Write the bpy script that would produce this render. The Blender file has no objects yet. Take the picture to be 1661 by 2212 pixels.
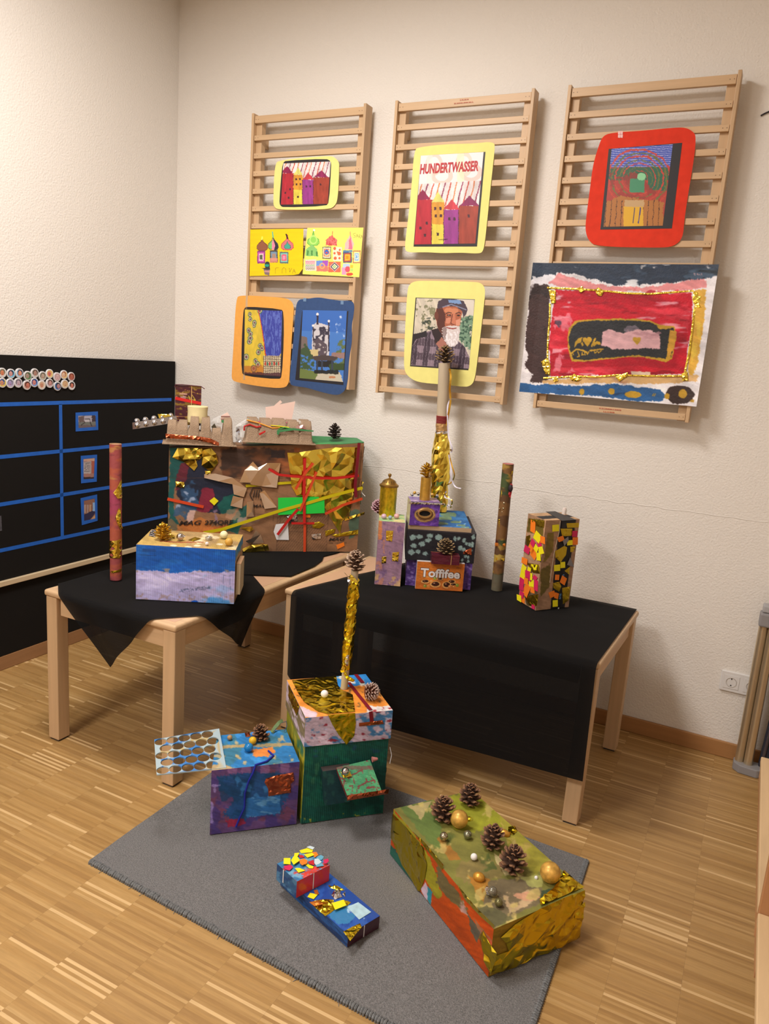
import bpy, bmesh, math, random
import numpy as np
from mathutils import Vector, Matrix
from mathutils.geometry import delaunay_2d_cdt
C = bpy.context.scene.collection
rnd = random.Random(7)
V = Vector
def nrm(a): return Vector(a).normalized()

# ------------------------------------------------------------------ camera
YAW, PITCH, ROLL, FPX = -0.45281, -0.20347, 0.073358, 1625.0
CAM = V((2.8786, -3.1912, 1.5))
_f = V((math.sin(YAW)*math.cos(PITCH), math.cos(YAW)*math.cos(PITCH), math.sin(PITCH)))
_r = V((math.cos(YAW), -math.sin(YAW), 0)); _u = _r.cross(_f)
RX = math.cos(ROLL)*_r + math.sin(ROLL)*_u
UX = -math.sin(ROLL)*_r + math.cos(ROLL)*_u
cd = bpy.data.cameras.new('camera'); cam = bpy.data.objects.new('camera', cd); C.objects.link(cam)
cd.sensor_fit = 'VERTICAL'; cd.sensor_height = 36.0; cd.lens = FPX*36.0/2212.0
cd.clip_start = 0.05; cd.clip_end = 50
cam.matrix_world = Matrix(((RX.x, UX.x, -_f.x, CAM.x), (RX.y, UX.y, -_f.y, CAM.y), (RX.z, UX.z, -_f.z, CAM.z), (0, 0, 0, 1)))
bpy.context.scene.camera = cam

# ------------------------------------------------------------------ world, lamps, exposure
sc = bpy.context.scene
sc.view_settings.view_transform = 'Standard'; sc.view_settings.look = 'None'
sc.view_settings.gamma = 1.0; sc.view_settings.exposure = 0.0
sc.view_settings.use_curve_mapping = False
wd = bpy.data.worlds.new('world'); sc.world = wd; wd.use_nodes = True
wd.node_tree.nodes['Background'].inputs[0].default_value = (1.0, 0.93, 0.84, 1)
wd.node_tree.nodes['Background'].inputs[1].default_value = 0.3
LAMPS = [(1.25, -1.6, 3.12, 0.6, 0.6, 57), (1.0, -3.9, 3.12, 0.7, 0.7, 89), (3.9, -3.9, 3.12, 1.2, 0.4, 16)]
for lx, ly, lz, sx, sy, pw in LAMPS:
    ld = bpy.data.lights.new('ceiling_lamp_light', 'AREA'); ld.shape = 'RECTANGLE'; ld.size = sx; ld.size_y = sy
    ld.energy = pw; ld.color = (1.0, 0.955, 0.905)
    lo = bpy.data.objects.new('ceiling_lamp_light', ld); lo.location = (lx, ly, lz); C.objects.link(lo)
GA = 0.96        # albedo of a thing against its colour in the photograph

# ------------------------------------------------------------------ measuring helpers: where a sight line meets a real plane
def sight(px, py):
    return (_f + RX*((px-830.5)/FPX) + UX*(-(py-1106.0)/FPX))
def at(px, py, x=None, y=None, z=None):
    d = sight(px, py)
    if x is not None: t = (x-CAM.x)/d.x
    elif y is not None: t = (y-CAM.y)/d.y
    else: t = (z-CAM.z)/d.z
    return CAM + d*t
def atp(px, py, P0, N):
    d = sight(px, py); N = V(N)
    return CAM + d*((V(P0)-CAM).dot(N)/d.dot(N))
class Crop:                                  # a magnified cutting of the photograph used for measuring
    def __init__(s, x0, y0, x1, w): s.x0, s.y0, s.s = x0, y0, (x1-x0)/w
    def __call__(s, x, y): return (s.x0+x*s.s, s.y0+y*s.s)
c1 = Crop(480, 220, 880, 1661); c2 = Crop(480, 600, 880, 1661); c3 = Crop(780, 180, 1200, 1661); c4 = Crop(780, 560, 1200, 1661)
c5 = Crop(1100, 120, 1661, 1661); c6 = Crop(1100, 540, 1661, 1661); c7 = Crop(0, 740, 400, 1661)
d1 = Crop(260, 800, 800, 1661); d2 = Crop(340, 940, 820, 1661); d3 = Crop(200, 940, 580, 1661); d4 = Crop(780, 720, 1100, 1220)
d5 = Crop(1020, 980, 1300, 1661); d6 = Crop(60, 1200, 660, 1661); d7 = Crop(600, 1180, 1420, 1661)
e1 = Crop(320, 1400, 880, 1661); e2 = Crop(580, 1180, 880, 1443); e3 = Crop(560, 1780, 880, 1661); e4 = Crop(820, 1660, 1300, 1661)
e5 = Crop(160, 1660, 860, 1661)

# ------------------------------------------------------------------ colour and materials
def l1(v): v = v/255.0; return v/12.92 if v <= 0.04045 else ((v+0.055)/1.055)**2.4
def lin(c, g=None):
    t = (1.0, 1.02, 1.12) if g is None else (1, 1, 1)          # the lamps' warmth taken out of the measured colours
    g = GA if g is None else g
    return tuple(min(0.93, l1(v)*g*k) for v, k in zip(c, t))
MATS = {}
def mat(name, col=(128, 128, 128), rough=0.6, metal=0.0, spec=0.4, bump=None, var=None, g=None, alpha=1.0, coat=0.0, trans=0.0):
    if name in MATS: return MATS[name]
    m = bpy.data.materials.new(name); m.use_nodes = True; MATS[name] = m
    nt = m.node_tree; N = nt.nodes; L = nt.links; b = N['Principled BSDF']
    c = lin(col, g)
    b.inputs['Base Color'].default_value = (*c, 1); b.inputs['Roughness'].default_value = rough
    b.inputs['Metallic'].default_value = metal; b.inputs['Specular IOR Level'].default_value = spec
    b.inputs['Alpha'].default_value = alpha; b.inputs['Coat Weight'].default_value = coat
    b.inputs['Transmission Weight'].default_value = trans
    tc = N.new('ShaderNodeTexCoord')
    if var:                                   # (amount, scale xyz)
        mp = N.new('ShaderNodeMapping'); mp.inputs['Scale'].default_value = var[1]
        nz = N.new('ShaderNodeTexNoise'); nz.inputs['Scale'].default_value = 1; nz.inputs['Detail'].default_value = 4
        L.new(tc.outputs['Object'], mp.inputs[0]); L.new(mp.outputs[0], nz.inputs['Vector'])
        hs = N.new('ShaderNodeHueSaturation'); hs.inputs['Color'].default_value = (*c, 1)
        mr = N.new('ShaderNodeMapRange'); mr.inputs[1].default_value = 0.3; mr.inputs[2].default_value = 0.7
        mr.inputs[3].default_value = 1-var[0]; mr.inputs[4].default_value = 1+var[0]
        L.new(nz.outputs['Fac'], mr.inputs[0]); L.new(mr.outputs[0], hs.inputs['Value']); L.new(hs.outputs[0], b.inputs['Base Color'])
    if bump:                                  # (scale, strength, distance)
        nz = N.new('ShaderNodeTexNoise'); nz.inputs['Scale'].default_value = bump[0]; nz.inputs['Detail'].default_value = 3
        bp = N.new('ShaderNodeBump'); bp.inputs['Strength'].default_value = bump[1]; bp.inputs['Distance'].default_value = bump[2]
        L.new(tc.outputs['Object'], nz.inputs['Vector']); L.new(nz.outputs['Fac'], bp.inputs['Height']); L.new(bp.outputs[0], b.inputs['Normal'])
    return m
def foilmat(name, col, rough=.22, sc=16, st=.6, dist=.006):
    m = mat(name, col, rough=rough, metal=1.0, g=1.0, bump=(sc, st, dist)); n = [q for q in m.node_tree.nodes if q.type == 'TEX_NOISE'][0]
    n.noise_type = 'RIDGED_MULTIFRACTAL'; n.inputs['Detail'].default_value = 2.5; n.inputs['Distortion'].default_value = .8; return m
def paintmat(name, rough=0.6, bump=(160, 0.3, 0.002), ridge=None, spec=0.35, coat=0.0):
    """colour from the mesh's own paint layer 'Col'; ridge = corrugation pitch in metres along u"""
    if name in MATS: return MATS[name]
    m = mat(name, rough=rough, bump=bump, spec=spec, coat=coat)
    nt = m.node_tree; N = nt.nodes; L = nt.links; b = N['Principled BSDF']
    a = N.new('ShaderNodeAttribute'); a.attribute_name = 'Col'; L.new(a.outputs['Color'], b.inputs['Base Color'])
    if ridge:
        uv = N.new('ShaderNodeUVMap'); wv = N.new('ShaderNodeTexWave'); wv.bands_direction = 'X'
        wv.inputs['Scale'].default_value = 0.31416/ridge; wv.inputs['Distortion'].default_value = 0.3
        bp = N.new('ShaderNodeBump'); bp.inputs['Strength'].default_value = 0.5; bp.inputs['Distance'].default_value = 0.001
        L.new(uv.outputs[0], wv.inputs['Vector']); L.new(wv.outputs['Fac'], bp.inputs['Height'])
        ob = [n for n in N if n.type == 'BUMP' and n != bp][0]
        L.new(bp.outputs[0], ob.inputs['Normal'])
    return m
def wood(axis, col=(205, 163, 118), name='beech', rough=0.45):
    k = {'x': (3, 60, 60), 'y': (60, 3, 60), 'z': (60, 60, 3)}[axis]
    return mat('%s_%s' % (name, axis), col, rough=rough, var=(0.07, k), spec=0.4)

# ------------------------------------------------------------------ objects
def tag(o, label=None, cat=None, group=None, kind=None):
    if label: o['label'] = label
    if cat: o['category'] = cat
    if group: o['group'] = group
    if kind: o['kind'] = kind
    return o
def thing(name, loc, label, cat, group=None, rz=0.0):
    o = bpy.data.objects.new(name, None); o.empty_display_size = 0.05; C.objects.link(o)
    o.location = loc; o.rotation_euler = (0, 0, rz)
    return tag(o, label, cat, group)
def base_of(p):
    o = V((0, 0, 0))
    while p is not None: o = o + V(p.location); p = p.parent
    return o
def mesh(name, verts, faces, m, parent=None, smooth=False, loc=None, cols=None, uvs=None):
    """verts in world coordinates; the object's origin is its parent's (or loc)"""
    va = np.asarray([tuple(v) for v in verts] if not isinstance(verts, np.ndarray) else verts, dtype=np.float64)
    off = base_of(parent) if parent is not None else V(loc if loc is not None else ((va[:, 0].min()+va[:, 0].max())/2, (va[:, 1].min()+va[:, 1].max())/2, va[:, 2].min()))
    va = va - np.array(off)
    me = bpy.data.meshes.new(name)
    if isinstance(faces, np.ndarray):
        k = faces.shape[1]; me.vertices.add(len(va)); me.vertices.foreach_set('co', va.astype(np.float32).ravel())
        me.loops.add(faces.size); me.loops.foreach_set('vertex_index', faces.ravel().astype(np.int32))
        me.polygons.add(len(faces)); me.polygons.foreach_set('loop_start', np.arange(0, faces.size, k, dtype=np.int32))
        me.polygons.foreach_set('loop_total', np.full(len(faces), k, dtype=np.int32)); me.update(calc_edges=True)
    else:
        me.from_pydata([tuple(v) for v in va.tolist()], [], [tuple(f) for f in faces]); me.update()
    if cols is not None:
        ca = me.color_attributes.new('Col', 'FLOAT_COLOR', 'POINT')
        cc = np.ones((len(va), 4), dtype=np.float32); cc[:, :3] = cols; ca.data.foreach_set('color', cc.ravel())
    if uvs is not None:
        ul = me.uv_layers.new(name='UVMap'); li = np.empty(len(me.loops), dtype=np.int32); me.loops.foreach_get('vertex_index', li)
        ul.data.foreach_set('uv', np.asarray(uvs, dtype=np.float32)[li].ravel())
    if smooth: me.polygons.foreach_set('use_smooth', [True]*len(me.polygons))
    me.materials.append(m)
    o = bpy.data.objects.new(name, me); C.objects.link(o)
    if parent is not None: o.parent = parent
    else: o.location = off
    return o
class MB:                                     # collects simple shapes into ONE mesh
    def __init__(s): s.v = []; s.f = []
    def add(s, vs, fs):
        n = len(s.v); s.v += [V(v) for v in vs]; s.f += [tuple(i+n for i in f) for f in fs]; return s
    def hexa(s, b, t):
        return s.add(list(b)+list(t), [(3, 2, 1, 0), (4, 5, 6, 7), (0, 1, 5, 4), (1, 2, 6, 5), (2, 3, 7, 6), (3, 0, 4, 7)])
    def box(s, x0, x1, y0, y1, z0, z1):
        b = [(x0, y0, z0), (x1, y0, z0), (x1, y1, z0), (x0, y1, z0)]
        return s.hexa(b, [(x, y, z1) for x, y, _ in b])
    def prism(s, pts, d):                      # polygon pts (ordered), extruded by vector d
        n = len(pts); d = V(d); p = [V(q) for q in pts]
        return s.add(p+[q+d for q in p], [tuple(range(n))[::-1], tuple(range(n, 2*n))]+[(i, (i+1) % n, n+(i+1) % n, n+i) for i in range(n)])
    def tube(s, path, rad, seg=10, caps=True):
        P = [V(p) for p in path]; n = len(P); rad = rad if isinstance(rad, (list, tuple)) else [rad]*n; vs = []; fs = []
        t0 = (P[1]-P[0]).normalized(); a = t0.orthogonal().normalized()
        for i in range(n):
            t = (P[min(i+1, n-1)]-P[max(i-1, 0)]).normalized(); a = (a-t*a.dot(t)).normalized(); b = t.cross(a)
            for k in range(seg):
                w = 2*math.pi*k/seg; vs.append(P[i]+(a*math.cos(w)+b*math.sin(w))*rad[i])
        for i in range(n-1):
            for k in range(seg): fs.append((i*seg+k, i*seg+(k+1) % seg, (i+1)*seg+(k+1) % seg, (i+1)*seg+k))
        if caps: fs += [tuple(range(seg))[::-1], tuple(range((n-1)*seg, n*seg))]
        return s.add(vs, fs)
    def lathe(s, prof, c=(0, 0, 0), seg=20):   # prof [(r,z)], axis z
        vs = []; fs = []; n = len(prof)
        for r, z in prof:
            for k in range(seg): w = 2*math.pi*k/seg; vs.append((c[0]+r*math.cos(w), c[1]+r*math.sin(w), c[2]+z))
        for i in range(n-1):
            for k in range(seg): fs.append((i*seg+k, i*seg+(k+1) % seg, (i+1)*seg+(k+1) % seg, (i+1)*seg+k))
        fs += [tuple(range(seg))[::-1], tuple(range((n-1)*seg, n*seg))]
        return s.add(vs, fs)
    def build(s, name, m, parent=None, smooth=False, loc=None, bevel=0.0, seg=2):
        o = mesh(name, s.v, s.f, m, parent, False, loc)
        if bevel:
            bm = bmesh.new(); bm.from_mesh(o.data); es = [e for e in bm.edges if len(e.link_faces) == 2 and e.calc_face_angle() > 0.5]
            bmesh.ops.bevel(bm, geom=es, offset=bevel, segments=seg, affect='EDGES', profile=0.5); bm.to_mesh(o.data); bm.free()
        if smooth:
            o.data.polygons.foreach_set('use_smooth', [True]*len(o.data.polygons))
            if hasattr(o.data, 'set_sharp_from_angle'): o.data.set_sharp_from_angle(angle=0.7)
        return o
def sphere(name, c, r, m, parent=None, seg=24, sz=(1, 1, 1), rings=14, loc=None):
    vs = [(c[0], c[1], c[2]-r*sz[2])]; fs = []
    for i in range(1, rings):
        p = math.pi*i/rings
        for k in range(seg):
            w = 2*math.pi*k/seg; vs.append((c[0]+r*sz[0]*math.sin(p)*math.cos(w), c[1]+r*sz[1]*math.sin(p)*math.sin(w), c[2]-r*sz[2]*math.cos(p)))
    vs.append((c[0], c[1], c[2]+r*sz[2])); n = len(vs)-1
    for k in range(seg):
        fs.append((0, 1+(k+1) % seg, 1+k)); fs.append((n, 1+(rings-2)*seg+k, 1+(rings-2)*seg+(k+1) % seg))
        for i in range(rings-2): fs.append((1+i*seg+k, 1+i*seg+(k+1) % seg, 1+(i+1)*seg+(k+1) % seg, 1+(i+1)*seg+k))
    return mesh(name, vs, fs, m, parent, True, loc)
def text(name, s, P, xd, yd, h, m, parent, width=None, off=0.0, ext=0.0003, shear=0.0, lift=0.0008):
    """lettering lying on the plane spanned by xd (reading direction) and yd (up); P = left end of the baseline"""
    cu = bpy.data.curves.new(name, 'FONT'); cu.body = s; cu.offset = off; cu.shear = shear; cu.resolution_u = 3; cu.extrude = 0.001
    t = bpy.data.objects.new('tmp', cu); C.objects.link(t); bpy.context.view_layer.update()
    me = bpy.data.meshes.new_from_object(t.evaluated_get(bpy.context.evaluated_depsgraph_get()))
    bpy.data.objects.remove(t); n = len(me.vertices); co = np.empty(n*3); me.vertices.foreach_get('co', co); co = co.reshape(-1, 3)
    me.materials.clear()
    w = co[:, 0].max()-co[:, 0].min(); k = h/0.7; kx = (width/w) if width else k
    xd = nrm(xd); yd = nrm(yd); nn = xd.cross(yd).normalized()
    b = np.array(base_of(parent)) if parent is not None else 0
    W = np.array(P)+np.outer((co[:, 0]-co[:, 0].min())*kx, xd)+np.outer(co[:, 1]*k, yd)+np.outer(co[:, 2]/0.001*ext+lift, nn)-b
    me.vertices.foreach_set('co', W.ravel()); me.update(); me.materials.append(m); me.name = name
    o = bpy.data.objects.new(name, me); C.objects.link(o)
    if parent is not None: o.parent = parent
    return o

# ------------------------------------------------------------------ painted surfaces: a paint layer computed on a fine grid
def _h(x, y, s):
    v = np.sin(x*127.1+y*311.7+s*74.7)*43758.5453; return v-np.floor(v)
def vn(x, y, s=0):
    xi = np.floor(x); yi = np.floor(y); fx = x-xi; fy = y-yi; fx = fx*fx*(3-2*fx); fy = fy*fy*(3-2*fy)
    return (_h(xi, yi, s)*(1-fx)+_h(xi+1, yi, s)*fx)*(1-fy)+(_h(xi, yi+1, s)*(1-fx)+_h(xi+1, yi+1, s)*fx)*fy
def fbm(x, y, s=0, o=4):
    t = 0; a = 0.5; w = 0
    for i in range(o): t = t+a*vn(x, y, s+i*13); w += a; x = x*2.03; y = y*2.03; a *= 0.5
    return t/w
class Art:
    """grid of nu x nv paint samples; quad = the face's corners TL,TR,BR,BL in the measuring crop's own numbers"""
    def __init__(s, nu, nv, quad=((0, 0), (100, 0), (100, 100), (0, 100)), base=(200, 200, 200), seed=1):
        s.nu, s.nv, s.seed = nu, nv, seed
        u, v = np.meshgrid(np.linspace(0, 1, nu), np.linspace(0, 1, nv)); s.u, s.v = u, v
        A = []; B = []
        for (U, W), (x, y) in zip(((0, 0), (1, 0), (1, 1), (0, 1)), quad):
            A.append([U, W, 1, 0, 0, 0, -U*x, -W*x]); B.append(x); A.append([0, 0, 0, U, W, 1, -U*y, -W*y]); B.append(y)
        h = np.linalg.solve(np.array(A, float), np.array(B, float)); D = h[6]*u+h[7]*v+1
        s.x = (h[0]*u+h[1]*v+h[2])/D; s.y = (h[3]*u+h[4]*v+h[5])/D
        s.c = np.empty((nv, nu, 3)); s.c[:] = np.array(base, float)
        q = np.array(quad, float); s.S = max(np.ptp(q[:, 0]), np.ptp(q[:, 1]))
        s.gone = np.zeros((nv, nu), bool)
    def w(s, r, k=1.0):                      # ragged coordinates
        if not r: return s.x, s.y
        s.seed += 3; f = 14.0*k/s.S
        g = f*6; h = r*.45
        return (s.x+(fbm(s.x*f, s.y*f, s.seed)-.5)*2*r+(vn(s.x*g, s.y*g, s.seed+5)-.5)*2*h, s.y+(fbm(s.x*f+31, s.y*f+7, s.seed)-.5)*2*r+(vn(s.x*g+3, s.y*g, s.seed+9)-.5)*2*h)
    def mix(s, m, col, a=1.0):
        k = (m.astype(float)*a)[..., None]; s.c = s.c*(1-k)+np.array(col, float)*k; return s
    def pmask(s, pts, r=0, k=1.0):
        X, Y = s.w(r, k); m = np.zeros(X.shape, bool); n = len(pts)
        for i in range(n):
            (x1, y1), (x2, y2) = pts[i], pts[(i+1) % n]
            if y1 == y2: continue
            c = ((y1 > Y) != (y2 > Y)); m ^= c & (X < (x2-x1)*(Y-y1)/(y2-y1)+x1)
        return m
    def poly(s, pts, col, r=0, a=1.0, k=1.0): return s.mix(s.pmask(pts, r, k), col, a)
    def rect(s, x0, y0, x1, y1, col, r=0, a=1.0, k=1.0): return s.poly([(x0, y0), (x1, y0), (x1, y1), (x0, y1)], col, r, a, k)
    def ell(s, cx, cy, rx, ry, col, r=0, a=1.0, k=1.0, rim=None, rot=0.0):
        X, Y = s.w(r, k); X = X-cx; Y = Y-cy; c, n = math.cos(rot), math.sin(rot)
        d = np.sqrt(((X*c+Y*n)/rx)**2+((Y*c-X*n)/ry)**2)
        return s.mix((d < 1) if rim is None else (np.abs(d-1) < rim), col, a)
    def line(s, pts, wd, col, r=0, a=1.0, k=1.0):
        X, Y = s.w(r, k); d = np.full(X.shape, 1e9)
        for (x1, y1), (x2, y2) in zip(pts[:-1], pts[1:]):
            L = (x2-x1)**2+(y2-y1)**2+1e-9; t = np.clip(((X-x1)*(x2-x1)+(Y-y1)*(y2-y1))/L, 0, 1)
            d = np.minimum(d, np.hypot(X-x1-t*(x2-x1), Y-y1-t*(y2-y1)))
        return s.mix(d < wd/2, col, a)
    def streak(s, amt=0.12, fx=4, fy=40, rot=0.0, sd=5):  # brush marks: strength varies across the stroke
        c, n = math.cos(rot), math.sin(rot); X = (s.x*c+s.y*n)/s.S; Y = (s.y*c-s.x*n)/s.S
        s.c = s.c*(1+(fbm(X*fx, Y*fy, sd)-.5)*2*amt)[..., None]; return s
    def blot(s, col, thr=0.6, f=8, sd=3, a=0.9, reg=None, fx=None, o=5, soft=.055):
        q = fbm(s.x/s.S*(fx or f), s.y/s.S*f, sd, o)
        m = np.clip((q-thr)/soft, 0, 1) if soft else (q > thr).astype(float)
        if reg is not None: m = m*s.pmask(reg, s.S*0.02)
        return s.mix(m, col, a)
    def cut(s, m): s.gone |= m; return s
def glin(c):
    c = np.clip(c, 0, 255)/255.0; return np.minimum(0.93, np.where(c <= 0.04045, c/12.92, ((c+0.055)/1.055)**2.4)*GA*np.array([1.0, 1.02, 1.12]))
def agrid(A, P, disp=None, n=None):
    """grid of points of Art A over the face with corners P (TL,TR,BR,BL)"""
    P = [np.array(p, float) for p in P]; u = A.u[..., None]; v = A.v[..., None]
    G = (P[0]*(1-u)+P[1]*u)*(1-v)+(P[3]*(1-u)+P[2]*u)*v
    if disp is not None:
        nn = np.cross(P[3]-P[0], P[1]-P[0]); nn /= np.linalg.norm(nn); G = G+disp[..., None]*nn
    w = np.linalg.norm(P[1]-P[0]); h = np.linalg.norm(P[3]-P[0])
    i = np.arange(A.nv*A.nu).reshape(A.nv, A.nu)
    F = np.stack([i[:-1, :-1], i[1:, :-1], i[1:, 1:], i[:-1, 1:]], -1).reshape(-1, 4)
    if A.gone.any():
        g = A.gone; k = ~(g[:-1, :-1] | g[1:, :-1] | g[1:, 1:] | g[:-1, 1:]).reshape(-1); F = F[k]
    return G.reshape(-1, 3), F, glin(A.c.reshape(-1, 3)), np.stack([(A.u*w).ravel(), (A.v*h).ravel()], -1)
def panel(name, A, P, m, parent=None, disp=None, **kw):
    G, F, c, uv = agrid(A, P, disp); return mesh(name, G, F, m, parent, True, cols=c, uvs=uv, **kw)
def cbox(name, bot, top, arts, base, m, parent=None, wav=0.0006, loc=None):
    """cardboard box: bot/top = 4 corners front-left, front-right, back-right, back-left; arts per face f r t l b u"""
    b = [V(p) for p in bot]; t = [V(p) for p in top]
    Q = {'f': (t[0], t[1], b[1], b[0]), 'r': (t[1], t[2], b[2], b[1]), 't': (t[3], t[2], t[1], t[0]),
         'l': (t[3], t[0], b[0], b[3]), 'b': (t[2], t[3], b[3], b[2]), 'u': (b[0], b[1], b[2], b[3])}
    VV = []; FF = []; CC = []; UU = []; n = 0
    for k, q in Q.items():
        a = arts.get(k)
        if a is None or isinstance(a, tuple): a = Art(2, 2, base=(a or base)); dsp = None
        else:
            if a.nu > 30: finish(a)
            e = np.minimum(np.minimum(a.u, 1-a.u), np.minimum(a.v, 1-a.v))*12
            dsp = (fbm(a.u*3+5, a.v*3, 9)-.5)*2*wav*np.clip(e, 0, 1)
        G, F, c, uv = agrid(a, q, dsp); VV.append(G); FF.append(F+n); CC.append(c); UU.append(uv); n += len(G)
    return mesh(name, np.vstack(VV), np.vstack(FF), m, parent, False, cols=np.vstack(CC), uvs=np.vstack(UU), loc=loc)
def finish(a, sd=3):
    """blend the strokes a little and let the bristles show"""
    for _ in range(1):
        c = a.c; p = np.pad(c, ((1, 1), (1, 1), (0, 0)), mode='edge'); a.c = (c*4+p[:-2, 1:-1]+p[2:, 1:-1]+p[1:-1, :-2]+p[1:-1, 2:])/8
    X, Y = a.x/a.S, a.y/a.S; Z = X+.35*Y+.06*fbm(X*4, Y*4, sd+2); W = Y-.3*X+.1*fbm(X*3, Y*3, sd+6); k = 1+(fbm(Z*7, W*55, sd)-.5)*.26+(fbm(X*45, Y*45, sd+4)-.5)*.14+(fbm(X*5, Y*5, sd+8)-.5)*.22
    a.c = a.c*k[..., None]; return a
def lift(pts, z): return [V((p[0], p[1], z)) for p in pts]

# ------------------------------------------------------------------ foil, tape, ribbon, paper scraps
def floor_of(p):
    while p is not None and p.parent is not None: p = p.parent
    return p.location.z if p is not None and p.get('category') == 'craft model' else -9
def foil(name, P, N, m, parent, cell=0.01, amp=0.004, up=0.001, seed=1, rim=0.15, smooth=False, sd=None):
    if sd is not None: seed = sd
    """crumpled foil over the planar outline P (world points) bulging along N"""
    zf = floor_of(parent)+.0008; N = nrm(N); P = [V(p) for p in P]; O = P[0]; ex = N.orthogonal().normalized(); ey = N.cross(ex)
    q = [V(((p-O).dot(ex), (p-O).dot(ey))) for p in P]; r = random.Random(seed); ed = []; pts = []; inn = []
    n = len(q)
    for i in range(n):
        a, b = q[i], q[(i+1) % n]; k = max(1, int((b-a).length/cell))
        for j in range(k): pts.append(a.lerp(b, j/k))
    nb = len(pts); ed = [(i, (i+1) % nb) for i in range(nb)]
    x0 = min(p.x for p in q); x1 = max(p.x for p in q); y0 = min(p.y for p in q); y1 = max(p.y for p in q)
    def ins(p):
        c = False
        for i in range(n):
            a, b = q[i], q[(i+1) % n]
            if (a.y > p.y) != (b.y > p.y) and p.x < (b.x-a.x)*(p.y-a.y)/(b.y-a.y)+a.x: c = not c
        return c
    y = y0
    while y < y1:
        x = x0
        while x < x1:
            p = V((x+r.uniform(-.4, .4)*cell, y+r.uniform(-.4, .4)*cell))
            if ins(p): pts.append(p)
            x += cell
        y += cell
    res = delaunay_2d_cdt(pts, ed, [tuple(range(nb))], 1, 1e-5)
    vs = []; og = res[3]
    for i, p in enumerate(res[0]):
        bd = any(j < nb for j in og[i]); h = (rim if bd else 1.0)*(r.random()**3*.7+.5*float(vn(np.array(p.x*30.+seed), np.array(p.y*30.), 2)))*amp+up
        w = O+ex*p.x+ey*p.y+N*h; w.z = max(w.z, zf); vs.append(w)
    return mesh(name, vs, [tuple(f) for f in res[2]], m, parent, smooth)
def sheet(name, P, N, m, parent, th=0.0006, up=0.0004):
    zf = floor_of(parent)+.0008; P = [V((p[0], p[1], max(p[2], zf))) for p in P]; N = nrm(N); return MB().prism([V(p)+N*up for p in P], N*th).build(name, m, parent)
def strip(name, a, b, wd, N, m, parent, th=0.0005, up=0.0008, mid=None):
    a = V(a); b = V(b); N = nrm(N); s = N.cross((b-a).normalized())*wd/2
    return MB().prism([a-s+N*up, b-s+N*up, b+s+N*up, a+s+N*up], N*th).build(name, m, parent)
def ribbon(name, path, wd, m, parent, side=(1, 0, 0)):
    P = [V(p) for p in path]; vs = []; fs = []; s = nrm(side)
    for i, p in enumerate(P):
        t = (P[min(i+1, len(P)-1)]-P[max(i-1, 0)]).normalized(); k = t.cross(s).cross(t).normalized()*wd/2; vs += [p-k, p+k]
    for i in range(len(P)-1): fs.append((2*i, 2*i+1, 2*i+3, 2*i+2))
    return mesh(name, vs, fs, m, parent, True)
def rtube(name, path, rad, m, parent, seg=14, amp=0.0, sub=20, seed=2, smooth=False, cols=None, loc=None):
    """tube between two points with a crumpled skin"""
    a, b = V(path[0]), V(path[1]); r = random.Random(seed); t = (b-a).normalized(); e = t.orthogonal().normalized(); g = t.cross(e); vs = []; fs = []
    for i in range(sub+1):
        f = i/sub; R = rad(f) if callable(rad) else rad
        for k in range(seg):
            w = 2*math.pi*(k+r.uniform(-.3, .3)*(amp > 0))/seg; q = R+r.uniform(-.5, 1)*amp
            vs.append(a.lerp(b, min(1, max(0, f+(r.uniform(-.3, .3)/sub if amp else 0))))+(e*math.cos(w)+g*math.sin(w))*q)
    for i in range(sub):
        for k in range(seg): fs.append((i*seg+k, i*seg+(k+1) % seg, (i+1)*seg+(k+1) % seg, (i+1)*seg+k))
    fs += [tuple(range(seg))[::-1], tuple(range(sub*seg, (sub+1)*seg))]
    return mesh(name, vs, fs, m, parent, smooth, loc=loc)
def ptube(name, A, a, b, rad, m, parent, off=0.0):
    """painted tube: Art wrapped round the axis a->b (u once round, v from b down to a)"""
    a, b = np.array(a, float), np.array(b, float); t = (b-a)/np.linalg.norm(b-a)
    e = np.cross(t, [0.3, 1, 0.1]); e /= np.linalg.norm(e); g = np.cross(t, e); th = A.u*2*np.pi+off
    G = b+(a-b)*A.v[..., None]+(np.cos(th)[..., None]*e+np.sin(th)[..., None]*g)*rad
    i = np.arange(A.nv*A.nu).reshape(A.nv, A.nu); F = np.stack([i[:-1, :-1], i[1:, :-1], i[1:, 1:], i[:-1, 1:]], -1).reshape(-1, 4)
    o = mesh(name, G.reshape(-1, 3), F, m, parent, True, cols=glin(A.c.reshape(-1, 3)), uvs=np.stack([A.u.ravel(), A.v.ravel()], -1))
    return o
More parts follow.
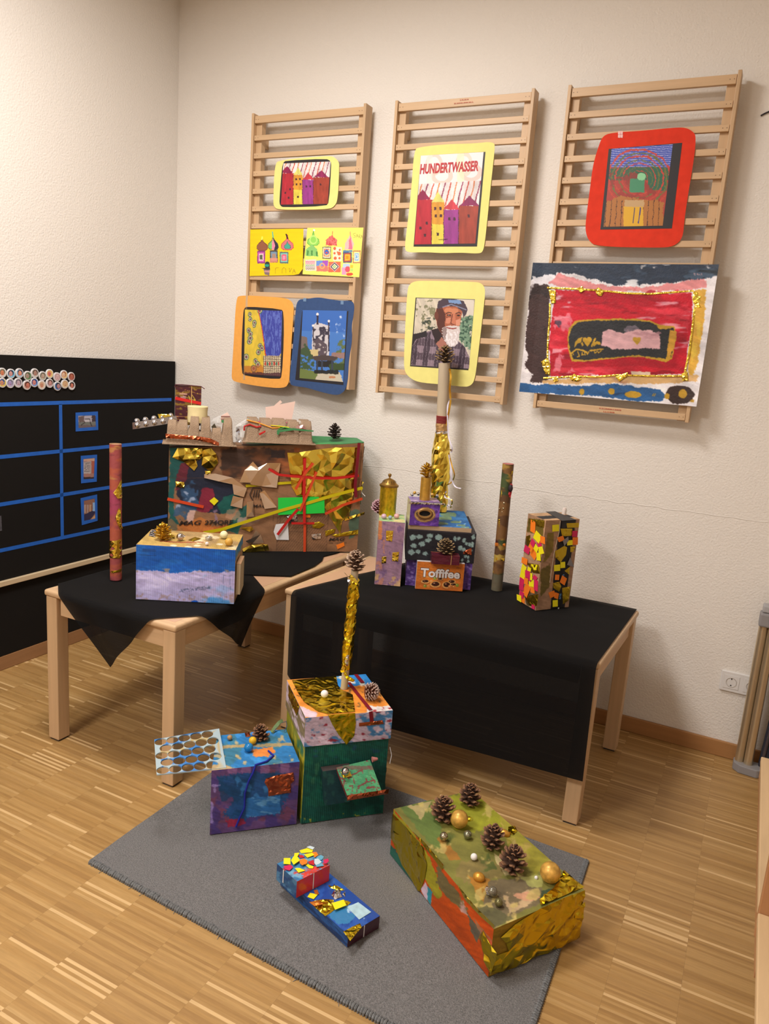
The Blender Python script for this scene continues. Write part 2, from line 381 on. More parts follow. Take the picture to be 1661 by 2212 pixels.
# ------------------------------------------------------------------ the room
def wallmat():
    m = mat('wall_paint', (237, 231, 224), rough=0.9, spec=0.15, g=0.94)
    nt = m.node_tree; N = nt.nodes; L = nt.links; b = N['Principled BSDF']; tc = [n for n in N if n.type == 'TEX_COORD'][0]
    n1 = N.new('ShaderNodeTexNoise'); n1.inputs['Scale'].default_value = 130; n1.inputs['Detail'].default_value = 2; n1.inputs['Roughness'].default_value = 0.5
    n2 = N.new('ShaderNodeTexNoise'); n2.inputs['Scale'].default_value = 9; n2.inputs['Detail'].default_value = 2
    L.new(tc.outputs['Object'], n1.inputs[0]); L.new(tc.outputs['Object'], n2.inputs[0])
    # seam of the wall covering: a thin ridge running almost level round the back wall
    sp = N.new('ShaderNodeSeparateXYZ'); L.new(tc.outputs['Object'], sp.inputs[0])
    mul = N.new('ShaderNodeMath'); mul.operation = 'MULTIPLY_ADD'; mul.inputs[1].default_value = 0.03; mul.inputs[2].default_value = -0.995
    L.new(n2.outputs['Fac'], mul.inputs[0])
    ad = N.new('ShaderNodeMath'); ad.operation = 'ADD'; L.new(sp.outputs['Z'], ad.inputs[0]); L.new(mul.outputs[0], ad.inputs[1])
    ab = N.new('ShaderNodeMath'); ab.operation = 'ABSOLUTE'; L.new(ad.outputs[0], ab.inputs[0])
    lt = N.new('ShaderNodeMapRange'); lt.inputs[1].default_value = 0.0; lt.inputs[2].default_value = 0.0025; lt.inputs[3].default_value = 0.6; lt.inputs[4].default_value = 0.0
    L.new(ab.outputs[0], lt.inputs[0])
    s = N.new('ShaderNodeMath'); s.operation = 'ADD'; L.new(n1.outputs['Fac'], s.inputs[0]); L.new(lt.outputs[0], s.inputs[1])
    bp = N.new('ShaderNodeBump'); bp.inputs['Strength'].default_value = 0.55; bp.inputs['Distance'].default_value = 0.004
    L.new(s.outputs[0], bp.inputs['Height']); L.new(bp.outputs[0], b.inputs['Normal'])
    return m
def floormat():
    m = mat('lamella_parquet', (200, 155, 100), rough=0.36, spec=0.4)
    nt = m.node_tree; N = nt.nodes; L = nt.links; b = N['Principled BSDF']; tc = [n for n in N if n.type == 'TEX_COORD'][0]
    sp = N.new('ShaderNodeSeparateXYZ'); L.new(tc.outputs['Object'], sp.inputs[0])
    def M(op, a, c=None, d=None):
        n = N.new('ShaderNodeMath'); n.operation = op
        for i, v in enumerate((a, c, d)):
            if v is None: continue
            if isinstance(v, (int, float)): n.inputs[i].default_value = v
            else: L.new(v, n.inputs[i])
        return n.outputs[0]
    cx = M('DIVIDE', M('ADD', sp.outputs['X'], -1.474), 0.1697); col = M('FLOOR', cx)
    cy = M('DIVIDE', sp.outputs['Y'], 0.0086); cy = M('ADD', cy, M('MULTIPLY', M('SINE', M('MULTIPLY', col, 37.7)), 9.3)); row = M('FLOOR', cy)
    cb = N.new('ShaderNodeCombineXYZ'); L.new(col, cb.inputs[0]); L.new(row, cb.inputs[1])
    wn = N.new('ShaderNodeTexWhiteNoise'); wn.noise_dimensions = '2D'; L.new(cb.outputs[0], wn.inputs['Vector'])
    rp = N.new('ShaderNodeValToRGB'); rp.color_ramp.interpolation = 'CONSTANT'; L.new(wn.outputs['Value'], rp.inputs[0])
    el = rp.color_ramp.elements; cols = [(0, (153, 117, 70)), (.12, (164, 128, 79)), (.3, (170, 134, 83)), (.42, (158, 122, 73)), (.58, (173, 137, 86)), (.72, (165, 128, 77)), (.88, (180, 145, 95)), (.94, (203, 169, 120))]
    el[0].position = 0; el[0].color = (*lin(cols[0][1], 1), 1); el[1].position = cols[1][0]; el[1].color = (*lin(cols[1][1], 1), 1)
    for p, c in cols[2:]: e = el.new(p); e.color = (*lin(c, 1), 1)
    mp = N.new('ShaderNodeMapping'); mp.inputs['Scale'].default_value = (14, 190, 1); L.new(tc.outputs['Object'], mp.inputs[0])
    nz = N.new('ShaderNodeTexNoise'); nz.inputs['Scale'].default_value = 1; nz.inputs['Detail'].default_value = 5; nz.inputs['Roughness'].default_value = 0.65; L.new(mp.outputs[0], nz.inputs[0])
    n3 = N.new('ShaderNodeTexNoise'); n3.inputs['Scale'].default_value = 3.5; n3.inputs['Detail'].default_value = 3; L.new(tc.outputs['Object'], n3.inputs[0])
    g = M('ADD', M('MULTIPLY', nz.outputs['Fac'], 0.5), M('MULTIPLY', n3.outputs['Fac'], 0.14)); g = M('ADD', g, 0.68)
    fx = M('FRACT', cx); jn = M('LESS_THAN', M('MINIMUM', fx, M('SUBTRACT', 1.0, fx)), 0.0035); g = M('MULTIPLY', g, M('SUBTRACT', 1.0, M('MULTIPLY', jn, 0.15)))
    hs = N.new('ShaderNodeHueSaturation'); L.new(rp.outputs[0], hs.inputs['Color']); L.new(g, hs.inputs['Value']); L.new(hs.outputs[0], b.inputs['Base Color'])
    L.new(M('ADD', M('MULTIPLY', nz.outputs['Fac'], 0.2), 0.27), b.inputs['Roughness'])
    bp = N.new('ShaderNodeBump'); bp.inputs['Strength'].default_value = 0.08; bp.inputs['Distance'].default_value = 0.001; L.new(nz.outputs['Fac'], bp.inputs['Height']); L.new(bp.outputs[0], b.inputs['Normal'])
    return m
XR, YF, ZC = 5.6, -6.2, 3.2
wm = wallmat()
def struct(o): o['kind'] = 'structure'; return o
struct(MB().box(-0.15, XR+.15, YF-.15, 0.15, -0.12, 0).build('floor', floormat()))
struct(MB().box(-0.15, XR+.15, 0, 0.15, 0, ZC).build('wall_back', wm))
struct(MB().box(-0.15, 0, YF, 0, 0, ZC).build('wall_left', wm))
struct(MB().box(XR, XR+.15, YF, 0, 0, ZC).build('wall_right', wm))
struct(MB().box(-0.15, XR+.15, YF-.15, YF, 0, ZC).build('wall_front', wm))
struct(MB().box(-0.15, XR+.15, YF-.15, 0.15, ZC, ZC+.12).build('ceiling', mat('ceiling_paint', (236, 232, 224), rough=0.9, g=0.9)))
bw = wood('x', (171, 122, 72), 'baseboard_oak', 0.5)
def skirt(name, x0, x1, y0, y1, m): struct(MB().box(x0, x1, y0, y1, 0, 0.066).build(name, m, bevel=0.003))
skirt('baseboard_back', 0.014, XR, -0.014, 0, bw); skirt('baseboard_left', 0, 0.014, YF, 0, wood('y', (158, 116, 76), 'baseboard_left_oak', 0.5))

# corner cove: the narrow lighter cable duct strip in the room corner above the board
# ------------------------------------------------------------------ black board on the left wall
blk = mat('board_black', (26, 24, 23), rough=0.8, spec=0.15, g=1.0, bump=(300, 0.1, 0.0005))
tapem = mat('painters_tape', (34, 100, 190), rough=0.55, bump=(120, 0.2, 0.0005), var=(0.08, (30, 30, 30)))
bd = thing('black_board', (0.0, -1.3, 0.45), 'wide matt black board on the left wall divided by blue tape', 'board')
MB().box(0.001, 0.018, -2.9, -0.012, 0.42, 1.392).build('panel', blk, bd, bevel=0.001)
MB().box(0.001, 0.014, -2.9, -0.012, 0.068, 0.395).build('panel', blk, bd, bevel=0.001)
MB().box(0.001, 0.032, -2.9, -0.012, 0.395, 0.418).build('ledge', wood('y', (214, 190, 150), 'ledge_wood'), bd, bevel=0.002)
BX = 0.0185
def btape(p, q, w=0.017):
    a, b = at(*p, x=BX), at(*q, x=BX); strip('tape', a, b, w, (1, 0, 0), tapem, bd, up=0.0003)
for p, q in (((-60, 875.5), (370, 863)), ((-60, 993), (357, 953)), ((-60, 1099.5), (361, 1033)), ((-60, 1202), (361, 1114))): btape(p, q)
btape((130.5, 873), (134.5, 1160), 0.0175)
# photographs framed in blue tape
def boardphoto(q, inn, art, lab):
    Q = [at(*p, x=BX) for p in q]; I = [at(*p, x=BX) for p in inn]
    t = thing('taped_photo', sum(Q, V())/4, lab, 'photo', None)
    panel('print', art, [p+V((0.0012, 0, 0)) for p in I], paintmat('photo_print', 0.4, bump=(50, .02, .0005)), t)
    for i in range(4):
        j = (i+1) % 4; MB().prism([p+V((0.0016, 0, 0)) for p in (Q[i], Q[j], I[j], I[i])], (0.0003, 0, 0)).build('tape', tapem, t)
s = 60/1661.
A = Art(40, 30, [(230, 500), (1270, 470), (1290, 1160), (250, 1240)], (185, 178, 185))
A.rect(200, 860, 1300, 1300, (120, 122, 112), 20).rect(200, 1050, 1300, 1300, (112, 96, 96), 30).poly([(620, 500), (250, 560), (260, 850), (600, 900)], (96, 72, 66), 60, .8)
A.rect(1050, 480, 1290, 860, (70, 56, 60), 40).line([(650, 700), (920, 690), (960, 900), (1060, 1120)], 50, (58, 50, 52)).line([(640, 900), (420, 1060)], 50, (60, 50, 48)).rect(650, 730, 930, 870, (205, 198, 198))
f = lambda P: [(160+x*s, 880+y*s) for x, y in P]
boardphoto(f([(70, 310), (1410, 240), (1430, 1350), (80, 1440)]), f([(230, 500), (1270, 470), (1290, 1160), (250, 1240)]), A, 'landscape photo in blue tape of a white vehicle among trees, top of column')
s = 60/781.
A = Art(30, 46, [(255, 280), (575, 250), (550, 830), (260, 850)], (170, 125, 112))
A.rect(255, 360, 470, 700, (190, 178, 172), 8)
for i in range(7): A.line([(290, 390+i*42), (450, 380+i*42)], 14, (70, 66, 72), 14)
A.rect(490, 300, 580, 690, (176, 92, 74), 6).rect(240, 790, 600, 860, (60, 40, 40)).rect(250, 250, 580, 340, (205, 165, 140))
f = lambda P: [(160+x*s, 970+y*s) for x, y in P]
boardphoto(f([(180, 190), (640, 155), (630, 915), (190, 965)]), f([(255, 280), (575, 250), (550, 830), (260, 850)]), A, 'upright photo in blue tape of a poster beside a reddish door, middle of column')
A = Art(30, 50, [(270, 1450), (575, 1390), (590, 1950), (275, 2020)], (150, 105, 84))
for i, c in enumerate(((190, 160, 140), (176, 150, 136), (200, 160, 120))): A.rect(275+i*75, 1560, 325+i*75, 1800, c, 4)
A.poly([(270, 1840), (560, 1700), (590, 1800), (430, 2010), (270, 2030)], (52, 46, 74), 6).rect(520, 1500, 590, 1740, (150, 190, 225), 5).poly([(430, 2010), (600, 1830), (600, 1960)], (205, 160, 110))
boardphoto(f([(175, 1380), (640, 1275), (655, 2015), (210, 2140)]), f([(270, 1450), (575, 1390), (590, 1950), (275, 2020)]), A, 'upright photo in blue tape of a hallway with tall windows, bottom of column')
P = [at(-14, 1116, x=BX), at(2.5, 1114, x=BX), at(4, 1146, x=BX), at(-14, 1150, x=BX)]
t = tag(panel('photo_print', Art(8, 12, base=(86, 84, 88)).streak(.4), [p+V((.001, 0, 0)) for p in P], MATS['photo_print']), 'grey photo cut off by the left picture edge on black board', 'photo')
# round photo magnets
fm = paintmat('magnet_photo', 0.25, bump=(50, .02, .0003)); wr = mat('magnet_rim', (226, 222, 216), rough=0.35)
up_ = [(40, 232, 1), (213, 250, 2), (382, 240, 3), (548, 292, 4), (688, 240, 5), (845, 296, 6), (985, 252, 7), (1132, 315, 8), (1270, 272, 9), (1416, 310, 10)]
lo_ = [(40, 430, 1), (200, 440, 2), (358, 432, 3), (530, 478, 4), (680, 425, 5), (828, 476, 6), (985, 440, 7), (1140, 498, 8), (1285, 458, 9), (1424, 486, 10)]
looks = {1: [('brown hair and orange face', (120, 116, 92), (216, 132, 92), (224, 218, 208)), ('a blue cap above yellow clothes', (52, 84, 140), (212, 150, 110), (222, 196, 90))],
         2: [('a light blue toy and dark background', (44, 56, 76), (216, 160, 150), (120, 190, 220)), ('a pale violet tinted face', (122, 118, 130), (176, 160, 200), (190, 180, 200))],
         3: [('a pale blue hood', (58, 66, 84), (232, 156, 120), (176, 205, 225)), ('a pale greyish pink face', (110, 100, 108), (198, 172, 178), (206, 190, 196))],
         4: [('green leaves behind a small face', (88, 96, 70), (176, 150, 130), (96, 140, 88)), ('dark hair and rosy red face', (80, 42, 34), (206, 122, 98), (200, 150, 130))],
         5: [('a grey-brown smiling face', (96, 78, 66), (180, 140, 122), (214, 208, 196)), ('a blue hood around a small face', (38, 66, 120), (214, 140, 130), (120, 160, 215))],
         6: [('a grey-green patterned top', (112, 104, 84), (196, 172, 150), (186, 180, 158)), ('an orange-brown face turned sideways', (206, 178, 150), (208, 146, 112), (226, 210, 190))],
         7: [('blond hair and pink face', (222, 180, 104), (216, 112, 104), (232, 204, 140)), ('long brown hair and rosy face', (96, 70, 58), (206, 154, 146), (214, 196, 196))],
         8: [('a pale pink close-up face', (190, 156, 152), (222, 186, 178), (206, 170, 170)), ('dark hair before a blue corner', (34, 44, 46), (196, 140, 140), (70, 110, 170))],
         9: [('a cream coloured face with brown fringe', (176, 112, 74), (236, 200, 164), (232, 196, 130)), ('a sandy yellow tinted face', (196, 160, 112), (218, 176, 130), (228, 204, 160))],
         10: [('a deep red-brown face', (132, 66, 48), (190, 108, 84), (176, 110, 96)), ('black hair and white bottle', (44, 36, 34), (212, 128, 104), (230, 226, 220))]}
def magnet(px, py, look, label):
    c = at(px, py, x=BX+.004); t = thing('photo_magnet', (BX, c.y, c.z), label, 'magnet', 'round photo magnets on the black board')
    MB().add([(BX+.0003+(k//28)*.0072, c.y+.0195*math.cos(k*math.tau/28), c.z+.0205*math.sin(k*math.tau/28)) for k in range(56)],
             [tuple(range(28))[::-1], tuple(range(28, 56))]+[(i, (i+1) % 28, 28+(i+1) % 28, 28+i) for i in range(28)]).build('rim', wr, t, bevel=.0008, seg=1)
    A = Art(20, 20, [(-1, -1), (1, -1), (1, 1), (-1, 1)], look[3]); q = rnd.uniform(-.2, .2)
    A.ell(q, -.15, .78, .8, look[1], .1).ell(q*1.2, .02, .48, .6, look[2], .05).ell(q-.18, -.06, .09, .06, (60, 40, 40)).ell(q+.2, -.06, .09, .06, (60, 40, 40)).ell(q, .32, .2, .07, (150, 60, 60))
    A.cut(A.x**2+A.y**2 > 1.0)
    R = .0172; X = BX+.0082; panel('photo', A, [(X, c.y-R, c.z+R), (X, c.y+R, c.z+R), (X, c.y+R, c.z-R), (X, c.y-R, c.z-R)], fm, t)
k = 180/1661.
for row, lst, j in (('upper', up_, 0), ('lower', lo_, 1)):
    for x, y, n in lst: magnet(x*k, 780+y*k, looks[n][j], 'round photo magnet with %s, %s row on black board' % (looks[n][j][0], row))

# ------------------------------------------------------------------ wooden slatted wall racks
LZ0, LZ1 = 1.335, 2.568
wz, wx = wood('z', (202, 167, 124)), wood('x', (205, 170, 127))
def rack(x0, label, red):
    t = thing('wall_rack', (x0+.305, 0, LZ0), label, 'rack', 'beech slatted racks on the back wall')
    w = 0.61
    for sx, s in ((x0, 1), (x0+w, -1)):
        MB().box(min(sx, sx+s*.013), max(sx, sx+s*.013), -.088, -.028, LZ0, LZ1).build('side_rail', wz, t, bevel=.0015)
        MB().box(min(sx+s*.0135, sx+s*.045), max(sx+s*.0135, sx+s*.045), -.066, -.034, LZ0+.004, LZ1-.006).build('batten', wz, t, bevel=.0012)
        MB().box(min(sx+s*.016, sx+s*.04), max(sx+s*.016, sx+s*.04), -.0338, -.0002, LZ1-.14, LZ1-.09).build('wall_bracket', wz, t)
        MB().box(min(sx+s*.016, sx+s*.04), max(sx+s*.016, sx+s*.04), -.0338, -.0002, LZ0+.09, LZ0+.14).build('wall_bracket', wz, t)
    zs = [2.541]+[2.4605-.0788*i for i in range(14)]+[1.3545]
    n = MB()
    for i, z in enumerate(zs):
        h = .016 if i == 0 else .0115
        if i == 15: h = .0125
        MB().box(x0+.0145, x0+w-.0145, -.0825, -.0665, z-h, z+h).build('slat', wx, t, bevel=.0015)
        for xx in (x0+.022, x0+.036, x0+w-.022, x0+w-.036):
            n.lathe([(.0016, -.0003), (.0016, .0003)], (0, 0, 0), 6)
            for q in n.v[-12:]: a, b, c = q; q.x = xx+a; q.y = -.0828-c; q.z = z+b
    tag(n.build('screw_heads', mat('screw', (110, 84, 62), rough=.5), t), kind='stuff')
    if red:                                   # small red printed lines, too fine to read
        r = MB(); rr = random.Random(red); z = 2.549 if red == 2 else 1.3585; x = x0+.27
        for row, (a, b) in enumerate(((.0, .085) if red == 3 else (.025, .06), (.018, .062) if red == 3 else (0, .085))):
            q = x+a
            while q < x+b:
                g = rr.uniform(.003, .006); zz = z-row*.0115
                r.box(q, q+g*.4, -.0829, -.0826, zz-.0025, zz+.003); r.box(q, q+g, -.0829, -.0826, zz-.0026, zz-.001)
                if rr.random() < .6: r.box(q+g*.6, q+g, -.0829, -.0826, zz-.0025, zz+.002)
                q += g+.0016
        r.build('stamp', mat('red_stamp', (190, 84, 60), rough=.6), t)
    return t
rack(0.527, 'left rack: beech slatted wall rack with two children\'s drawings', 0)
rack(1.277, 'middle rack: beech slatted wall rack with the portrait card', 2)
rack(2.018, 'right rack: beech slatted wall rack behind the red card and big painting', 3)

# ------------------------------------------------------------------ wall socket and cable
wp = mat('socket_plastic', (228, 224, 214), rough=.35)
t = thing('double_socket', (2.965, 0, .32), 'white double wall socket beside the grey metal stand', 'socket')
MB().box(2.889, 3.043, -.010, -.0001, .281, .366).build('frame', wp, t, bevel=.004, seg=3)
for cx0 in (2.929, 3.003):
    MB().box(cx0-.029, cx0+.029, -.0115, -.0101, .295, .352).build('cover', wp, t, bevel=.001)
    m = MB().lathe([(.0001, .001), (.0165, .001), (.0165, .0125), (.0195, .0138), (.0205, .0125), (.0205, 0)], seg=28)
    for q in m.v: a, b, c = q; q.x = cx0+a; q.y = -.0004-c*.95; q.z = .3235+b
    m.build('socket_well', mat('socket_inner', (205, 198, 186), rough=.4), t)
    h = MB()
    for dx, dz in ((-.0095, 0), (.0095, 0), (0, -.0135), (0, .0135)):
        h.box(cx0+dx-.0023, cx0+dx+.0023, -.0127 if dz else -.0024, -.0015, .3235+dz-.0023, .3235+dz+.0023)
    h.build('contact', mat('socket_hole', (50, 44, 40)), t)
cbm = mat('black_cable', (52, 46, 50), rough=.5)
tag(MB().tube([at(1643, 250, y=-.004), at(1652, 245, y=-.005), at(1661, 241, y=-.006), at(1700, 222, y=-.008)], .0028, 8).build('cable_end', cbm, smooth=True), 'short dark cable end near the right picture edge on white wall', 'cable')

# ------------------------------------------------------------------ tables
def table(name, P, ztop, label, lam):
    """P: four corners front-left, front-right, back-right, back-left of the top"""
    P = [V((p[0], p[1], 0)) for p in P]; c = sum(P, V())/4; t = thing(name, (c.x, c.y, 0), label, 'table', 'low beech tables with black cloths')
    def ins(d):
        out = []
        for i in range(4):
            a = (P[(i+1) % 4]-P[i]).normalized(); b = (P[(i-1) % 4]-P[i]).normalized(); out.append(P[i]+a*d+b*d)
        return out
    MB().hexa([p+V((0, 0, ztop-.024)) for p in P], [p+V((0, 0, ztop)) for p in P]).build('tabletop', wx, t, bevel=.009, seg=4, smooth=True)
    MB().hexa([p+V((0, 0, ztop-.002)) for p in ins(.028)], [p+V((0, 0, ztop+.0006)) for p in ins(.028)]).build('laminate', mat('laminate', (206, 164, 128), rough=.4, var=(.04, (40, 4, 4))), t)
    I = ins(.018); J = ins(.040)
    for i in range(4):
        j = (i+1) % 4; d = (P[j]-P[i]).normalized(); q = [I[i]+d*.048, I[j]-d*.048, J[j]-d*.026, J[i]+d*.026]
        MB().hexa([p+V((0, 0, ztop-.092)) for p in q], [p+V((0, 0, ztop-.0242)) for p in q]).build('apron', wood('x' if i % 2 == 0 else 'y', (205, 164, 116)), t, bevel=.001)
    L0 = ins(.006)
    for i in range(4):
        a = (P[(i+1) % 4]-P[i]).normalized()*.052; b = (P[(i-1) % 4]-P[i]).normalized()*.052; p = L0[i]; q = [p, p+a, p+a+b, p+b]
        if (q[1]-q[0]).cross(q[3]-q[0]).z < 0: q = q[::-1]
        MB().hexa([v+V((0, 0, .006)) for v in q], [v+V((0, 0, ztop-.0243)) for v in q]).build('leg', wood('z', (212, 168, 118)), t, bevel=.003)
        qq = [p+a*.08+b*.08, p+a*.92+b*.08, p+a*.92+b*.92, p+a*.08+b*.92]
        MB().hexa([v for v in qq], [v+V((0, 0, .006)) for v in qq]).build('foot_pad', mat('foot_pad', (60, 54, 50)), t)
    return t
ZT = .590
table('low_table', [(.688-.03, -1.392), (1.277, -1.392), (1.277, -.19), (.658, -.19)], ZT, 'left beech table with pointed black cloth under the big carton', 0)
table('low_table', [(1.322, -.832), (2.538, -.836), (2.562, -.175), (1.345, -.171)], ZT, 'right beech table covered by long black cloth hanging to the floor side', 0)
def clothmat():
    m = mat('black_cloth', (13, 12.5, 13.5), rough=.9, spec=.12, g=1.0, bump=(900, .25, .0005))
    N = m.node_tree.nodes; L = m.node_tree.links; b = N['Principled BSDF']; o = N['Material Output']
    b.inputs['Sheen Weight'].default_value = .02; b.inputs['Sheen Roughness'].default_value = .5
    tr = N.new('ShaderNodeBsdfTransparent'); mx = N.new('ShaderNodeMixShader'); mx.inputs[0].default_value = .045
    L.new(b.outputs[0], mx.inputs[1]); L.new(tr.outputs[0], mx.inputs[2]); L.new(mx.outputs[0], o.inputs['Surface'])
    return m
clm = clothmat(); ZC1 = ZT+.0035
def foldmap(x, y, ex, lim, R=.014):
    """lay an unfolded cloth point on a table with edges lim=(x0,x1,y0,y1) and let the overhang drop"""
    z = ZC1; X, Y = x, y; dx = dy = 0
    if x > lim[1]: dx = x-lim[1]; X = lim[1]
    if x < lim[0]: dx = x-lim[0]; X = lim[0]
    if y < lim[2]: dy = y-lim[2]; Y = lim[2]
    if y > lim[3]: dy = y-lim[3]; Y = lim[3]
    d = math.hypot(dx, dy)
    if d > 1e-6:
        ux, uy = dx/d, dy/d; arc = R*math.pi/2
        if d < arc: a = d/R; o = R*math.sin(a); z = ZC1-R*(1-math.cos(a))
        else: o = R+(d-arc)*.03; z = ZC1-R-(d-arc)
        X += ux*o; Y += uy*o
    return (X, Y, z)
# first cloth: a square laid diagonally, two tips hanging
lim1 = (.660, 1.275, -1.390, -.19); Pa, Qa = V((.999, -1.612)), V((1.463, -1.054)); e = Qa-Pa; pe = V((-e.y, e.x))
vs = []; n = 70
for j in range(n):
    for i in range(n):
        s_, t_ = i/(n-1), j/(n-1); q = Pa+e*s_+pe*t_*1.02
        p = V(foldmap(q.x, q.y, 0, lim1)); over = max(0, lim1[2]-q.y)+max(0, q.x-lim1[1])
        w = min(1, over*8)*.007*math.sin((q.x*1.0+q.y*.9)*34+1); p.y -= w if q.y < lim1[2] else 0; p.x += w if q.x > lim1[1] else 0
        if over == 0: p.z += .0018*(vn(np.array(q.x*14), np.array(q.y*14), 5)) + .0004
        vs.append(p)
i_ = np.arange(n*n).reshape(n, n); F = np.stack([i_[:-1, :-1], i_[:-1, 1:], i_[1:, 1:], i_[1:, :-1]], -1).reshape(-1, 4)
tag(mesh('tablecloth', vs, F, clm, None, True, loc=(1.0, -1.1, ZT)), 'square black cloth laid diagonally, two pointed tips hanging from left table', 'tablecloth')
# back cloth under the big carton
pp = [at(505, 1242, z=ZC1), at(628, 1246, z=ZC1), at(680, 1224, z=ZC1), at(696, 1212, z=ZC1), at(699, 1203, z=ZC1), at(727, 1196, z=ZC1)]
pp = [V((.668, -.97, ZC1))]+pp+[V((pp[-1].x, -.2, ZC1)), V((.668, -.2, ZC1))]
tag(MB().prism([p+V((0, 0, .0026)) for p in pp], (0, 0, .0010)).build('tablecloth', clm, loc=(1, -.5, ZT)), 'flat black cloth under the big carton at the back of left table', 'tablecloth')
# second cloth: covers the right table and hangs down in front
nx, ns = 120, 90; vs = []
yb = -.178; R = .016
for j in range(ns):
    for i in range(nx):
        u = i/(nx-1); xb = 1.545+(2.552-1.545)*u; xf = 1.372+(2.530-1.372)*u; yf = -.838+(-.842+.838)*u
        zb = np.interp(u, [0, .12, .36, .8, 1], [.245, .20, .160, .183, .19]); flat = yb-yf; hang = ZC1-zb; Ltot = flat+R*math.pi/2+hang-R
        d = Ltot*j/(ns-1)
        if d < flat: k = d/flat; x = xb+(xf-xb)*min(1, k*1.0); y = yb-d; z = ZC1+.0022*vn(np.array(x*12), np.array(y*16), 3)*(1+1.5*(1-u)**3)
        elif d < flat+R*math.pi/2: a = (d-flat)/R; x = xf; y = yf-R*math.sin(a); z = ZC1-R*(1-math.cos(a))
        else:
            h = d-flat-R*math.pi/2; x = xf-.03*h*(1-u)+.02*h*u; z = ZC1-R-h
            y = yf-R-.01*h-min(1, h*5)*(.007*math.sin(u*23+1)*(1-u)**2+.006*math.sin(u*70)*(1-u)**4+.002*math.sin(u*9))-.005
            if u < .06: y += (1-u/.06)*h*.08
        vs.append((x, float(y), float(z)))
i_ = np.arange(nx*ns).reshape(ns, nx); F = np.stack([i_[:-1, :-1], i_[1:, :-1], i_[1:, 1:], i_[:-1, 1:]], -1).reshape(-1, 4)
tag(mesh('tablecloth', vs, F, clm, None, True, loc=(1.9, -.5, ZT)), 'long thin black cloth over right table, hanging straight down in front', 'tablecloth')

# ------------------------------------------------------------------ rug
rg = thing('rug', (1.95, -1.4, 0), 'flat grey carpet rug under the painted boxes on the floor', 'rug')
rm = mat('rug_wool', (122, 120, 120), rough=.95, spec=.1, g=1.0, var=(.34, (300, 300, 300)), bump=(420, .9, .005))
r0 = [(1.335, -1.800), (2.622, -1.858), (2.600, -.996), (1.318, -.965)]
g = Art(60, 40); 
RP = [V((*r0[3], .009)), V((*r0[2], .009)), V((*r0[1], .009)), V((*r0[0], .009))]
G, F, c, uv = agrid(g, RP, (fbm(g.u*7, g.v*5, 3)-.5)*.004); n = len(G); low = np.array([[p[0], p[1], 0.0] for p in r0]); 
mesh('pile', G, F, rm, rg, True)
MB().hexa([(p[0], p[1], .0003) for p in r0], [(p[0], p[1], .006) for p in r0]).build('backing', rm, rg)
bm_ = mat('rug_binding', (112, 113, 114), rough=.9, spec=.1, g=1.0, var=(.25, (150, 150, 150)), bump=(500, .5, .002))
def binding(a, b):
    a = V((*a, .0035)); b = V((*b, .0035)); L = (b-a).length; d = (b-a).normalized(); s = V((-d.y, d.x, 0)); m = MB(); k = int(L/.0078); r = random.Random(3)
    for i in range(k):
        p = a+d*(i+.5)*L/k+V((0, 0, r.uniform(-.0005, .0015))); sk = r.uniform(-.25, .25)
        path = [p+s*.008-d*.002*sk-V((0, 0, .004)), p+s*.006+V((0, 0, .0035)), p+V((0, 0, .0055)), p-s*.006+d*.003*sk+V((0, 0, .002)), p-s*.0075+d*.004*sk-V((0, 0, .004))]
        m.tube(path, [.0028, .0036, .0040, .0036, .0026], 6)
        if r.random() < .12: m.tube([p-s*.006, p-s*(.012+r.random()*.008)+d*r.uniform(-.01, .01)+V((0, 0, -.003))], .0007, 4)
    tag(m.build('edge_stitching', bm_, rg, smooth=True), kind='stuff')
binding(r0[0], r0[1]); binding(r0[2], r0[1])

# ------------------------------------------------------------------ grey metal stand and the wooden bench at the right edge
al = mat('anodised_tube', (206, 190, 162), rough=.32, metal=.8, g=1.0, var=(.05, (60, 60, 2)))
gp = mat('grey_plastic', (142, 138, 134), rough=.5); 
st = thing('tube_stand', (3.02, -.08, 0), 'grey metal twin tube stand with plastic foot by the back wall', 'stand')
tp = [V((2.996, -.060)), V((3.040, -.060))]
for q in (V((3.004, -.072)), V((3.036, -.082))): 
    MB().tube([(q.x, q.y, .03), (q.x, q.y, .60)], .0165, 20).build('tube', al, st, smooth=True)
MB().tube([(3.02, -.062, .03), (3.02, -.062, .60)], .008, 10).build('tube', al, st, smooth=True)
MB().prism([(2.984, -.052, 0), (2.984, -.092, 0), (3.005, -.116, 0), (3.07, -.122, 0), (3.10, -.10, 0), (3.10, -.045, 0)], (0, 0, .034)).build('foot', gp, st, bevel=.004)
MB().box(2.984, 3.058, -.106, -.048, .60, .655).build('clamp', gp, st, bevel=.008, seg=3)
MB().box(2.990, 3.056, -.100, -.052, .656, .685).build('clamp', mat('grey_plastic_light', (168, 166, 162), rough=.4), st, bevel=.006, seg=3)
MB().tube([(3.03, -.075, .68), (3.03, -.075, .72)], .0165, 18).build('inner_tube', al, st, smooth=True)
MB().tube([(3.03, -.075, .712), (3.03, -.075, .752)], .0215, 20).build('cap', gp, st, smooth=True)
MB().tube([(3.03, -.075, .7515), (3.03, -.075, .7535)], .016, 18).build('cap_disc', mat('red_disc', (160, 60, 50)), st)
dk = mat('navy_fabric', (38, 40, 52), rough=.8)
t = thing('dark_case', (3.10, -.06, 0), 'dark navy case leaning behind the grey metal stand', 'case')
MB().hexa([(3.072, -.085, .0352), (3.16, -.085, .0352), (3.16, -.045, .0352), (3.072, -.045, .0352)], [(3.10, -.05, .55), (3.2, -.05, .55), (3.2, -.02, .55), (3.10, -.02, .55)]).build('shell', dk, t, bevel=.004)
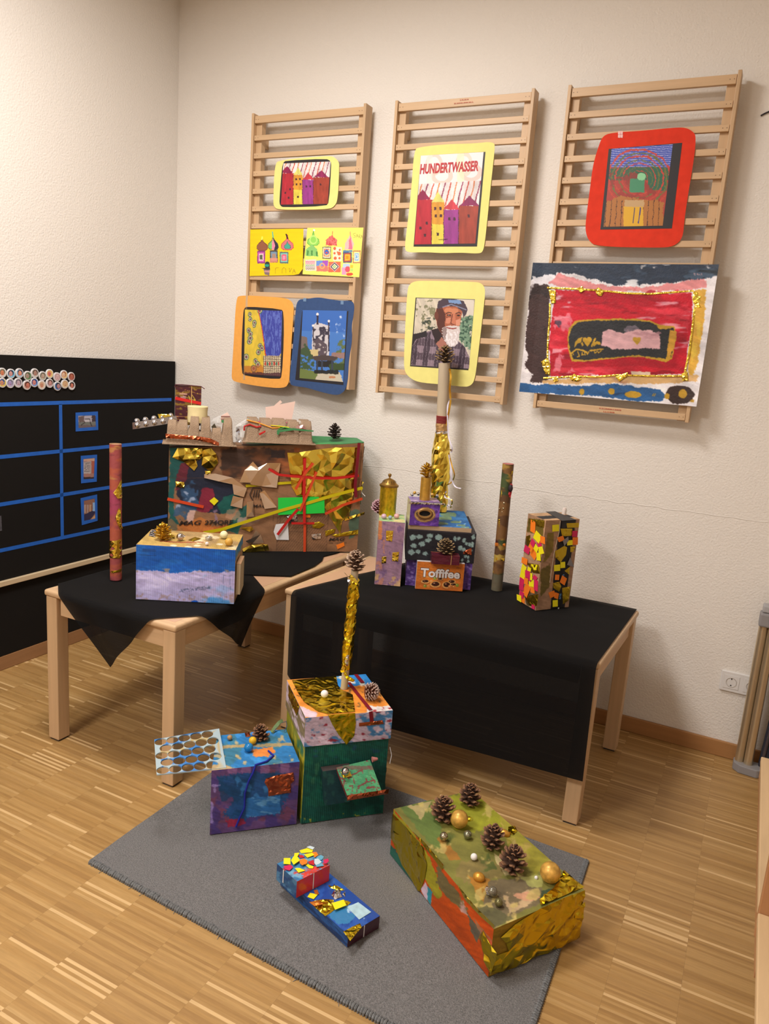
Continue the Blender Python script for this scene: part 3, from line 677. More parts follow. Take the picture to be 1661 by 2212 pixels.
MB().tube([(3.083, -.088, .05), (3.103, -.058, .38)], .006, 8).build('edge_trim', mat('case_trim', (70, 60, 60)), t)
MB().tube([(3.095, -.075, .345), (3.095, -.055, .345)], .02, 14).build('wheel', mat('wheel_black', (26, 26, 28)), t)
# bench
ash = mat('ash_wood', (203, 170, 124), rough=.45, var=(.08, (30, 5, 30)))
bn = thing('wooden_bench', (3.2, -1.2, 0), 'pale wooden bench top with reddish end at right picture edge', 'bench')
hb = .42
A0 = at(1642, 1972, z=hb); A1 = at(1627, 2205, z=hb); L0 = at(1628, 2043, z=0); U0 = at(1656, 1600, z=hb)
xl = (A0.x+A1.x)/2
MB().box(xl, xl+.5, -2.9, A0.y, hb-.02, hb).build('bench_top', ash, bn, bevel=.003)
rb_ = mat('reddish_beech', (178, 128, 84), rough=.45, var=(.05, (40, 40, 4)))
MB().box(xl+.001, xl+.45, A0.y+.0005, A0.y+.022, hb-.06, hb+.16).build('divider', rb_, bn, bevel=.002)
MB().box(xl, xl+.5, A0.y+.0225, min(-.14, A0.y+.75), hb-.02, hb).build('bench_top', ash, bn, bevel=.003)
MB().box(xl+.003, xl+.021, A0.y-.12, min(-.15, A0.y+.74), hb-.062, hb-.0205).build('apron', rb_, bn, bevel=.001)
for yy in (-2.86, A0.y-.16, min(-.2, A0.y+.68)): 
    for xx in (xl+.12, xl+.44): MB().box(xx, xx+.04, yy, yy+.04, 0, hb-.0205).build('leg', rb_, bn, bevel=.002)
# ------------------------------------------------------------------ pictures hung on the racks
YC = -.0865; NY = V((0, -1, 0))
gold = foilmat('gold_foil', (240, 212, 88), .2)
pprint = paintmat('glossy_print', .42, bump=(40, .02, .0004)); pdraw = paintmat('drawing_paper', .7, bump=(90, .08, .001)); ppaint = paintmat('poster_paint', .5, bump=(140, .35, .003))
def wp_(c, pts, y=YC): return [at(*c(*p), y=y) for p in pts]
def arc(P, r=2):                              # round a traced outline (Chaikin)
    for _ in range(r):
        Q = []
        for i in range(len(P)):
            a, b = P[i], P[(i+1) % len(P)]; Q += [(a[0]*.75+b[0]*.25, a[1]*.75+b[1]*.25), (a[0]*.25+b[0]*.75, a[1]*.25+b[1]*.75)]
        P = Q
    return P
def cardpic(name, c, outline, m, label, cat='poster', back=None, bm=None, y=YC):
    W = wp_(c, arc(outline), y); ctr = sum(W, V())/len(W); t = thing(name, ctr, label, cat)
    MB().prism(W, (0, -.0008, 0)).build('card', m, t)
    if back:
        W = wp_(c, arc(back, 1) if len(back) > 5 else back, y-.0011); MB().prism(W, (0, -.0004, 0)).build('backing', bm, t)
    return t
yel = mat('yellow_card', (236, 226, 134), rough=.8, spec=.2, var=(.03, (30, 30, 30)), bump=(60, .15, .001)); bkc = mat('black_card', (38, 34, 38), rough=.5, g=1.0)

def houses(A, x0, x1, y0, y1):
    """plain stand-in picture: a striped sky over a row of bright painted blocks"""
    w = x1-x0; h = y1-y0; X = lambda f: x0+w*f; Y = lambda f: y0+h*f
    A.rect(x0-90, y0-90, x1+90, y1+90, (226, 216, 208)).streak(.05)
    for i in range(12): A.line([(X(.02+.09*i), Y(-.08)), (X(-.12+.09*i), Y(.5))], w*.02, ((196, 80, 60), (214, 130, 80), (150, 60, 90))[i % 3], 5)
    for x, wd, top, c in ((-.04, .3, .26, (178, 40, 52)), (.24, .2, .3, (214, 150, 48)), (.24, .2, .66, (224, 204, 74)), (.43, .25, .42, (150, 56, 130)), (.66, .4, .36, (156, 62, 44))):
        A.rect(X(x), Y(top), X(x+wd), Y(1.1), c, 6).line([(X(x), Y(top)), (X(x), Y(1.1))], w*.008, (60, 30, 50), 4)
    for x, wd, top, c in ((-.02, .25, .26, (140, 30, 70)), (.24, .2, .3, (220, 214, 110)), (.43, .25, .42, (196, 60, 70)), (.68, .3, .36, (140, 36, 84))):
        A.poly([(X(x), Y(top)), (X(x+wd/2), Y(top-.17)), (X(x+wd), Y(top))], c, 5)
    for i, (u, v) in enumerate(((.28, .38), (.36, .38), (.29, .5), (.37, .5), (.05, .7), (.15, .62), (.12, .82), (.5, .55), (.58, .55), (.8, .5), (.32, .8))):
        A.rect(X(u), Y(v), X(u+.035), Y(v+.05), (72, 34, 44), 2)
    A.streak(.14, 30, 8, 0, 9); return A

t = cardpic('picture_card', c1, [(470, 560), (520, 520), (960, 483), (1010, 497), (1048, 540), (1050, 600), (1038, 880), (1005, 940), (960, 962), (740, 968), (500, 968), (465, 940), (458, 900)], yel,
            'small landscape yellow card with bright house print, topmost on left rack', back=[(548, 545), (572, 527), (930, 510), (973, 530), (978, 580), (958, 900), (930, 935), (550, 947), (518, 930), (512, 880), (535, 600)], bm=bkc)
q = [(547, 553), (972, 535), (946, 915), (527, 922)]
panel('print', houses(Art(120, 106, q), 537, 960, 540, 920), wp_(c1, q, YC-.0018), pprint, t)

# two children's drawings
def onion(A, x, y, s, c, o=(90, 60, 70)):
    P = [(x, y-1.1*s), (x+.12*s, y-.55*s), (x+.62*s, y-.1*s), (x+.68*s, y+.35*s), (x+.4*s, y+.6*s), (x-.4*s, y+.6*s), (x-.68*s, y+.35*s), (x-.62*s, y-.1*s), (x-.12*s, y-.55*s)]
    A.poly(P, c, 3).line(P+[P[0]], s*.07, o, 3); return P
def dwell(A, x0, y0, x1, y1, cs):
    for i, c in enumerate(cs): k = i/(len(cs)+.6)*.5; A.rect(x0+(x1-x0)*k, y0+(y1-y0)*k, x1-(x1-x0)*k, y1-(y1-y0)*k, c, 3)
q = [(252, 1145), (728, 1137), (720, 1552), (245, 1562)]
A = Art(170, 150, q, (246, 208, 12)); A.streak(.03)
P = onion(A, 362, 1290, 72, (150, 92, 62), (110, 60, 50)); A.line([(362, 1212), (360, 1235)], 12, (230, 240, 90))
P = onion(A, 462, 1280, 70, (120, 200, 100)); A.poly([(462, 1210), (490, 1255), (510, 1290), (505, 1325), (470, 1335)], (52, 50, 60), 3).poly([(462, 1230), (480, 1290), (470, 1330), (452, 1325), (450, 1270)], (232, 140, 160), 3).line([(455, 1168), (462, 1215)], 10, (90, 190, 150))
P = onion(A, 588, 1280, 80, (214, 120, 120), (200, 60, 60)); onion(A, 590, 1292, 42, (70, 170, 140)); A.line([(578, 1188), (590, 1225)], 13, (60, 30, 30))
dwell(A, 315, 1335, 390, 1450, [(140, 60, 120), (200, 90, 170), (240, 200, 200), (90, 100, 70)]); dwell(A, 432, 1330, 505, 1440, [(80, 76, 70), (120, 150, 170), (170, 140, 120)]); A.rect(432, 1400, 502, 1440, (240, 150, 120), 4, .8)
dwell(A, 522, 1345, 598, 1448, [(90, 110, 110), (130, 200, 180), (230, 90, 110), (240, 150, 170)])
A.ell(410, 1462, 25, 32, (50, 60, 60), 3).ell(405, 1468, 22, 12, (40, 160, 130), 3).poly([(355, 1490), (432, 1478), (435, 1510), (380, 1500)], (60, 60, 60), 4).poly([(372, 1505), (432, 1500), (425, 1560), (385, 1550)], (130, 110, 110), 6).rect(385, 1512, 430, 1530, (200, 150, 140), 4)
for P in ([(478, 1540), (482, 1490), (512, 1486)], [(540, 1536), (542, 1500), (560, 1484), (575, 1500), (574, 1532)], [(604, 1490), (608, 1528), (625, 1494)], [(632, 1538), (645, 1500), (660, 1538)], [(640, 1520), (656, 1518)]): A.line(P, 3.4, (150, 118, 30))
A.cut(A.pmask([(728, 1490), (690, 1545), (640, 1556), (760, 1580)]))
tag(panel('child_drawing', A, wp_(c1, q, YC-.001), pdraw, disp=(fbm(A.u*3, A.v*3, 2)-.5)*.004), 'deep yellow sheet with three coloured onion domes, hung on left rack', 'drawing')
q = [(763, 1130), (1266, 1128), (1228, 1573), (720, 1546)]
A = Art(180, 160, q, (245, 236, 108)); A.streak(.02)
P = onion(A, 815, 1240, 75, (150, 215, 90), (70, 170, 70)); A.ell(815, 1235, 30, 34, (190, 235, 120), rim=.2).ell(822, 1150, 9, 9, (235, 245, 235))
A.poly([(750, 1380), (748, 1320), (800, 1275), (850, 1320), (858, 1385)], (140, 200, 110), 6).rect(758, 1330, 772, 1375, (80, 140, 70), 3).rect(795, 1330, 808, 1375, (80, 140, 70), 3).rect(838, 1340, 852, 1380, (80, 140, 70), 3)
A.poly([(925, 1285), (930, 1235), (975, 1190), (1025, 1235), (1025, 1288)], (224, 120, 110), 6).line([(985, 1160), (985, 1210)], 5, (230, 70, 70)).blot((200, 50, 50), .55, 60, 4, .8, [(925, 1285), (930, 1235), (975, 1190), (1025, 1235), (1025, 1288)])
dwell(A, 895, 1295, 972, 1405, [(120, 110, 80), (240, 235, 190), (230, 110, 90), (240, 230, 150), (80, 130, 180)]); A.ell(932, 1345, 20, 24, (60, 110, 190), 3).ell(932, 1350, 10, 8, (230, 80, 60))
A.rect(990, 1300, 1068, 1425, (246, 238, 200))
for x, y, r in ((1005, 1312, 13), (1045, 1358, 16), (1010, 1400, 14), (1050, 1325, 9), (1030, 1345, 7), (1004, 1355, 10), (1048, 1400, 10)): A.ell(x, y, r, r*1.1, (226, 110, 70), 1)
A.poly([(1095, 1320), (1100, 1265), (1145, 1190), (1180, 1270), (1165, 1325)], (242, 190, 180), 4).poly([(1130, 1320), (1135, 1240), (1150, 1200), (1168, 1320)], (226, 120, 140), 3).line([(1145, 1165), (1148, 1210)], 6, (230, 120, 110))
A.rect(1080, 1328, 1165, 1345, (90, 130, 170), 2); dwell(A, 1080, 1345, 1160, 1440, [(80, 90, 120), (200, 90, 60), (245, 190, 60), (240, 150, 30)])
dwell(A, 1172, 1330, 1240, 1445, [(190, 100, 90), (246, 230, 120), (240, 230, 190), (120, 180, 215), (240, 235, 220), (120, 180, 215)])
A.rect(745, 1412, 840, 1515, (244, 220, 196), 3); 
for i, c in enumerate(((226, 90, 140), (230, 140, 160), (120, 190, 130), (150, 160, 170), (120, 130, 120))): A.line([(748+k*8, 1432+i*16+(6 if k % 2 else -6)) for k in range(11)], 5, c)
A.rect(842, 1420, 898, 1470, (110, 150, 215), 3).rect(896, 1420, 945, 1470, (170, 90, 190), 3).rect(842, 1470, 945, 1520, (220, 130, 110), 4).ell(893, 1470, 20, 22, (240, 180, 110), rim=.25)
A.rect(948, 1432, 1058, 1528, (232, 112, 80), 3); 
for r, c in ((46, (240, 190, 190)), (38, (86, 90, 96)), (26, (240, 240, 200)), (15, (130, 190, 60)), (7, (230, 235, 190))): A.poly([(1003, 1476-r), (1003+r, 1476), (1003, 1476+r), (1003-r, 1476)], c, 2)
A.rect(1078, 1450, 1140, 1490, (190, 210, 225), 5).rect(1068, 1485, 1110, 1550, (240, 160, 190), 6).ell(1122, 1500, 24, 28, (230, 90, 100), 4).ell(1140, 1545, 30, 14, (226, 84, 60), 4).rect(1146, 1462, 1172, 1490, (245, 200, 60), 2).rect(1146, 1494, 1172, 1520, (190, 225, 110), 2)
tx = [[(1195, 1178), (1176, 1180), (1174, 1192), (1190, 1200), (1190, 1212), (1172, 1214)], [(1200, 1218), (1208, 1186), (1220, 1216)], [(1203, 1206), (1217, 1204)], [(1228, 1220), (1226, 1190), (1238, 1192), (1236, 1204), (1228, 1206), (1240, 1220)], [(1244, 1222), (1250, 1192), (1259, 1220)], [(1246, 1210), (1257, 1208)]]
for P in tx: A.line(P, 3.2, (150, 140, 70))
tag(panel('child_drawing', A, wp_(c1, q, YC-.0022), pdraw, disp=(fbm(A.u*3, A.v*2, 6)-.5)*.003), 'pale lemon sheet with small coloured houses and domes, right of the deep yellow sheet', 'drawing')

# orange card: plain yellow and blue stand-in
t = cardpic('picture_card', c2, [(125, 185), (160, 157), (360, 165), (560, 180), (612, 200), (643, 245), (640, 330), (620, 600), (605, 870), (600, 940), (560, 995), (330, 975), (120, 935), (88, 912), (85, 860), (105, 560)], mat('orange_card', (242, 170, 80), rough=.85, spec=.15, var=(.04, (60, 60, 60)), bump=(300, .2, .001)),
            'orange rounded card with yellow and blue print, bottom left of left rack', back=[(196, 275), (225, 257), (530, 280), (551, 312), (553, 560), (535, 885), (510, 912), (210, 882), (172, 850), (175, 560), (188, 330)], bm=bkc)
q = [(203, 285), (537, 298), (523, 885), (197, 860)]; A = Art(100, 170, q, (222, 190, 62))
A.streak(.1, 30, 10).poly([(325, 270), (560, 270), (560, 640), (480, 740), (392, 720), (360, 480)], (62, 70, 158), 6); A.mix((A.pmask([(325, 270), (560, 270), (560, 640), (480, 740), (392, 720), (360, 480)], 4)) & (fbm(A.x*.16, A.y*.02, 4) > .56), (110, 130, 200), .7)
for i in range(16):
    x, y = rnd.uniform(210, 340+i*2), 300+i*34+rnd.uniform(-8, 8); r = rnd.uniform(16, 27)
    for k, c in ((1, (90, 120, 80)), (.7, (200, 190, 150)), (.45, (120, 80, 90))): A.ell(x, y, r*k, r*k*1.25, c, 3)
A.line([(322, 285), (360, 480), (392, 720)], 7, (200, 60, 40), 4)
A.rect(190, 790, 560, 900, (186, 92, 44), 20, .6).rect(370, 700, 530, 880, (206, 190, 150), 4)
for i in range(9): A.line([(372+i*19, 700), (372+i*19, 885)], 4, (100, 60, 60), 3).line([(370, 710+i*21), (530, 712+i*21)], 4, (90, 70, 70), 3)
for i in range(7): A.rect(380+i*20, 756, 392+i*20, 786, ((190, 50, 40), (60, 110, 90))[i % 2], 3)
A.rect(180, 850, 540, 900, (80, 44, 50), 10, .8)
panel('print', A, wp_(c2, q, YC-.0018), pprint, t)

# blue card with a photograph of a tower house
t = cardpic('picture_card', c2, [(672, 195), (760, 190), (860, 174), (950, 190), (1060, 208), (1160, 204), (1187, 240), (1180, 330), (1160, 430), (1168, 560), (1135, 740), (1130, 900), (1110, 1000), (1060, 1048), (1000, 1052), (870, 1020), (760, 985), (650, 972), (603, 955), (612, 820), (640, 560), (655, 330)], mat('blue_card', (62, 84, 122), rough=.85, spec=.15, var=(.06, (60, 60, 60)), bump=(300, .2, .001)),
            'wavy-edged dark blue card with a tower photo, bottom right of left rack', back=[(716, 300), (1132, 300), (1086, 962), (655, 915)], bm=bkc, y=YC-.002)
q = [(722, 290), (1118, 297), (1085, 935), (693, 900)]; A = Art(120, 190, q, (74, 124, 192))
A.mix(A.v < .3, (52, 98, 176), .6).blot((214, 224, 236), .62, 9, 8, .9, [(1020, 340), (1120, 340), (1115, 620), (960, 600), (1020, 480)], soft=.08)
for P, c in (([(705, 520), (760, 530), (770, 640), (700, 660)], (120, 104, 96)), ([(810, 430), (850, 395), (960, 430), (958, 700), (800, 690)], (206, 200, 198))): A.poly(P, c, 5)
A.blot((52, 46, 60), .55, 22, 5, .95, [(815, 440), (955, 440), (955, 600), (820, 600)]).poly([(815, 560), (860, 540), (940, 600), (938, 690), (815, 690)], (90, 78, 84), 8).blot((200, 190, 180), .6, 26, 3, .9, [(815, 560), (940, 600), (938, 690), (815, 690)])
A.rect(845, 330, 862, 420, (52, 44, 60)).rect(948, 395, 960, 660, (56, 48, 62)).rect(810, 430, 820, 560, (60, 50, 60))
for x, y, r in ((853, 326, 12), (955, 388, 11), (814, 428, 10)): A.ell(x, y, r, r, (232, 228, 222))
A.rect(765, 640, 860, 700, (206, 186, 130), 6).blot((66, 86, 56), .36, 20, 2, 1, [(695, 590), (760, 600), (815, 700), (830, 820), (690, 820)]).blot((96, 112, 70), .4, 26, 5, 1, [(1045, 560), (1110, 540), (1100, 800), (990, 790), (1000, 700)]).rect(980, 670, 1110, 720, (170, 120, 96), 8, .8)
A.poly([(800, 705), (920, 690), (1040, 712), (1010, 742), (830, 740)], (78, 66, 62), 2).rect(840, 742, 1000, 800, (40, 38, 36), 6).rect(960, 770, 1110, 830, (60, 78, 44), 8)
for x in (850, 893, 985): A.rect(x-8, 740, x+8, 850, (58, 66, 80), 2)
A.poly([(680, 810), (880, 850), (860, 930), (680, 910)], (110, 124, 66), 8).poly([(860, 850), (1050, 850), (1090, 950), (830, 930)], (200, 190, 164), 8).ell(985, 890, 30, 12, (190, 130, 90), 4).rect(820, 830, 1040, 862, (34, 34, 30), 8, .9)
panel('print', A, wp_(c2, q, YC-.0040), pprint, t)
for x, y in ((745, 198), (1080, 225)): sheet('tape_piece', [V((p.x, YC-.0028, p.z)) for p in wp_(c2, [(x-13, y-16), (x+13, y-14), (x+11, y+16), (x-15, y+14)])], NY, mat('clear_tape', (110, 140, 170), rough=.3), t)

# poster with the book cover
t = cardpic('picture_card', c3, [(453, 568), (500, 545), (720, 520), (960, 515), (1138, 496), (1143, 560), (1110, 850), (1080, 1150), (1060, 1340), (1042, 1440), (1000, 1456), (850, 1446), (700, 1452), (560, 1442), (390, 1447), (371, 1400), (400, 1180), (430, 900)], yel,
            'tall yellow card with a book cover print reading HUNDERTWASSER', back=[(510, 618), (1062, 585), (990, 1394), (448, 1395)], bm=bkc)
q = [(510, 618), (1046, 587), (975, 1368), (455, 1376)]; A = Art(170, 240, q, (238, 226, 220))
A.ell(625, 690, 60, 80, (240, 200, 178), 2, .8, rim=.22).ell(690, 790, 76, 60, (240, 196, 176), 2, .8, rim=.26).ell(880, 690, 60, 90, (242, 205, 180), 2, .8, rim=.22).ell(935, 760, 80, 64, (242, 190, 172), 2, .8, rim=.26).rect(820, 600, 880, 840, (244, 232, 186), 3, .7).rect(560, 600, 610, 860, (244, 226, 210), 3, .7)
lo = A.y > 862-(A.x-490)*.056
B = Art(170, 240, q); houses(B, 470, 1020, 860, 1380); A.c = np.where(lo[..., None], B.c, A.c)
panel('print', A, wp_(c3, q, YC-.0018), pprint, t)
a, b = wp_(c3, [(502, 772), (1000, 744)], YC-.002); up = wp_(c3, [(502, 772), (510, 692)], YC-.002)
text('lettering', 'HUNDERTWASSER', a, b-a, up[1]-up[0], (up[1]-up[0]).length, mat('red_print', (184, 40, 44), rough=.5), t, width=(b-a).length, off=.03)
a, b = wp_(c3, [(660, 1340), (738, 1335)], YC-.002)
text('lettering', 'TASCHEN', a, b-a, up[1]-up[0], .0035, mat('dark_print', (50, 40, 46), rough=.5), t, width=(b-a).length)

# portrait
t = cardpic('picture_card', c4, [(395, 270), (412, 215), (460, 186), (560, 183), (960, 192), (1025, 202), (1056, 240), (1060, 300), (1030, 560), (990, 900), (968, 1040), (935, 1080), (890, 1092), (700, 1070), (480, 1052), (400, 1000), (370, 950), (366, 850), (378, 560)], yel,
            'rounded yellow card with portrait photo of a bearded person in a cap', back=[(466, 327), (972, 342), (916, 948), (418, 914)], bm=bkc)
q = [(474, 332), (970, 345), (920, 935), (426, 905)]; A = Art(170, 210, q, (206, 194, 170))
A.streak(.12, 8, 40, 1.2).blot((120, 118, 84), .55, 24, 3, .85, [(470, 380), (640, 340), (640, 500), (560, 600), (470, 500)]).blot((52, 60, 48), .55, 26, 8, .9, [(520, 480), (640, 500), (640, 600), (510, 610)])
A.blot((120, 150, 120), .3, 24, 4, 1, [(840, 500), (970, 470), (960, 780), (880, 760), (820, 640)]).blot((60, 90, 70), .52, 40, 6, 1, [(840, 500), (970, 480), (960, 780), (880, 760), (820, 640)]).rect(860, 350, 965, 480, (222, 212, 196), 12, .7)
A.poly([(426, 905), (430, 760), (470, 660), (600, 600), (700, 590), (820, 680), (880, 740), (925, 830), (930, 950), (426, 930)], (140, 120, 128), 6)   # shirt
SH = [(430, 900), (440, 740), (500, 650), (640, 600), (700, 650), (800, 680), (880, 740), (925, 830), (925, 940)]
m = A.pmask(SH, 4); X, Y = A.w(7); A.mix(m & (np.floor((X+Y*.12)/52) % 2 == 0), (52, 40, 50), .75).mix(m & (np.floor((Y-X*.1)/62) % 2 == 0), (60, 46, 56), .7).mix(m & ((X+Y*.12) % 26 < 3), (196, 180, 186), .5)
A.poly([(436, 640), (560, 610), (560, 660), (470, 680), (436, 740)], (40, 34, 38), 5).poly([(600, 600), (660, 580), (720, 640), (700, 760), (640, 720)], (46, 32, 34), 8).poly([(640, 720), (690, 660), (740, 740), (700, 800)], (170, 110, 92), 8)
A.poly([(640, 430), (680, 400), (840, 400), (866, 440), (850, 520), (840, 600), (780, 640), (700, 640), (660, 590), (640, 520)], (170, 96, 66), 5)            # face
A.poly([(640, 420), (690, 410), (720, 470), (715, 600), (690, 650), (650, 560)], (88, 46, 36), 8).ell(645, 480, 18, 36, (110, 58, 44), 3)                        # shade side and ear
A.ell(775, 440, 60, 26, (204, 130, 92), 8).poly([(735, 500), (775, 490), (760, 550), (720, 540)], (206, 134, 104), 8).poly([(806, 520), (846, 500), (846, 560), (812, 560)], (214, 146, 116), 6)
A.poly([(782, 460), (802, 465), (812, 545), (790, 560), (765, 545), (778, 500)], (196, 118, 86), 3).line([(782, 470), (768, 548), (795, 556)], 6, (98, 48, 38))      # nose
A.line([(728, 462), (745, 452), (772, 458)], 8, (70, 44, 38)).line([(810, 462), (835, 452), (850, 460)], 7, (70, 44, 38)).ell(752, 476, 17, 8, (52, 30, 28)).ell(832, 478, 14, 7, (52, 30, 28)).ell(750, 475, 5, 4, (190, 160, 150)).line([(726, 494), (772, 492)], 4, (120, 62, 48))
A.poly([(690, 590), (730, 570), (780, 560), (838, 566), (845, 620), (835, 700), (800, 740), (760, 745), (720, 700), (695, 650)], (214, 200, 192), 12).blot((240, 232, 228), .5, 30, 5, .9, [(700, 600), (840, 590), (830, 720), (770, 745), (710, 690)], fx=60).poly([(690, 580), (735, 575), (720, 690), (695, 640)], (120, 96, 90), 12, .7)
A.line([(735, 583), (780, 592), (812, 586)], 10, (150, 62, 56), 2)
A.poly([(650, 420), (655, 360), (700, 335), (800, 338), (880, 360), (908, 430), (900, 470), (872, 500), (866, 450), (820, 405), (740, 395), (690, 415)], (72, 58, 68), 5).poly([(745, 345), (840, 350), (860, 380), (800, 380), (750, 370)], (120, 150, 190), 6).line([(700, 408), (770, 385), (850, 412), (898, 430)], 9, (130, 130, 150), 3)
panel('print', A, wp_(c4, q, YC-.0018), pprint, t)

# red card: plain stand-in of nested rounded loops over blue and ochre
t = cardpic('picture_card', c5, [(578, 560), (600, 515), (650, 494), (870, 480), (1040, 462), (1130, 460), (1180, 490), (1194, 520), (1185, 640), (1145, 880), (1120, 1050), (1110, 1170), (1050, 1222), (960, 1230), (560, 1222), (505, 1182), (487, 1120), (490, 1050), (510, 900), (525, 780), (540, 680)], mat('red_card', (220, 60, 38), rough=.8, spec=.2, var=(.08, (30, 30, 30)), bump=(150, .3, .001)),
            'large red rounded card with dark framed print on right rack', back=[(636, 597), (1106, 558), (1040, 1106), (582, 1113)], bm=bkc)
q = [(655, 597), (1046, 567), (981, 1088), (603, 1095)]; A = Art(130, 170, q, (172, 62, 50))
A.rect(600, 540, 1060, 715, (64, 84, 176), 8); A.mix((A.y < 715) & (((A.y+fbm(A.x*.02, A.y*.01, 3)*14) % 14) < 4), (190, 190, 220), .8).rect(600, 715, 1060, 800, (60, 96, 70), 10).rect(890, 715, 1010, 865, (50, 100, 74), 10)
for i in range(7):
    k = 1-i*.12; A.ell(830, 790, 200*k, 190*k, ((196, 66, 50), (110, 110, 56))[i % 2], 10, rim=.03)
A.blot((150, 50, 44), .5, 14, 6, .8, [(640, 760), (780, 720), (940, 880), (900, 930), (660, 920)]).rect(770, 790, 865, 875, (70, 140, 100), 4).ell(845, 775, 28, 24, (140, 206, 150), 3)
A.poly([(600, 940), (720, 900), (990, 940), (990, 1110), (590, 1110)], (176, 112, 52), 12); 
for i in range(11): A.line([(620+i*34, 925), (608+i*34, 1095)], 4, (70, 40, 30), 6)
A.rect(730, 965, 855, 1095, (222, 170, 40), 4).rect(735, 925, 862, 968, (196, 160, 110), 4).line([(800, 975), (790, 1070)], 6, (70, 60, 100)).line([(838, 975), (825, 1070)], 8, (70, 60, 120))
panel('print', A, wp_(c5, q, YC-.0018), pprint, t)
for i in range(4):
    x, y = 703+(i % 2)*16, 492+(i//2)*22; sheet('tape_piece', wp_(c5, [(x-7, y-8), (x+8, y-8), (x+6, y+13), (x-8, y+11)], YC-.0009), NY, mat('white_tape', (240, 190, 180), rough=.5), t)

# the big children's painting, a curling sheet hung from the right rack
q = [(155, 83), (1343, 95), (1199, 1001), (68, 906)]; A = Art(330, 260, q, (232, 226, 222))
gl = (188, 146, 40)
A.poly([(140, 60), (1360, 60), (1350, 165), (1290, 175), (1170, 190), (1030, 215), (960, 220), (700, 230), (520, 190), (420, 150), (330, 150), (140, 200)], (42, 54, 70), 14, k=2)
A.blot((70, 92, 112), .55, 9, 3, .9, [(150, 90), (1340, 100), (1340, 180), (500, 200), (150, 190)], fx=3).blot((18, 28, 36), .62, 9, 13, .9, [(150, 90), (1340, 100), (1340, 180), (500, 200), (150, 190)], fx=3)
A.blot((214, 210, 206), .66, 22, 4, 1, [(140, 70), (1350, 80), (1350, 110), (140, 110)], fx=9).blot((214, 214, 212), .6, 22, 9, 1, [(560, 165), (860, 170), (860, 235), (560, 220)], fx=8)
A.poly([(150, 165), (280, 165), (320, 215), (160, 220)], (225, 222, 222), 20, k=2)
A.poly([(250, 215), (320, 150), (480, 200), (640, 235), (830, 240), (1000, 225), (1250, 185), (1270, 240), (1100, 265), (620, 265), (420, 245)], (222, 142, 140), 12, k=2).blot((200, 100, 104), .6, 10, 5, .8, [(250, 215), (320, 150), (480, 200), (640, 235), (830, 240), (700, 265), (420, 245)], fx=4)
A.poly([(150, 235), (240, 225), (265, 250), (255, 520), (245, 650), (255, 800), (225, 845), (130, 850), (150, 800), (110, 760), (120, 660), (100, 590), (125, 420), (125, 320)], (66, 46, 44), 14, k=2).blot((44, 30, 30), .58, 10, 2, .9, [(130, 230), (250, 230), (250, 830), (110, 840)])
A.poly([(1195, 260), (1262, 262), (1250, 400), (1220, 640), (1190, 790), (1140, 830), (1155, 560), (1180, 380)], (220, 170, 62), 12, k=2).blot((232, 196, 70), .55, 12, 6, .9, [(1190, 380), (1250, 380), (1190, 790), (1140, 800)])
A.poly([(300, 255), (560, 262), (800, 285), (1172, 275), (1175, 400), (1150, 600), (1120, 790), (780, 810), (560, 800), (430, 815), (265, 805), (262, 640), (250, 640), (275, 420)], (198, 24, 44), 8, k=1.5)
A.blot((224, 60, 74), .6, 8, 8, .8, [(280, 260), (1170, 280), (1120, 790), (265, 800)], fx=3).blot((166, 12, 34), .6, 9, 18, .8, [(280, 260), (1170, 280), (1120, 790), (265, 800)], fx=3)
A.blot((234, 190, 192), .64, 26, 41, .7, [(280, 260), (1172, 280), (1120, 790), (265, 800)], fx=5).blot((120, 8, 26), .66, 26, 42, .6, [(280, 260), (1172, 280), (1120, 790), (265, 800)], fx=5)
A.blot((226, 130, 140), .5, 14, 21, .75, [(300, 400), (400, 410), (395, 520), (300, 560)], fx=18).blot((226, 130, 140), .48, 14, 22, .8, [(255, 650), (400, 680), (430, 780), (270, 810)], fx=20).blot((60, 50, 70), .62, 16, 23, .8, [(300, 430), (380, 430), (370, 540), (310, 540)]).blot((236, 210, 210), .7, 22, 25, .8, [(280, 270), (520, 260), (520, 440), (300, 420)], fx=8)
Z = [(385, 500), (420, 455), (500, 445), (700, 437), (900, 450), (960, 480), (1060, 492), (1072, 560), (1040, 700), (1005, 720), (830, 682), (640, 698), (470, 718), (400, 715), (380, 640), (372, 560)]
A.poly(Z, gl, 5).poly([(x+(720-x)*.035+3, y+(580-y)*.075) for x, y in Z[:9]]+[(1030, 500), (1015, 640), (1000, 700)]+[(x+(720-x)*.03, y+(580-y)*.09) for x, y in Z[10:]], (40, 42, 44), 7).poly([(940, 480), (1060, 490), (1010, 505), (960, 505)], gl, 8).poly([(1030, 510), (1072, 520), (1050, 640), (1015, 700), (1010, 650)], (202, 150, 52), 6)
A.ell(785, 510, 50, 26, (110, 100, 108), 8).poly([(600, 520), (640, 508), (730, 535), (800, 515), (905, 512), (962, 550), (968, 635), (800, 632), (660, 638), (640, 622), (588, 612)], (214, 166, 166), 7, k=2).blot((184, 134, 138), .6, 14, 4, .8, [(600, 520), (960, 530), (960, 620), (600, 620)], fx=4)
for cx_, cy_, s_ in ((818, 580, 26), (500, 585, 30)): A.ell(cx_-s_*.45, cy_-s_*.3, s_*.55, s_*.55, gl, 3).ell(cx_+s_*.45, cy_-s_*.3, s_*.55, s_*.55, gl, 3).poly([(cx_-s_, cy_-s_*.2), (cx_+s_, cy_-s_*.2), (cx_, cy_+s_*1.2)], gl, 3)
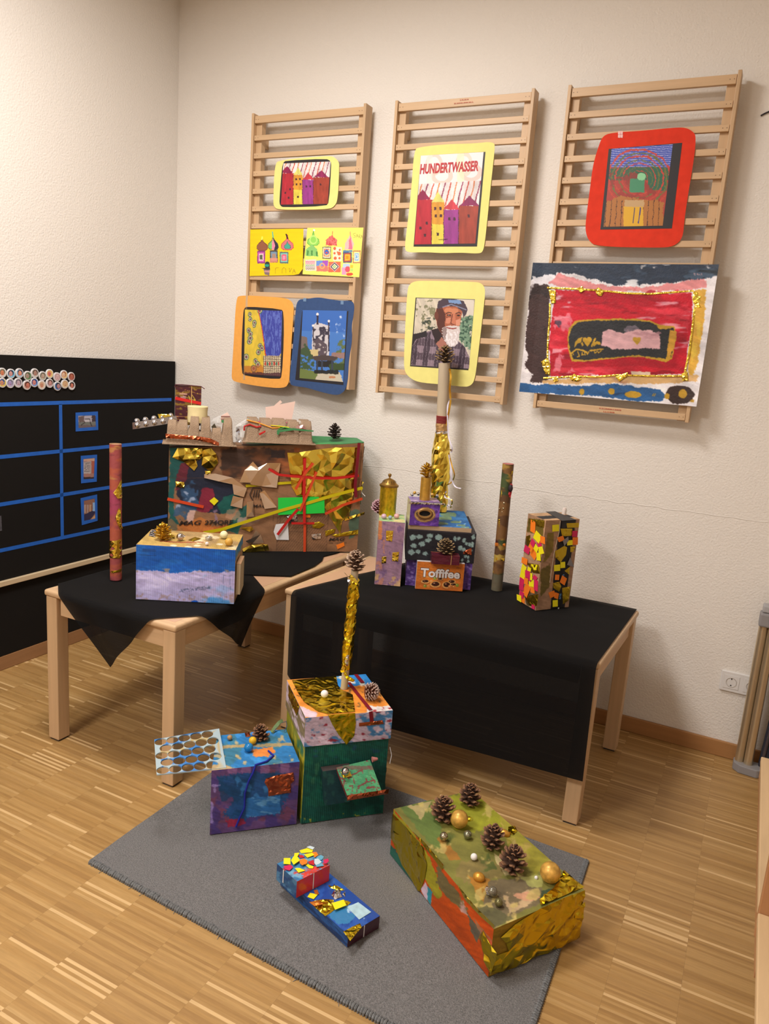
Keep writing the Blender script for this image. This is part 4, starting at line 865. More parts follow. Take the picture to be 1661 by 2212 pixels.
A.poly([(418, 625), (422, 590), (445, 565), (470, 560), (462, 590), (440, 600)], gl, 3).poly([(460, 600), (470, 590), (478, 610), (468, 618)], gl, 3).line([(400, 660), (430, 635), (470, 640), (500, 655)], 9, gl, 4).line([(530, 615), (552, 570)], 12, gl, 3).poly([(535, 600), (560, 585), (585, 592), (588, 610), (560, 604), (540, 620)], gl, 3).line([(520, 645), (600, 635)], 9, gl, 4)
for P in ([(440, 650), (450, 680), (438, 684)], [(470, 655), (466, 674), (482, 668)], [(485, 652), (488, 672)], [(498, 652), (500, 670), (512, 650)], [(545, 650), (548, 662), (565, 648), (572, 660), (588, 644)], [(405, 655), (412, 670)]): A.line(P, 6, gl, 2)
A.poly([(215, 835), (640, 800), (1150, 800), (1215, 800), (1205, 840), (960, 860), (620, 850), (220, 858)], (214, 172, 112), 10, k=2).blot((180, 130, 100), .55, 12, 7, .8, [(215, 835), (1150, 805), (1190, 840), (620, 850)], fx=4).poly([(780, 775), (905, 780), (900, 805), (790, 805)], (226, 200, 170), 6)
A.poly([(60, 850), (200, 862), (420, 870), (680, 858), (800, 872), (960, 890), (1000, 930), (985, 965), (860, 970), (620, 940), (480, 930), (60, 912)], (42, 92, 142), 9, k=2).blot((30, 58, 92), .56, 12, 5, .9, [(150, 860), (800, 870), (900, 940), (500, 930)], fx=4).blot((20, 30, 44), .68, 12, 15, .9, [(350, 860), (960, 890), (800, 930)], fx=4).blot((180, 196, 206), .72, 18, 6, .9, [(200, 865), (700, 865), (700, 890), (200, 890)], fx=6)
for x, y, a_, b_ in ((468, 905, 17, 19), (655, 905, 21, 20), (795, 925, 52, 22)): A.ell(x, y, a_, b_, gl, 4)
A.line([(918, 932), (925, 920)], 5, gl).line([(928, 934), (936, 920)], 5, gl)
A.ell(1090, 925, 92, 58, (54, 38, 34), 12).ell(1110, 918, 27, 28, gl, 5).ell(1012, 935, 17, 18, gl, 3).ell(1172, 965, 14, 10, gl, 3)
for P in ([(1180, 152), (1190, 150), (1184, 160), (1192, 163)], [(1200, 160), (1205, 152), (1210, 162)], [(1216, 158), (1222, 163)], [(1230, 150), (1232, 163)]): A.line(P, 3.5, (190, 150, 150))
e = A.u; dsp = .003+.010*np.clip((A.u-.9)/.1, 0, 1)**2+.004*np.sin(A.v*7)*np.clip((A.u-.7)/.3, 0, 1)+.002*fbm(A.u*4, A.v*4, 3)+.006*np.clip((.06-A.u)/.06, 0, 1)
W = wp_(c6, q, YC); t = thing('painted_sheet', sum(W, V())/4, 'large children\'s painting with red centre and gold foil, hung on right rack', 'painting')
finish(A); panel('sheet', A, W, ppaint, t, disp=dsp)
def patch(pts, cell=.006, nm='foil_scrap', mm=gold, amp=.004, sd=1): foil(nm, [V((p.x, YC-.0065, p.z)) for p in wp_(c6, pts)], NY, mm, t, cell, amp, 0, sd)
for sd, P in enumerate(([(256, 255), (300, 262), (298, 340), (272, 345), (262, 300)], [(437, 245), (470, 232), (482, 262), (455, 276)], [(548, 258), (570, 240), (610, 262), (590, 296), (566, 292)], [(1178, 262), (1242, 282), (1234, 345), (1240, 380), (1196, 372), (1172, 320)],
                     [(205, 715), (250, 688), (266, 740), (262, 805), (232, 790)], [(275, 820), (310, 815), (315, 838), (290, 846)], [(385, 812), (420, 792), (465, 825), (440, 842), (400, 835)], [(680, 812), (760, 782), (762, 806), (705, 842)], [(1104, 790), (1140, 776), (1146, 835), (1108, 838)])): patch(P, sd=sd)
def gline(P, w, sd):
    pts = [(x, y-w/2) for x, y in P]+[(x, y+w/2) for x, y in P[::-1]] if abs(P[-1][0]-P[0][0]) > abs(P[-1][1]-P[0][1]) else [(x-w/2, y) for x, y in P]+[(x+w/2, y) for x, y in P[::-1]]
    patch(pts, .005, 'foil_border', sd=sd, amp=.002)
gline([(245, 242), (420, 250), (560, 258), (760, 278), (900, 282), (1180, 262)], 11, 4); gline([(262, 340), (262, 420), (250, 560), (246, 690)], 10, 5)
gline([(1186, 375), (1170, 520), (1150, 660), (1124, 780)], 13, 6); gline([(220, 820), (420, 808), (560, 812), (700, 800), (900, 806), (1110, 806)], 11, 7)
# ------------------------------------------------------------------ craft models built from painted boxes
card = paintmat('painted_card', .62, bump=(120, .3, .003)); corr = paintmat('painted_corrugated', .6, bump=(120, .2, .003), ridge=.0065)
tubep = paintmat('painted_tube', .55, bump=(110, .35, .003)); gloss = paintmat('painted_gloss', .35, bump=(100, .3, .003), coat=.3)
cfoil = mat('copper_foil', (196, 104, 70), rough=.28, metal=1.0, g=1.0); sfoil = mat('silver_foil', (214, 214, 222), rough=.16, metal=1.0, g=1.0)
rosef = mat('rose_mirror_card', (250, 226, 208), rough=.25, metal=1.0, g=1.0); gold2 = mat('gold_glitter_foil', (196, 168, 46), rough=.3, metal=1.0, g=1.0, bump=(500, .6, .002))
dgold = foilmat('deep_gold_foil', (218, 192, 50), .22, 26, 1.0, .008)
redt = mat('red_tape', (198, 34, 30), rough=.4); redo = mat('orange_red_tape', (214, 74, 36), rough=.4); yelt = mat('yellow_tape', (206, 186, 20), rough=.35)
vel = mat('dark_red_ribbon', (122, 16, 34), rough=.5); kraft = mat('kraft', (176, 136, 98), rough=.8, var=(.05, (20, 20, 20)))
yarn = mat('dark_red_yarn', (142, 26, 34), rough=.85, bump=(300, .5, .002)); white = mat('white_plain', (232, 228, 220), rough=.5)
pape = {'y': mat('yellow_paper', (240, 224, 20), rough=.6), 'o': mat('orange_paper', (244, 126, 28), rough=.6), 'p': mat('pink_paper', (206, 34, 84), rough=.6), 'r': mat('red_paper', (196, 32, 40), rough=.6)}
Z0 = ZC1+.0042
def foot(A, B, d): A = V((*A, 0)); B = V((*B, 0)); d = V((*d, 0)); return [A, B, B+d, A+d]
# pine cones
def conemesh(name, n, L, R, openf, mcol, tipcol, seed=1, wide=1.0):
    vs = []; fs = []; cols = []; r = random.Random(seed)
    m = MB().lathe([(.15*R, 0), (.3*R, .08*L), (.34*R, .4*L), (.2*R, .8*L), (.04*R, .98*L)], seg=8)
    vs += [tuple(v) for v in m.v]; fs += m.f; cols += [mcol]*len(m.v)
    for i in range(n):
        t = (i+.5)/n; z = L*(.03+.93*t**.85); prof = math.sin(math.pi*min(1, .22+.80*t)**.9) if t < .97 else .2
        ang = i*2.39996+r.uniform(-.1, .1); rad = R*max(.16, prof); el = (.05+.95*t*openf+.25*t*t)+r.uniform(-.1, .1)
        d = V((math.cos(ang), math.sin(ang), 0)); s = V((-d.y, d.x, 0)); o = d*math.cos(el)+V((0, 0, math.sin(el))); u = s.cross(o)*-1
        if u.z < 0: u = -u
        w = R*.30*wide*(1.0-.45*t); ln = rad*.95; P0 = V((0, 0, z))+d*R*.10
        a = [P0-s*w*.3, P0+s*w*.3]; b = [P0+o*ln*.6-s*w*.85, P0+o*ln*.62+u*w*.3, P0+o*ln*.6+s*w*.85]; c = [P0+o*ln*.92-s*w*.62+u*w*.12, P0+o*ln*1.0+u*w*.42, P0+o*ln*.92+s*w*.62+u*w*.12]
        th = u*-w*.28; k = len(vs); pts = a+b+c; pts = pts+[p+th for p in pts]
        vs += [tuple(p) for p in pts]; cols += [mcol]*2+[mcol]*3+[tipcol]*3+[mcol]*5+[tipcol]*3
        for f in ((0, 1, 3), (0, 3, 2), (1, 4, 3), (2, 3, 6, 5), (3, 4, 7, 6), (8, 11, 9), (8, 10, 11), (9, 11, 12), (10, 13, 14, 11), (11, 14, 15, 12), (5, 6, 14, 13), (6, 7, 15, 14), (2, 5, 13, 10), (4, 12, 15, 7), (0, 2, 10, 8), (1, 9, 12, 4)): fs.append(tuple(q+k for q in f))
    return vs, fs, glin(np.array(cols, float))
PC = paintmat('pine_cone_wood', .75, bump=(200, .3, .002)); PG = mat('cone_gold_paint', (190, 148, 46), rough=.32, metal=.85, g=1.0)
CM = {}
def cone(kind, loc, H, label, rot=(0, 0, 0), group='pine cones used as decoration'):
    K = {'open': (40, .60, .50, 1.0, (74, 50, 36), (158, 114, 80)), 'pale': (48, .55, .50, .95, (96, 66, 46), (206, 176, 146)), 'gold': (44, .5, .52, .95, 0, 0),
         'closed': (150, .9, .62, .5, (120, 70, 46), (222, 196, 176)), 'dark': (40, .3, .46, 1.0, (42, 32, 28), (70, 54, 44)), 'pink': (62, .5, .5, 1.0, (120, 66, 70), (222, 180, 186)), 'spiky': (56, .45, .56, .62, (70, 52, 34), (190, 158, 110))}[kind]
    if kind not in CM:
        c = K[4] or (128, 96, 40); d = K[5] or (200, 170, 90); v, f, col = conemesh(kind, K[0], 1.0, K[2], K[1], c, d, 5, K[3])
        CM[kind] = mesh('scales', v, f, PG if kind == 'gold' else PC, None, False, cols=col, loc=(0, 0, 0)).data
        bpy.data.objects.remove([o for o in bpy.data.objects if o.data == CM[kind]][0])
    from mathutils import Euler
    R3 = Euler(rot).to_matrix(); lo = min((R3 @ v.co).z for v in CM[kind].vertices)*H
    t = thing('pine_cone', (loc[0], loc[1], loc[2]-lo-.0005), label, 'pine cone', group); t.rotation_euler = rot
    o = bpy.data.objects.new('scales', CM[kind]); C.objects.link(o); o.parent = t; o.scale = (H, H, H)
    s = MB().tube([V((0, 0, .004*H)), V((0, 0, .05*H))], .07*H, 8); w = bpy.data.meshes.new('stem'); w.from_pydata([tuple(v) for v in s.v], [], s.f); w.materials.append(PG if kind == 'gold' else PC)
    ca = w.color_attributes.new('Col', 'FLOAT_COLOR', 'POINT'); [setattr(x, 'color', (.12, .07, .04, 1)) for x in ca.data]
    q = bpy.data.objects.new('stem', w); C.objects.link(q); q.parent = t
    return t
def ball(name, c, r, m, label, cat='ball', cap=None, sz=(1, 1, 1), capdir=(0, 0, 1)):
    if not cap: return tag(sphere(name, c, r, m, sz=sz, loc=c), label, cat)
    t = thing(name, c, label, cat); sphere('glass_ball', c, r, m, t, sz=sz); d = nrm(capdir); c = V(c)
    MB().tube([c+d*r*.93, c+d*r*1.22], r*.26, 12).build('cap', cap, t)
    MB().tube([c+d*r*1.2+V((math.cos(a)*r*.0, 0, 0))+d*r*.15*(1+math.cos(a))+d.orthogonal()*r*.15*math.sin(a) for a in [i*math.tau/10 for i in range(11)]], r*.03, 5).build('loop', cap, t)
    return t
marb = mat('marbled_gold', (212, 164, 78), rough=.38, metal=.35, g=1.0, var=(.35, (60, 60, 60)), bump=(60, .1, .001))
silb = mat('silver_bauble', (176, 166, 140), rough=.18, metal=.9, g=1.0, var=(.35, (110, 110, 110))); olib = mat('olive_bauble', (118, 112, 72), rough=.25, metal=.5, g=1.0, var=(.35, (90, 90, 90)))

# ================== big monitor carton turned into a castle (left table, back)
PA, PB = V((.641, -.735, 0)), V((1.283, -.175, 0)); dA = (PB-PA).normalized(); nA = V((dA.y, -dA.x, 0)); dep = -nA*.16
zl, zr = 1.052, 1.108
t = thing('cardboard_castle', (PA+PB)/2+dep/2+V((0, 0, Z0)), 'large painted monitor carton with foil, tapes and egg boxes on left table', 'craft model')
bot = [PA+V((0, 0, Z0)), PB+V((0, 0, Z0)), PB+dep+V((0, 0, Z0)), PA+dep+V((0, 0, Z0))]
top = [PA+V((0, 0, zl)), PB+V((0, 0, zr)), PB+dep+V((0, 0, zr-.004)), PA+dep+V((0, 0, zl))]
q = [(75, 92), (1512, 55), (1492, 872), (75, 868)]; A = Art(330, 190, q, (146, 104, 70)); A.streak(.06, 4, 30)
K1 = (140, 80, 44)
A.poly([(420, 92), (960, 100), (1000, 420), (900, 300), (620, 300), (440, 320)], (112, 68, 42), 14, .9).blot((56, 42, 36), .55, 8, 4, .8, [(430, 100), (900, 100), (760, 260), (440, 330)], fx=4).blot((170, 96, 50), .58, 8, 9, .8, [(440, 100), (980, 100), (980, 460), (820, 300)], fx=3)
A.poly([(75, 92), (200, 92), (170, 250), (120, 420), (110, 600), (170, 700), (120, 780), (75, 740)], (30, 86, 80), 16)
A.poly([(150, 330), (230, 200), (300, 160), (370, 300), (500, 320), (570, 380), (560, 520), (430, 590), (280, 560), (190, 540), (130, 430)], (34, 38, 54), 14).poly([(160, 210), (210, 200), (200, 330), (150, 400), (120, 410), (130, 300)], (104, 36, 48), 10)
A.poly([(460, 460), (560, 420), (580, 500), (520, 590), (440, 580), (400, 520)], (24, 84, 74), 12).blot((52, 84, 116), .48, 12, 6, .85, [(150, 330), (240, 330), (290, 520), (240, 640), (120, 600)]).blot((176, 186, 205), .66, 30, 7, .8, [(110, 400), (250, 420), (300, 600), (180, 620), (120, 560)])
A.poly([(310, 390), (380, 390), (400, 500), (350, 580), (270, 560)], (128, 36, 54), 12).blot((150, 120, 140), .5, 16, 8, .8, [(290, 540), (400, 540), (420, 660), (290, 650)]).poly([(220, 560), (260, 560), (250, 660), (200, 640)], (206, 168, 150), 8)
A.poly([(75, 640), (100, 620), (170, 700), (160, 760), (110, 800), (75, 800)], (120, 104, 76), 8).poly([(150, 680), (260, 640), (420, 690), (520, 660), (460, 760), (200, 760)], (190, 102, 42), 20, .85).blot((206, 124, 60), .5, 14, 5, .8, [(150, 640), (520, 640), (520, 760), (150, 760)])
A.poly([(560, 560), (640, 500), (660, 560), (600, 640), (560, 740), (470, 720), (500, 640)], (26, 92, 82), 12, .85).poly([(560, 610), (660, 600), (730, 640), (640, 680), (540, 660)], (176, 150, 134), 14, .8).poly([(620, 440), (1000, 420), (1000, 860), (620, 860)], (150, 108, 74), 6, .55)
A.poly([(480, 560), (560, 540), (580, 600), (540, 640), (470, 620)], (196, 150, 116), 12, .6).rect(785, 110, 895, 165, (52, 44, 46), 8, .85)
m = A.pmask([(850, 605), (1245, 590), (1240, 868), (850, 868)]); A.mix(m & (((A.x+A.y*.8) % 21) < 4.5), (84, 58, 42), .8)
for P in ([(850, 605), (1245, 592)], [(1245, 592), (1240, 868)], [(850, 605), (850, 868)], [(620, 590), (820, 590), (820, 720), (1100, 722)], [(75, 315), (1500, 325)], [(820, 605), (870, 605), (870, 690)], [(1370, 440), (1440, 430), (1440, 480)]): A.line(P, 4, (92, 64, 46), 0, .7)
A.poly([(1420, 560), (1500, 560), (1500, 720), (1420, 780)], (72, 108, 88), 16, .8).poly([(960, 92), (1000, 92), (1010, 300), (960, 260)], (160, 90, 46), 8)
R_ = Art(30, 90, base=(120, 96, 70)); R_.rect(0, 0, 100, 60, (40, 110, 84), 16).rect(0, 50, 100, 100, (30, 84, 66), 22, .7).blot((150, 110, 70), .55, 4, 3)
T_ = Art(120, 20, base=(62, 132, 78)); T_.blot((80, 160, 90), .5, 8, 2).poly([(0, 0), (40, 0), (40, 100), (0, 100)], (140, 98, 64), 5)
cbox('carton', bot, top, {'f': A, 'r': R_, 't': T_}, (140, 100, 68), card, t, wav=.003)
FA = [bot[0], nA]
def onA(c, pts, off=0.0): return [atp(*c(*p), PA+nA*off, nA) for p in pts]
inkm = mat('carton_ink', (52, 38, 32), rough=.7, g=1.0)
def inkt(s, p0, p1, h, sh=.25, of=0.0):
    a, b = onA(d2, [p0, p1]); text('lettering', s, a, b-a, (0, 0, 1), h, inkm, t, width=(b-a).length, shear=sh, off=of, lift=.0008+.0024)
inkt('MAG', (1278, 790), (1400, 786), .014, .3, .02); inkt('MAG', (712, 540), (815, 540), .014, .2, .01); inkt('MPG ARTYMIS', (1268, 806), (1412, 804), .0028, 0)
inkt('MAG', (160, 672), (330, 668), .019, .3, .02); inkt('274QRF', (350, 668), (565, 665), .019, .15, .02)
a = onA(d2, [(712, 395), (770, 395), (790, 440), (770, 485), (715, 490), (690, 445)], .003)
for i in range(6):
    if i != 3: strip('logo', a[i], a[(i+1) % 6], .004, nA, inkm, t)
for i in range(3): p = onA(d2, [(715+i*18, 465), (728+i*18, 410)], .003); strip('logo', p[0], p[1], .004, nA, inkm, t)
# lid edge and green painted flap at the right
W = [onA(d2, [(1165, 98)])[0], onA(d2, [(1512, 52)])[0]]; gl_ = mat('green_painted_card', (70, 140, 84), rough=.6, var=(.12, (20, 20, 20)))
b0 = W[0]+V((0, 0, .008)); b1 = V((PB.x, PB.y, zr+.002)); 
MB().hexa([b0, b1, b1+dep, b0+dep+V((0, 0, .01))], [b0+V((0, 0, .003)), b1+V((0, 0, .003)), b1+dep+V((0, 0, .003)), b0+dep+V((0, 0, .03))]).build('lid_flap', gl_, t)
# foils and mirrored card on the front
def fA(pts, m, cell=.014, amp=.012, nm='foil', sd=1, up=.003, c=d2): return foil(nm, onA(c, pts), nA, m, t, cell, amp, up, sd)
fA([(970, 130), (1060, 128), (1165, 110), (1330, 90), (1500, 88), (1488, 290), (1465, 440), (1430, 600), (1380, 640), (1365, 735), (1300, 630), (1250, 540), (1150, 470), (1040, 450), (1000, 380), (985, 240)], gold, .030, .014, sd=3)
fA([(150, 96), (250, 96), (330, 150), (320, 180), (290, 190), (300, 230), (275, 265), (200, 200), (112, 165)], gold, .024, .016, sd=4); fA([(330, 96), (400, 96), (440, 140), (455, 205), (400, 275), (330, 225), (330, 160), (290, 110)], gold, .024, .016, sd=5)
fA([(240, 96), (340, 96), (350, 150), (300, 180), (250, 140)], gold, .014, .014, sd=15); fA([(355, 265), (400, 270), (398, 300), (360, 300)], gold, .008, .006, sd=6); fA([(135, 345), (200, 350), (202, 395), (140, 385)], gold, .009, .005, sd=7)
def bent(pts, sd=1, nm='mirror_card', m=rosef, amp=.008, cell=.05, up=.004): return foil(nm, onA(d2, pts), nA, m, t, cell, amp, up, sd, rim=1.0, smooth=False)
bent([(612, 350), (650, 260), (712, 195), (752, 240), (820, 205), (918, 205), (905, 290), (890, 390), (780, 380)], 2, up=.006); bent([(350, 290), (430, 285), (560, 315), (668, 395), (645, 460), (570, 440), (560, 365), (350, 318)], 3); bent([(565, 450), (640, 470), (632, 545), (545, 525)], 4)
bent([(668, 495), (715, 490), (722, 605), (664, 610)], 5); bent([(762, 430), (800, 410), (892, 538), (800, 548)], 6); bent([(610, 690), (700, 680), (720, 700), (690, 720)], 7, m=gold)
bent([(735, 705), (770, 740), (805, 830), (700, 820), (658, 790), (700, 770)], 8); foil('mirror_card', onA(d2, [(630, 850), (700, 820), (825, 815), (835, 862), (630, 882)], .02), nA, gold, t, .02, .01, .002, 5)
W = onA(d2, [(902, 468), (1247, 460), (1250, 582), (902, 596)], .009); MB().prism(W, nA*.0015).build('green_card', mat('neon_green_card', (40, 208, 70), rough=.4), t)
sheet('white_scrap', onA(d2, [(885, 665), (975, 655), (982, 782), (890, 780), (868, 720)]), nA, white, t, up=.003); fA([(960, 600), (1040, 590), (1050, 640), (990, 655)], sfoil, .01, .01, sd=9)
for P in ([(1155, 660), (1210, 645), (1252, 668), (1210, 695), (1160, 692)], [(1253, 715), (1330, 698), (1320, 730), (1255, 755)]): fA(P, gold2, .01, .004, 'glitter_scrap')
fA([(1390, 620), (1548, 572), (1546, 592), (1400, 640)], gold, .012, .006, 'foil_band'); fA([(1300, 745), (1500, 705), (1500, 740), (1330, 760)], gold2, .012, .005, 'foil_band'); fA([(1150, 740), (1222, 734), (1220, 772), (1158, 778)], sfoil, .01, .004, 'foil_scrap')
for P in ([(1335, 820), (1392, 798), (1398, 825), (1345, 850)], [(1103, 592), (1142, 592), (1142, 614), (1103, 614)]): sheet('paper_square', onA(d2, P), nA, pape['o'], t, up=.004)
sheet('paper_square', onA(d2, [(388, 490), (424, 462), (457, 490), (424, 524)]), nA, pape['y'], t, up=.004)
def tpA(P, w, m, up=.010):
    for i in range(len(P)-1): a, b = onA(d2, [P[i], P[i+1]]); strip('tape_strip', a, b, w, nA, m, t, up=up)
tpA([(345, 725), (480, 700), (900, 565), (1100, 510), (1300, 450), (1530, 390)], .014, yelt, .012); tpA([(660, 378), (900, 360), (1040, 350)], .012, yelt, .004); tpA([(75, 475), (345, 535)], .013, redo, .005)
tpA([(1098, 170), (1092, 430), (1095, 655)], .013, redt, .016); tpA([(1100, 655), (1098, 868)], .012, redo, .008); tpA([(1160, 205), (1100, 280), (1030, 400)], .012, redo, .017); tpA([(1185, 270), (1120, 430), (1060, 560)], .011, redo, .018)
tpA([(1050, 545), (970, 640), (895, 740)], .012, redt, .012); tpA([(832, 250), (900, 290), (1000, 302), (1200, 318), (1330, 318), (1500, 298)], .011, redt, .017); tpA([(1250, 585), (1380, 520), (1528, 470)], .012, redo, .013); tpA([(1000, 655), (1170, 655)], .010, redt, .010)
W = onA(d2, [(1508, 58), (1490, 250), (1478, 380), (1485, 465)], .019); ribbon('red_ribbon', W, .014, vel, t, side=dA)
# ragged green and silver edge on the right side
E0 = [V((PB.x, PB.y, z)) for z in (zr, 1.05, .98, .90, .82)]
for i, (z, m_) in enumerate(((1.06, sfoil), (1.0, sfoil), (.90, gold), (.84, gl_))):
    foil('side_scrap', [V((PB.x, PB.y, z+.03))+dep*.05, V((PB.x, PB.y, z+.035))+dep*.5, V((PB.x, PB.y, z-.03))+dep*.55, V((PB.x, PB.y, z-.02))+dep*.1], dA, m_, t, .015, .012, .004, i)
ribbon('white_ribbon', [V((PB.x, PB.y, .885))+dA*.006+dep*.2, V((PB.x+.02, PB.y-.02, .88)), V((PB.x+.04, PB.y-.03, .872))], .004, white, t, side=(0, 0, 1))
# egg boxes
pulp = mat('grey_pulp', (166, 140, 112), rough=.95, spec=.1, var=(.07, (60, 60, 60)), bump=(260, 1.0, .004))
def eggbox(O, L, W, H, nc, low, name, z, seed, gap=.1, sad=(.4,)):
    """upturned pulp egg box; O = front-left corner on the carton, cups rise to H, saddles between them to low"""
    def ramp(x, a, b): return max(0., min(1., (x-a)/(b-a)))
    xs = []; vs = []; fs = []; nu, nv = nc*14+5, 26; r = random.Random(seed)
    for j in range(nv):
        for i in range(nu):
            u = i/(nu-1); v = j/(nv-1); U = (u-.02)/.96*nc; c = U-math.floor(U); cup = min(ramp(c, gap*.35, gap), ramp(1-c, gap*.35, gap)) if 0 < U < nc else 0
            w = 2*v-math.floor(min(1.999, 2*v)) if v < .999 else 1.; edge = min(ramp(u, .012, .05), ramp(1-u, .012, .05), ramp(v, .02, .12), ramp(1-v, .02, .12))
            k = int(max(0, min(nc-1, math.floor(U)))); lev = low[k % len(low)]*1.0; mid = .42+.5*(abs(v-.5) < .16)*0
            h = H*edge*(max(cup*lev, sad[int(round(U)) % len(sad)]*lev if 0 < U < nc else 0))
            if abs(v-.5) < .10: h = min(h, H*.55)
            vs.append(O+dA*u*L-nA*v*W+V((0, 0, z+.003+h+r.uniform(-.0004, .0004))))
    n0 = np.arange(nu*nv).reshape(nv, nu); F = np.stack([n0[:-1, :-1], n0[:-1, 1:], n0[1:, 1:], n0[1:, :-1]], -1).reshape(-1, 4)
    o = mesh(name, vs, F, pulp, t, False)
    q0 = [O-dA*.008+nA*.008, O+dA*(L+.008)+nA*.008, O+dA*(L+.008)-nA*(W+.006), O-dA*.008-nA*(W+.006)]
    MB().hexa([p+V((0, 0, z-.001)) for p in q0], [p+V((0, 0, z+.003)) for p in q0]).build('flange', pulp, o, bevel=.001)
    return o
def topz(p): return zl+(zr-zl)*((p-PA).dot(dA)/(PB-PA).length)
o1 = atp(*d1(290, 505), PA+nA*.03, nA); o1e = atp(*d1(760, 513), PA+nA*.03, nA); L1 = (o1e-o1).length; o2 = atp(*d1(822, 520), PA+nA*.03, nA); o2e = atp(*d1(1285, 525), PA+nA*.03, nA); L2 = (o2e-o2).length
z1 = max(topz(o1), topz(o1e))+.003; z2 = topz(o2e)+.002
eg1 = eggbox(V((o1.x, o1.y, 0)), L1, .13, .115, 6, [.84, .80, 1.0, .98, .62, 1.0], 'egg_box', z1, 1, .12, (.4, .9, .55, .45, .5, .6))
eg2 = eggbox(V((o2.x, o2.y, 0)), L2, .13, .098, 5, [1.0, .98, 1.0, .96, 1.0], 'egg_box', z2, 2, .07, (.5, .5, .88, .7, .5))
foil('foil_band', [atp(*d1(*p), PA+nA*.034, nA) for p in ((300, 420), (400, 430), (520, 438), (600, 452), (655, 480), (655, 506), (590, 480), (500, 462), (400, 456), (302, 450))], nA, cfoil, eg1, .008, .006, .002, 4)
# things on the egg boxes: cream paper drum, dark red box, trays, peach card, ornaments
cA = atp(*d1(512, 345), PA+dep*.35, nA); hb_ = atp(*d1(512, 262), PA+dep*.35, nA)
MB().lathe([(.0, 0), (.041, 0), (.043, .02), (.0415, .045), (.044, .068), (.042, .070), (.0, .069)], (cA.x, cA.y, cA.z), 26).build('paper_drum', mat('cream_paper', (232, 214, 156), rough=.75, bump=(35, .4, .003)), t, smooth=True)
b_ = atp(*d1(362, 330), PA+dep*.75, nA); b2_ = atp(*d1(534, 330), PA+dep*.75, nA); t_ = atp(*d1(358, 97), PA+dep*.75, nA)
qd = [(135, 90), (608, 95), (605, 705), (140, 700)]; A = Art(70, 90, qd, (74, 30, 38)); A.blot((150, 124, 40), .6, 16, 3, .8, fx=5).line([(140, 575), (370, 575)], 8, (206, 150, 90)).rect(215, 212, 350, 236, (196, 150, 130)).rect(235, 258, 325, 312, (206, 180, 170))
for i in range(6): A.line([(246+i*14, 265), (246+i*14, 308)], 5, (110, 60, 60))
A.line([(375, 250), (400, 300), (500, 310), (440, 230)], 12, (200, 180, 60), 8).line([(300, 150), (500, 200), (600, 210)], 8, (190, 150, 60), 12).line([(140, 280), (300, 180)], 6, (190, 150, 100), 8)
H_ = t_.z-b_.z; zb_ = b_.z-.02; bb = [V((b_.x, b_.y, zb_)), V((b2_.x, b2_.y, zb_)), V((b2_.x, b2_.y, zb_))-nA*.025, V((b_.x, b_.y, zb_))-nA*.025]
cbox('chocolate_box', bb, lift(bb, t_.z), {'f': A}, (70, 28, 36), gloss, t)
def bx(x, y): u = (x-135)/473; v = (y-92)/612; return V((b_.x, b_.y, t_.z)).lerp(V((b2_.x, b2_.y, t_.z)), u)+V((0, 0, -v*(t_.z-b_.z)))
strip('red_band', bx(135, 320), bx(608, 390), .013, nA, mat('bright_red_ribbon', (206, 34, 30), rough=.45), t); strip('gold_cord', bx(430, 92), bx(432, 690), .003, nA, mat('cord', (206, 160, 96), rough=.5), t, up=.0016)
MB().tube([bx(125, 130)+nA*.004, bx(135, 85)+nA*.003, bx(250, 78)+nA*.004, bx(420, 84)+nA*.003, bx(600, 90)+nA*.004, bx(665, 128)+nA*.012], .002, 6).build('ribbon_wire', mat('wine_ribbon', (90, 40, 50), rough=.5), t)
# silver blister strip sticking out to the left
s0 = atp(*d1(82, 392), PA+dep*.2, nA); s1 = atp(*d1(380, 345), PA+dep*.2, nA); sd_ = (s1-s0).normalized(); up_v = V((0, 0, 1)); LL = (s1-s0).length
sv = sd_.cross(nA).normalized(); sv = sv if sv.z > 0 else -sv
tr = MB().prism([s0, s0+sd_*LL, s0+sd_*LL+sv*.028, s0+sd_*.004+sv*.028], nA*-.001).build('blister_tray', sfoil, t)
for i in range(5):
    for j in range(2):
        c = s0+sd_*LL*(.12+i*.19)+sv*(.013+j*.017)-nA*(.003+j*.012); sphere('blister', (c.x, c.y, c.z), .0125, sfoil, tr, seg=10, rings=8)
foil('foil_scrap', [atp(*d1(*p), PA+dep*.25, nA) for p in ((248, 290), (330, 292), (380, 340), (262, 330))], nA, gold, t, .012, .006)
# peach cards and ornaments
def bA(c, pts, off, m, nm, th=.001): return MB().prism([atp(*c(*p), PA+nA*off, nA) for p in pts], nA*-th).build(nm, m, t)
peach = mat('peach_card', (240, 208, 188), rough=.7)
bA(d1, [(968, 350), (964, 244), (1020, 236), (1062, 198), (1075, 212), (1058, 226), (1162, 206), (1135, 350)], -.09, peach, 'peach_card')
for i, (a_, c_) in enumerate((((664, 330), (235, 205, 190)), ((664, 318), (240, 190, 170)), ((664, 306), (238, 206, 190)))): pass
bA(d1, [(664, 336), (672, 300), (712, 278), (742, 330), (738, 346), (668, 346)], -.02, peach, 'striped_scrap'); bA(d1, [(670, 330), (738, 330), (742, 348), (672, 348)], -.016, gl_, 'green_paint')
for yy in (304, 322): bA(d1, [(668, yy), (728, yy), (730, yy+5), (668, yy+5)], -.0165, mat('brown_line', (120, 66, 50)), 'stripe')
clear = mat('clear_plastic', (235, 238, 240), rough=.08, spec=.6, alpha=.35, g=1.0)
foil('plastic_scrap', [atp(*d1(*p), PA-nA*.03, nA) for p in ((596, 350), (620, 318), (715, 276), (660, 380), (640, 400))], nA, clear, t, .015, .01, sd=3)
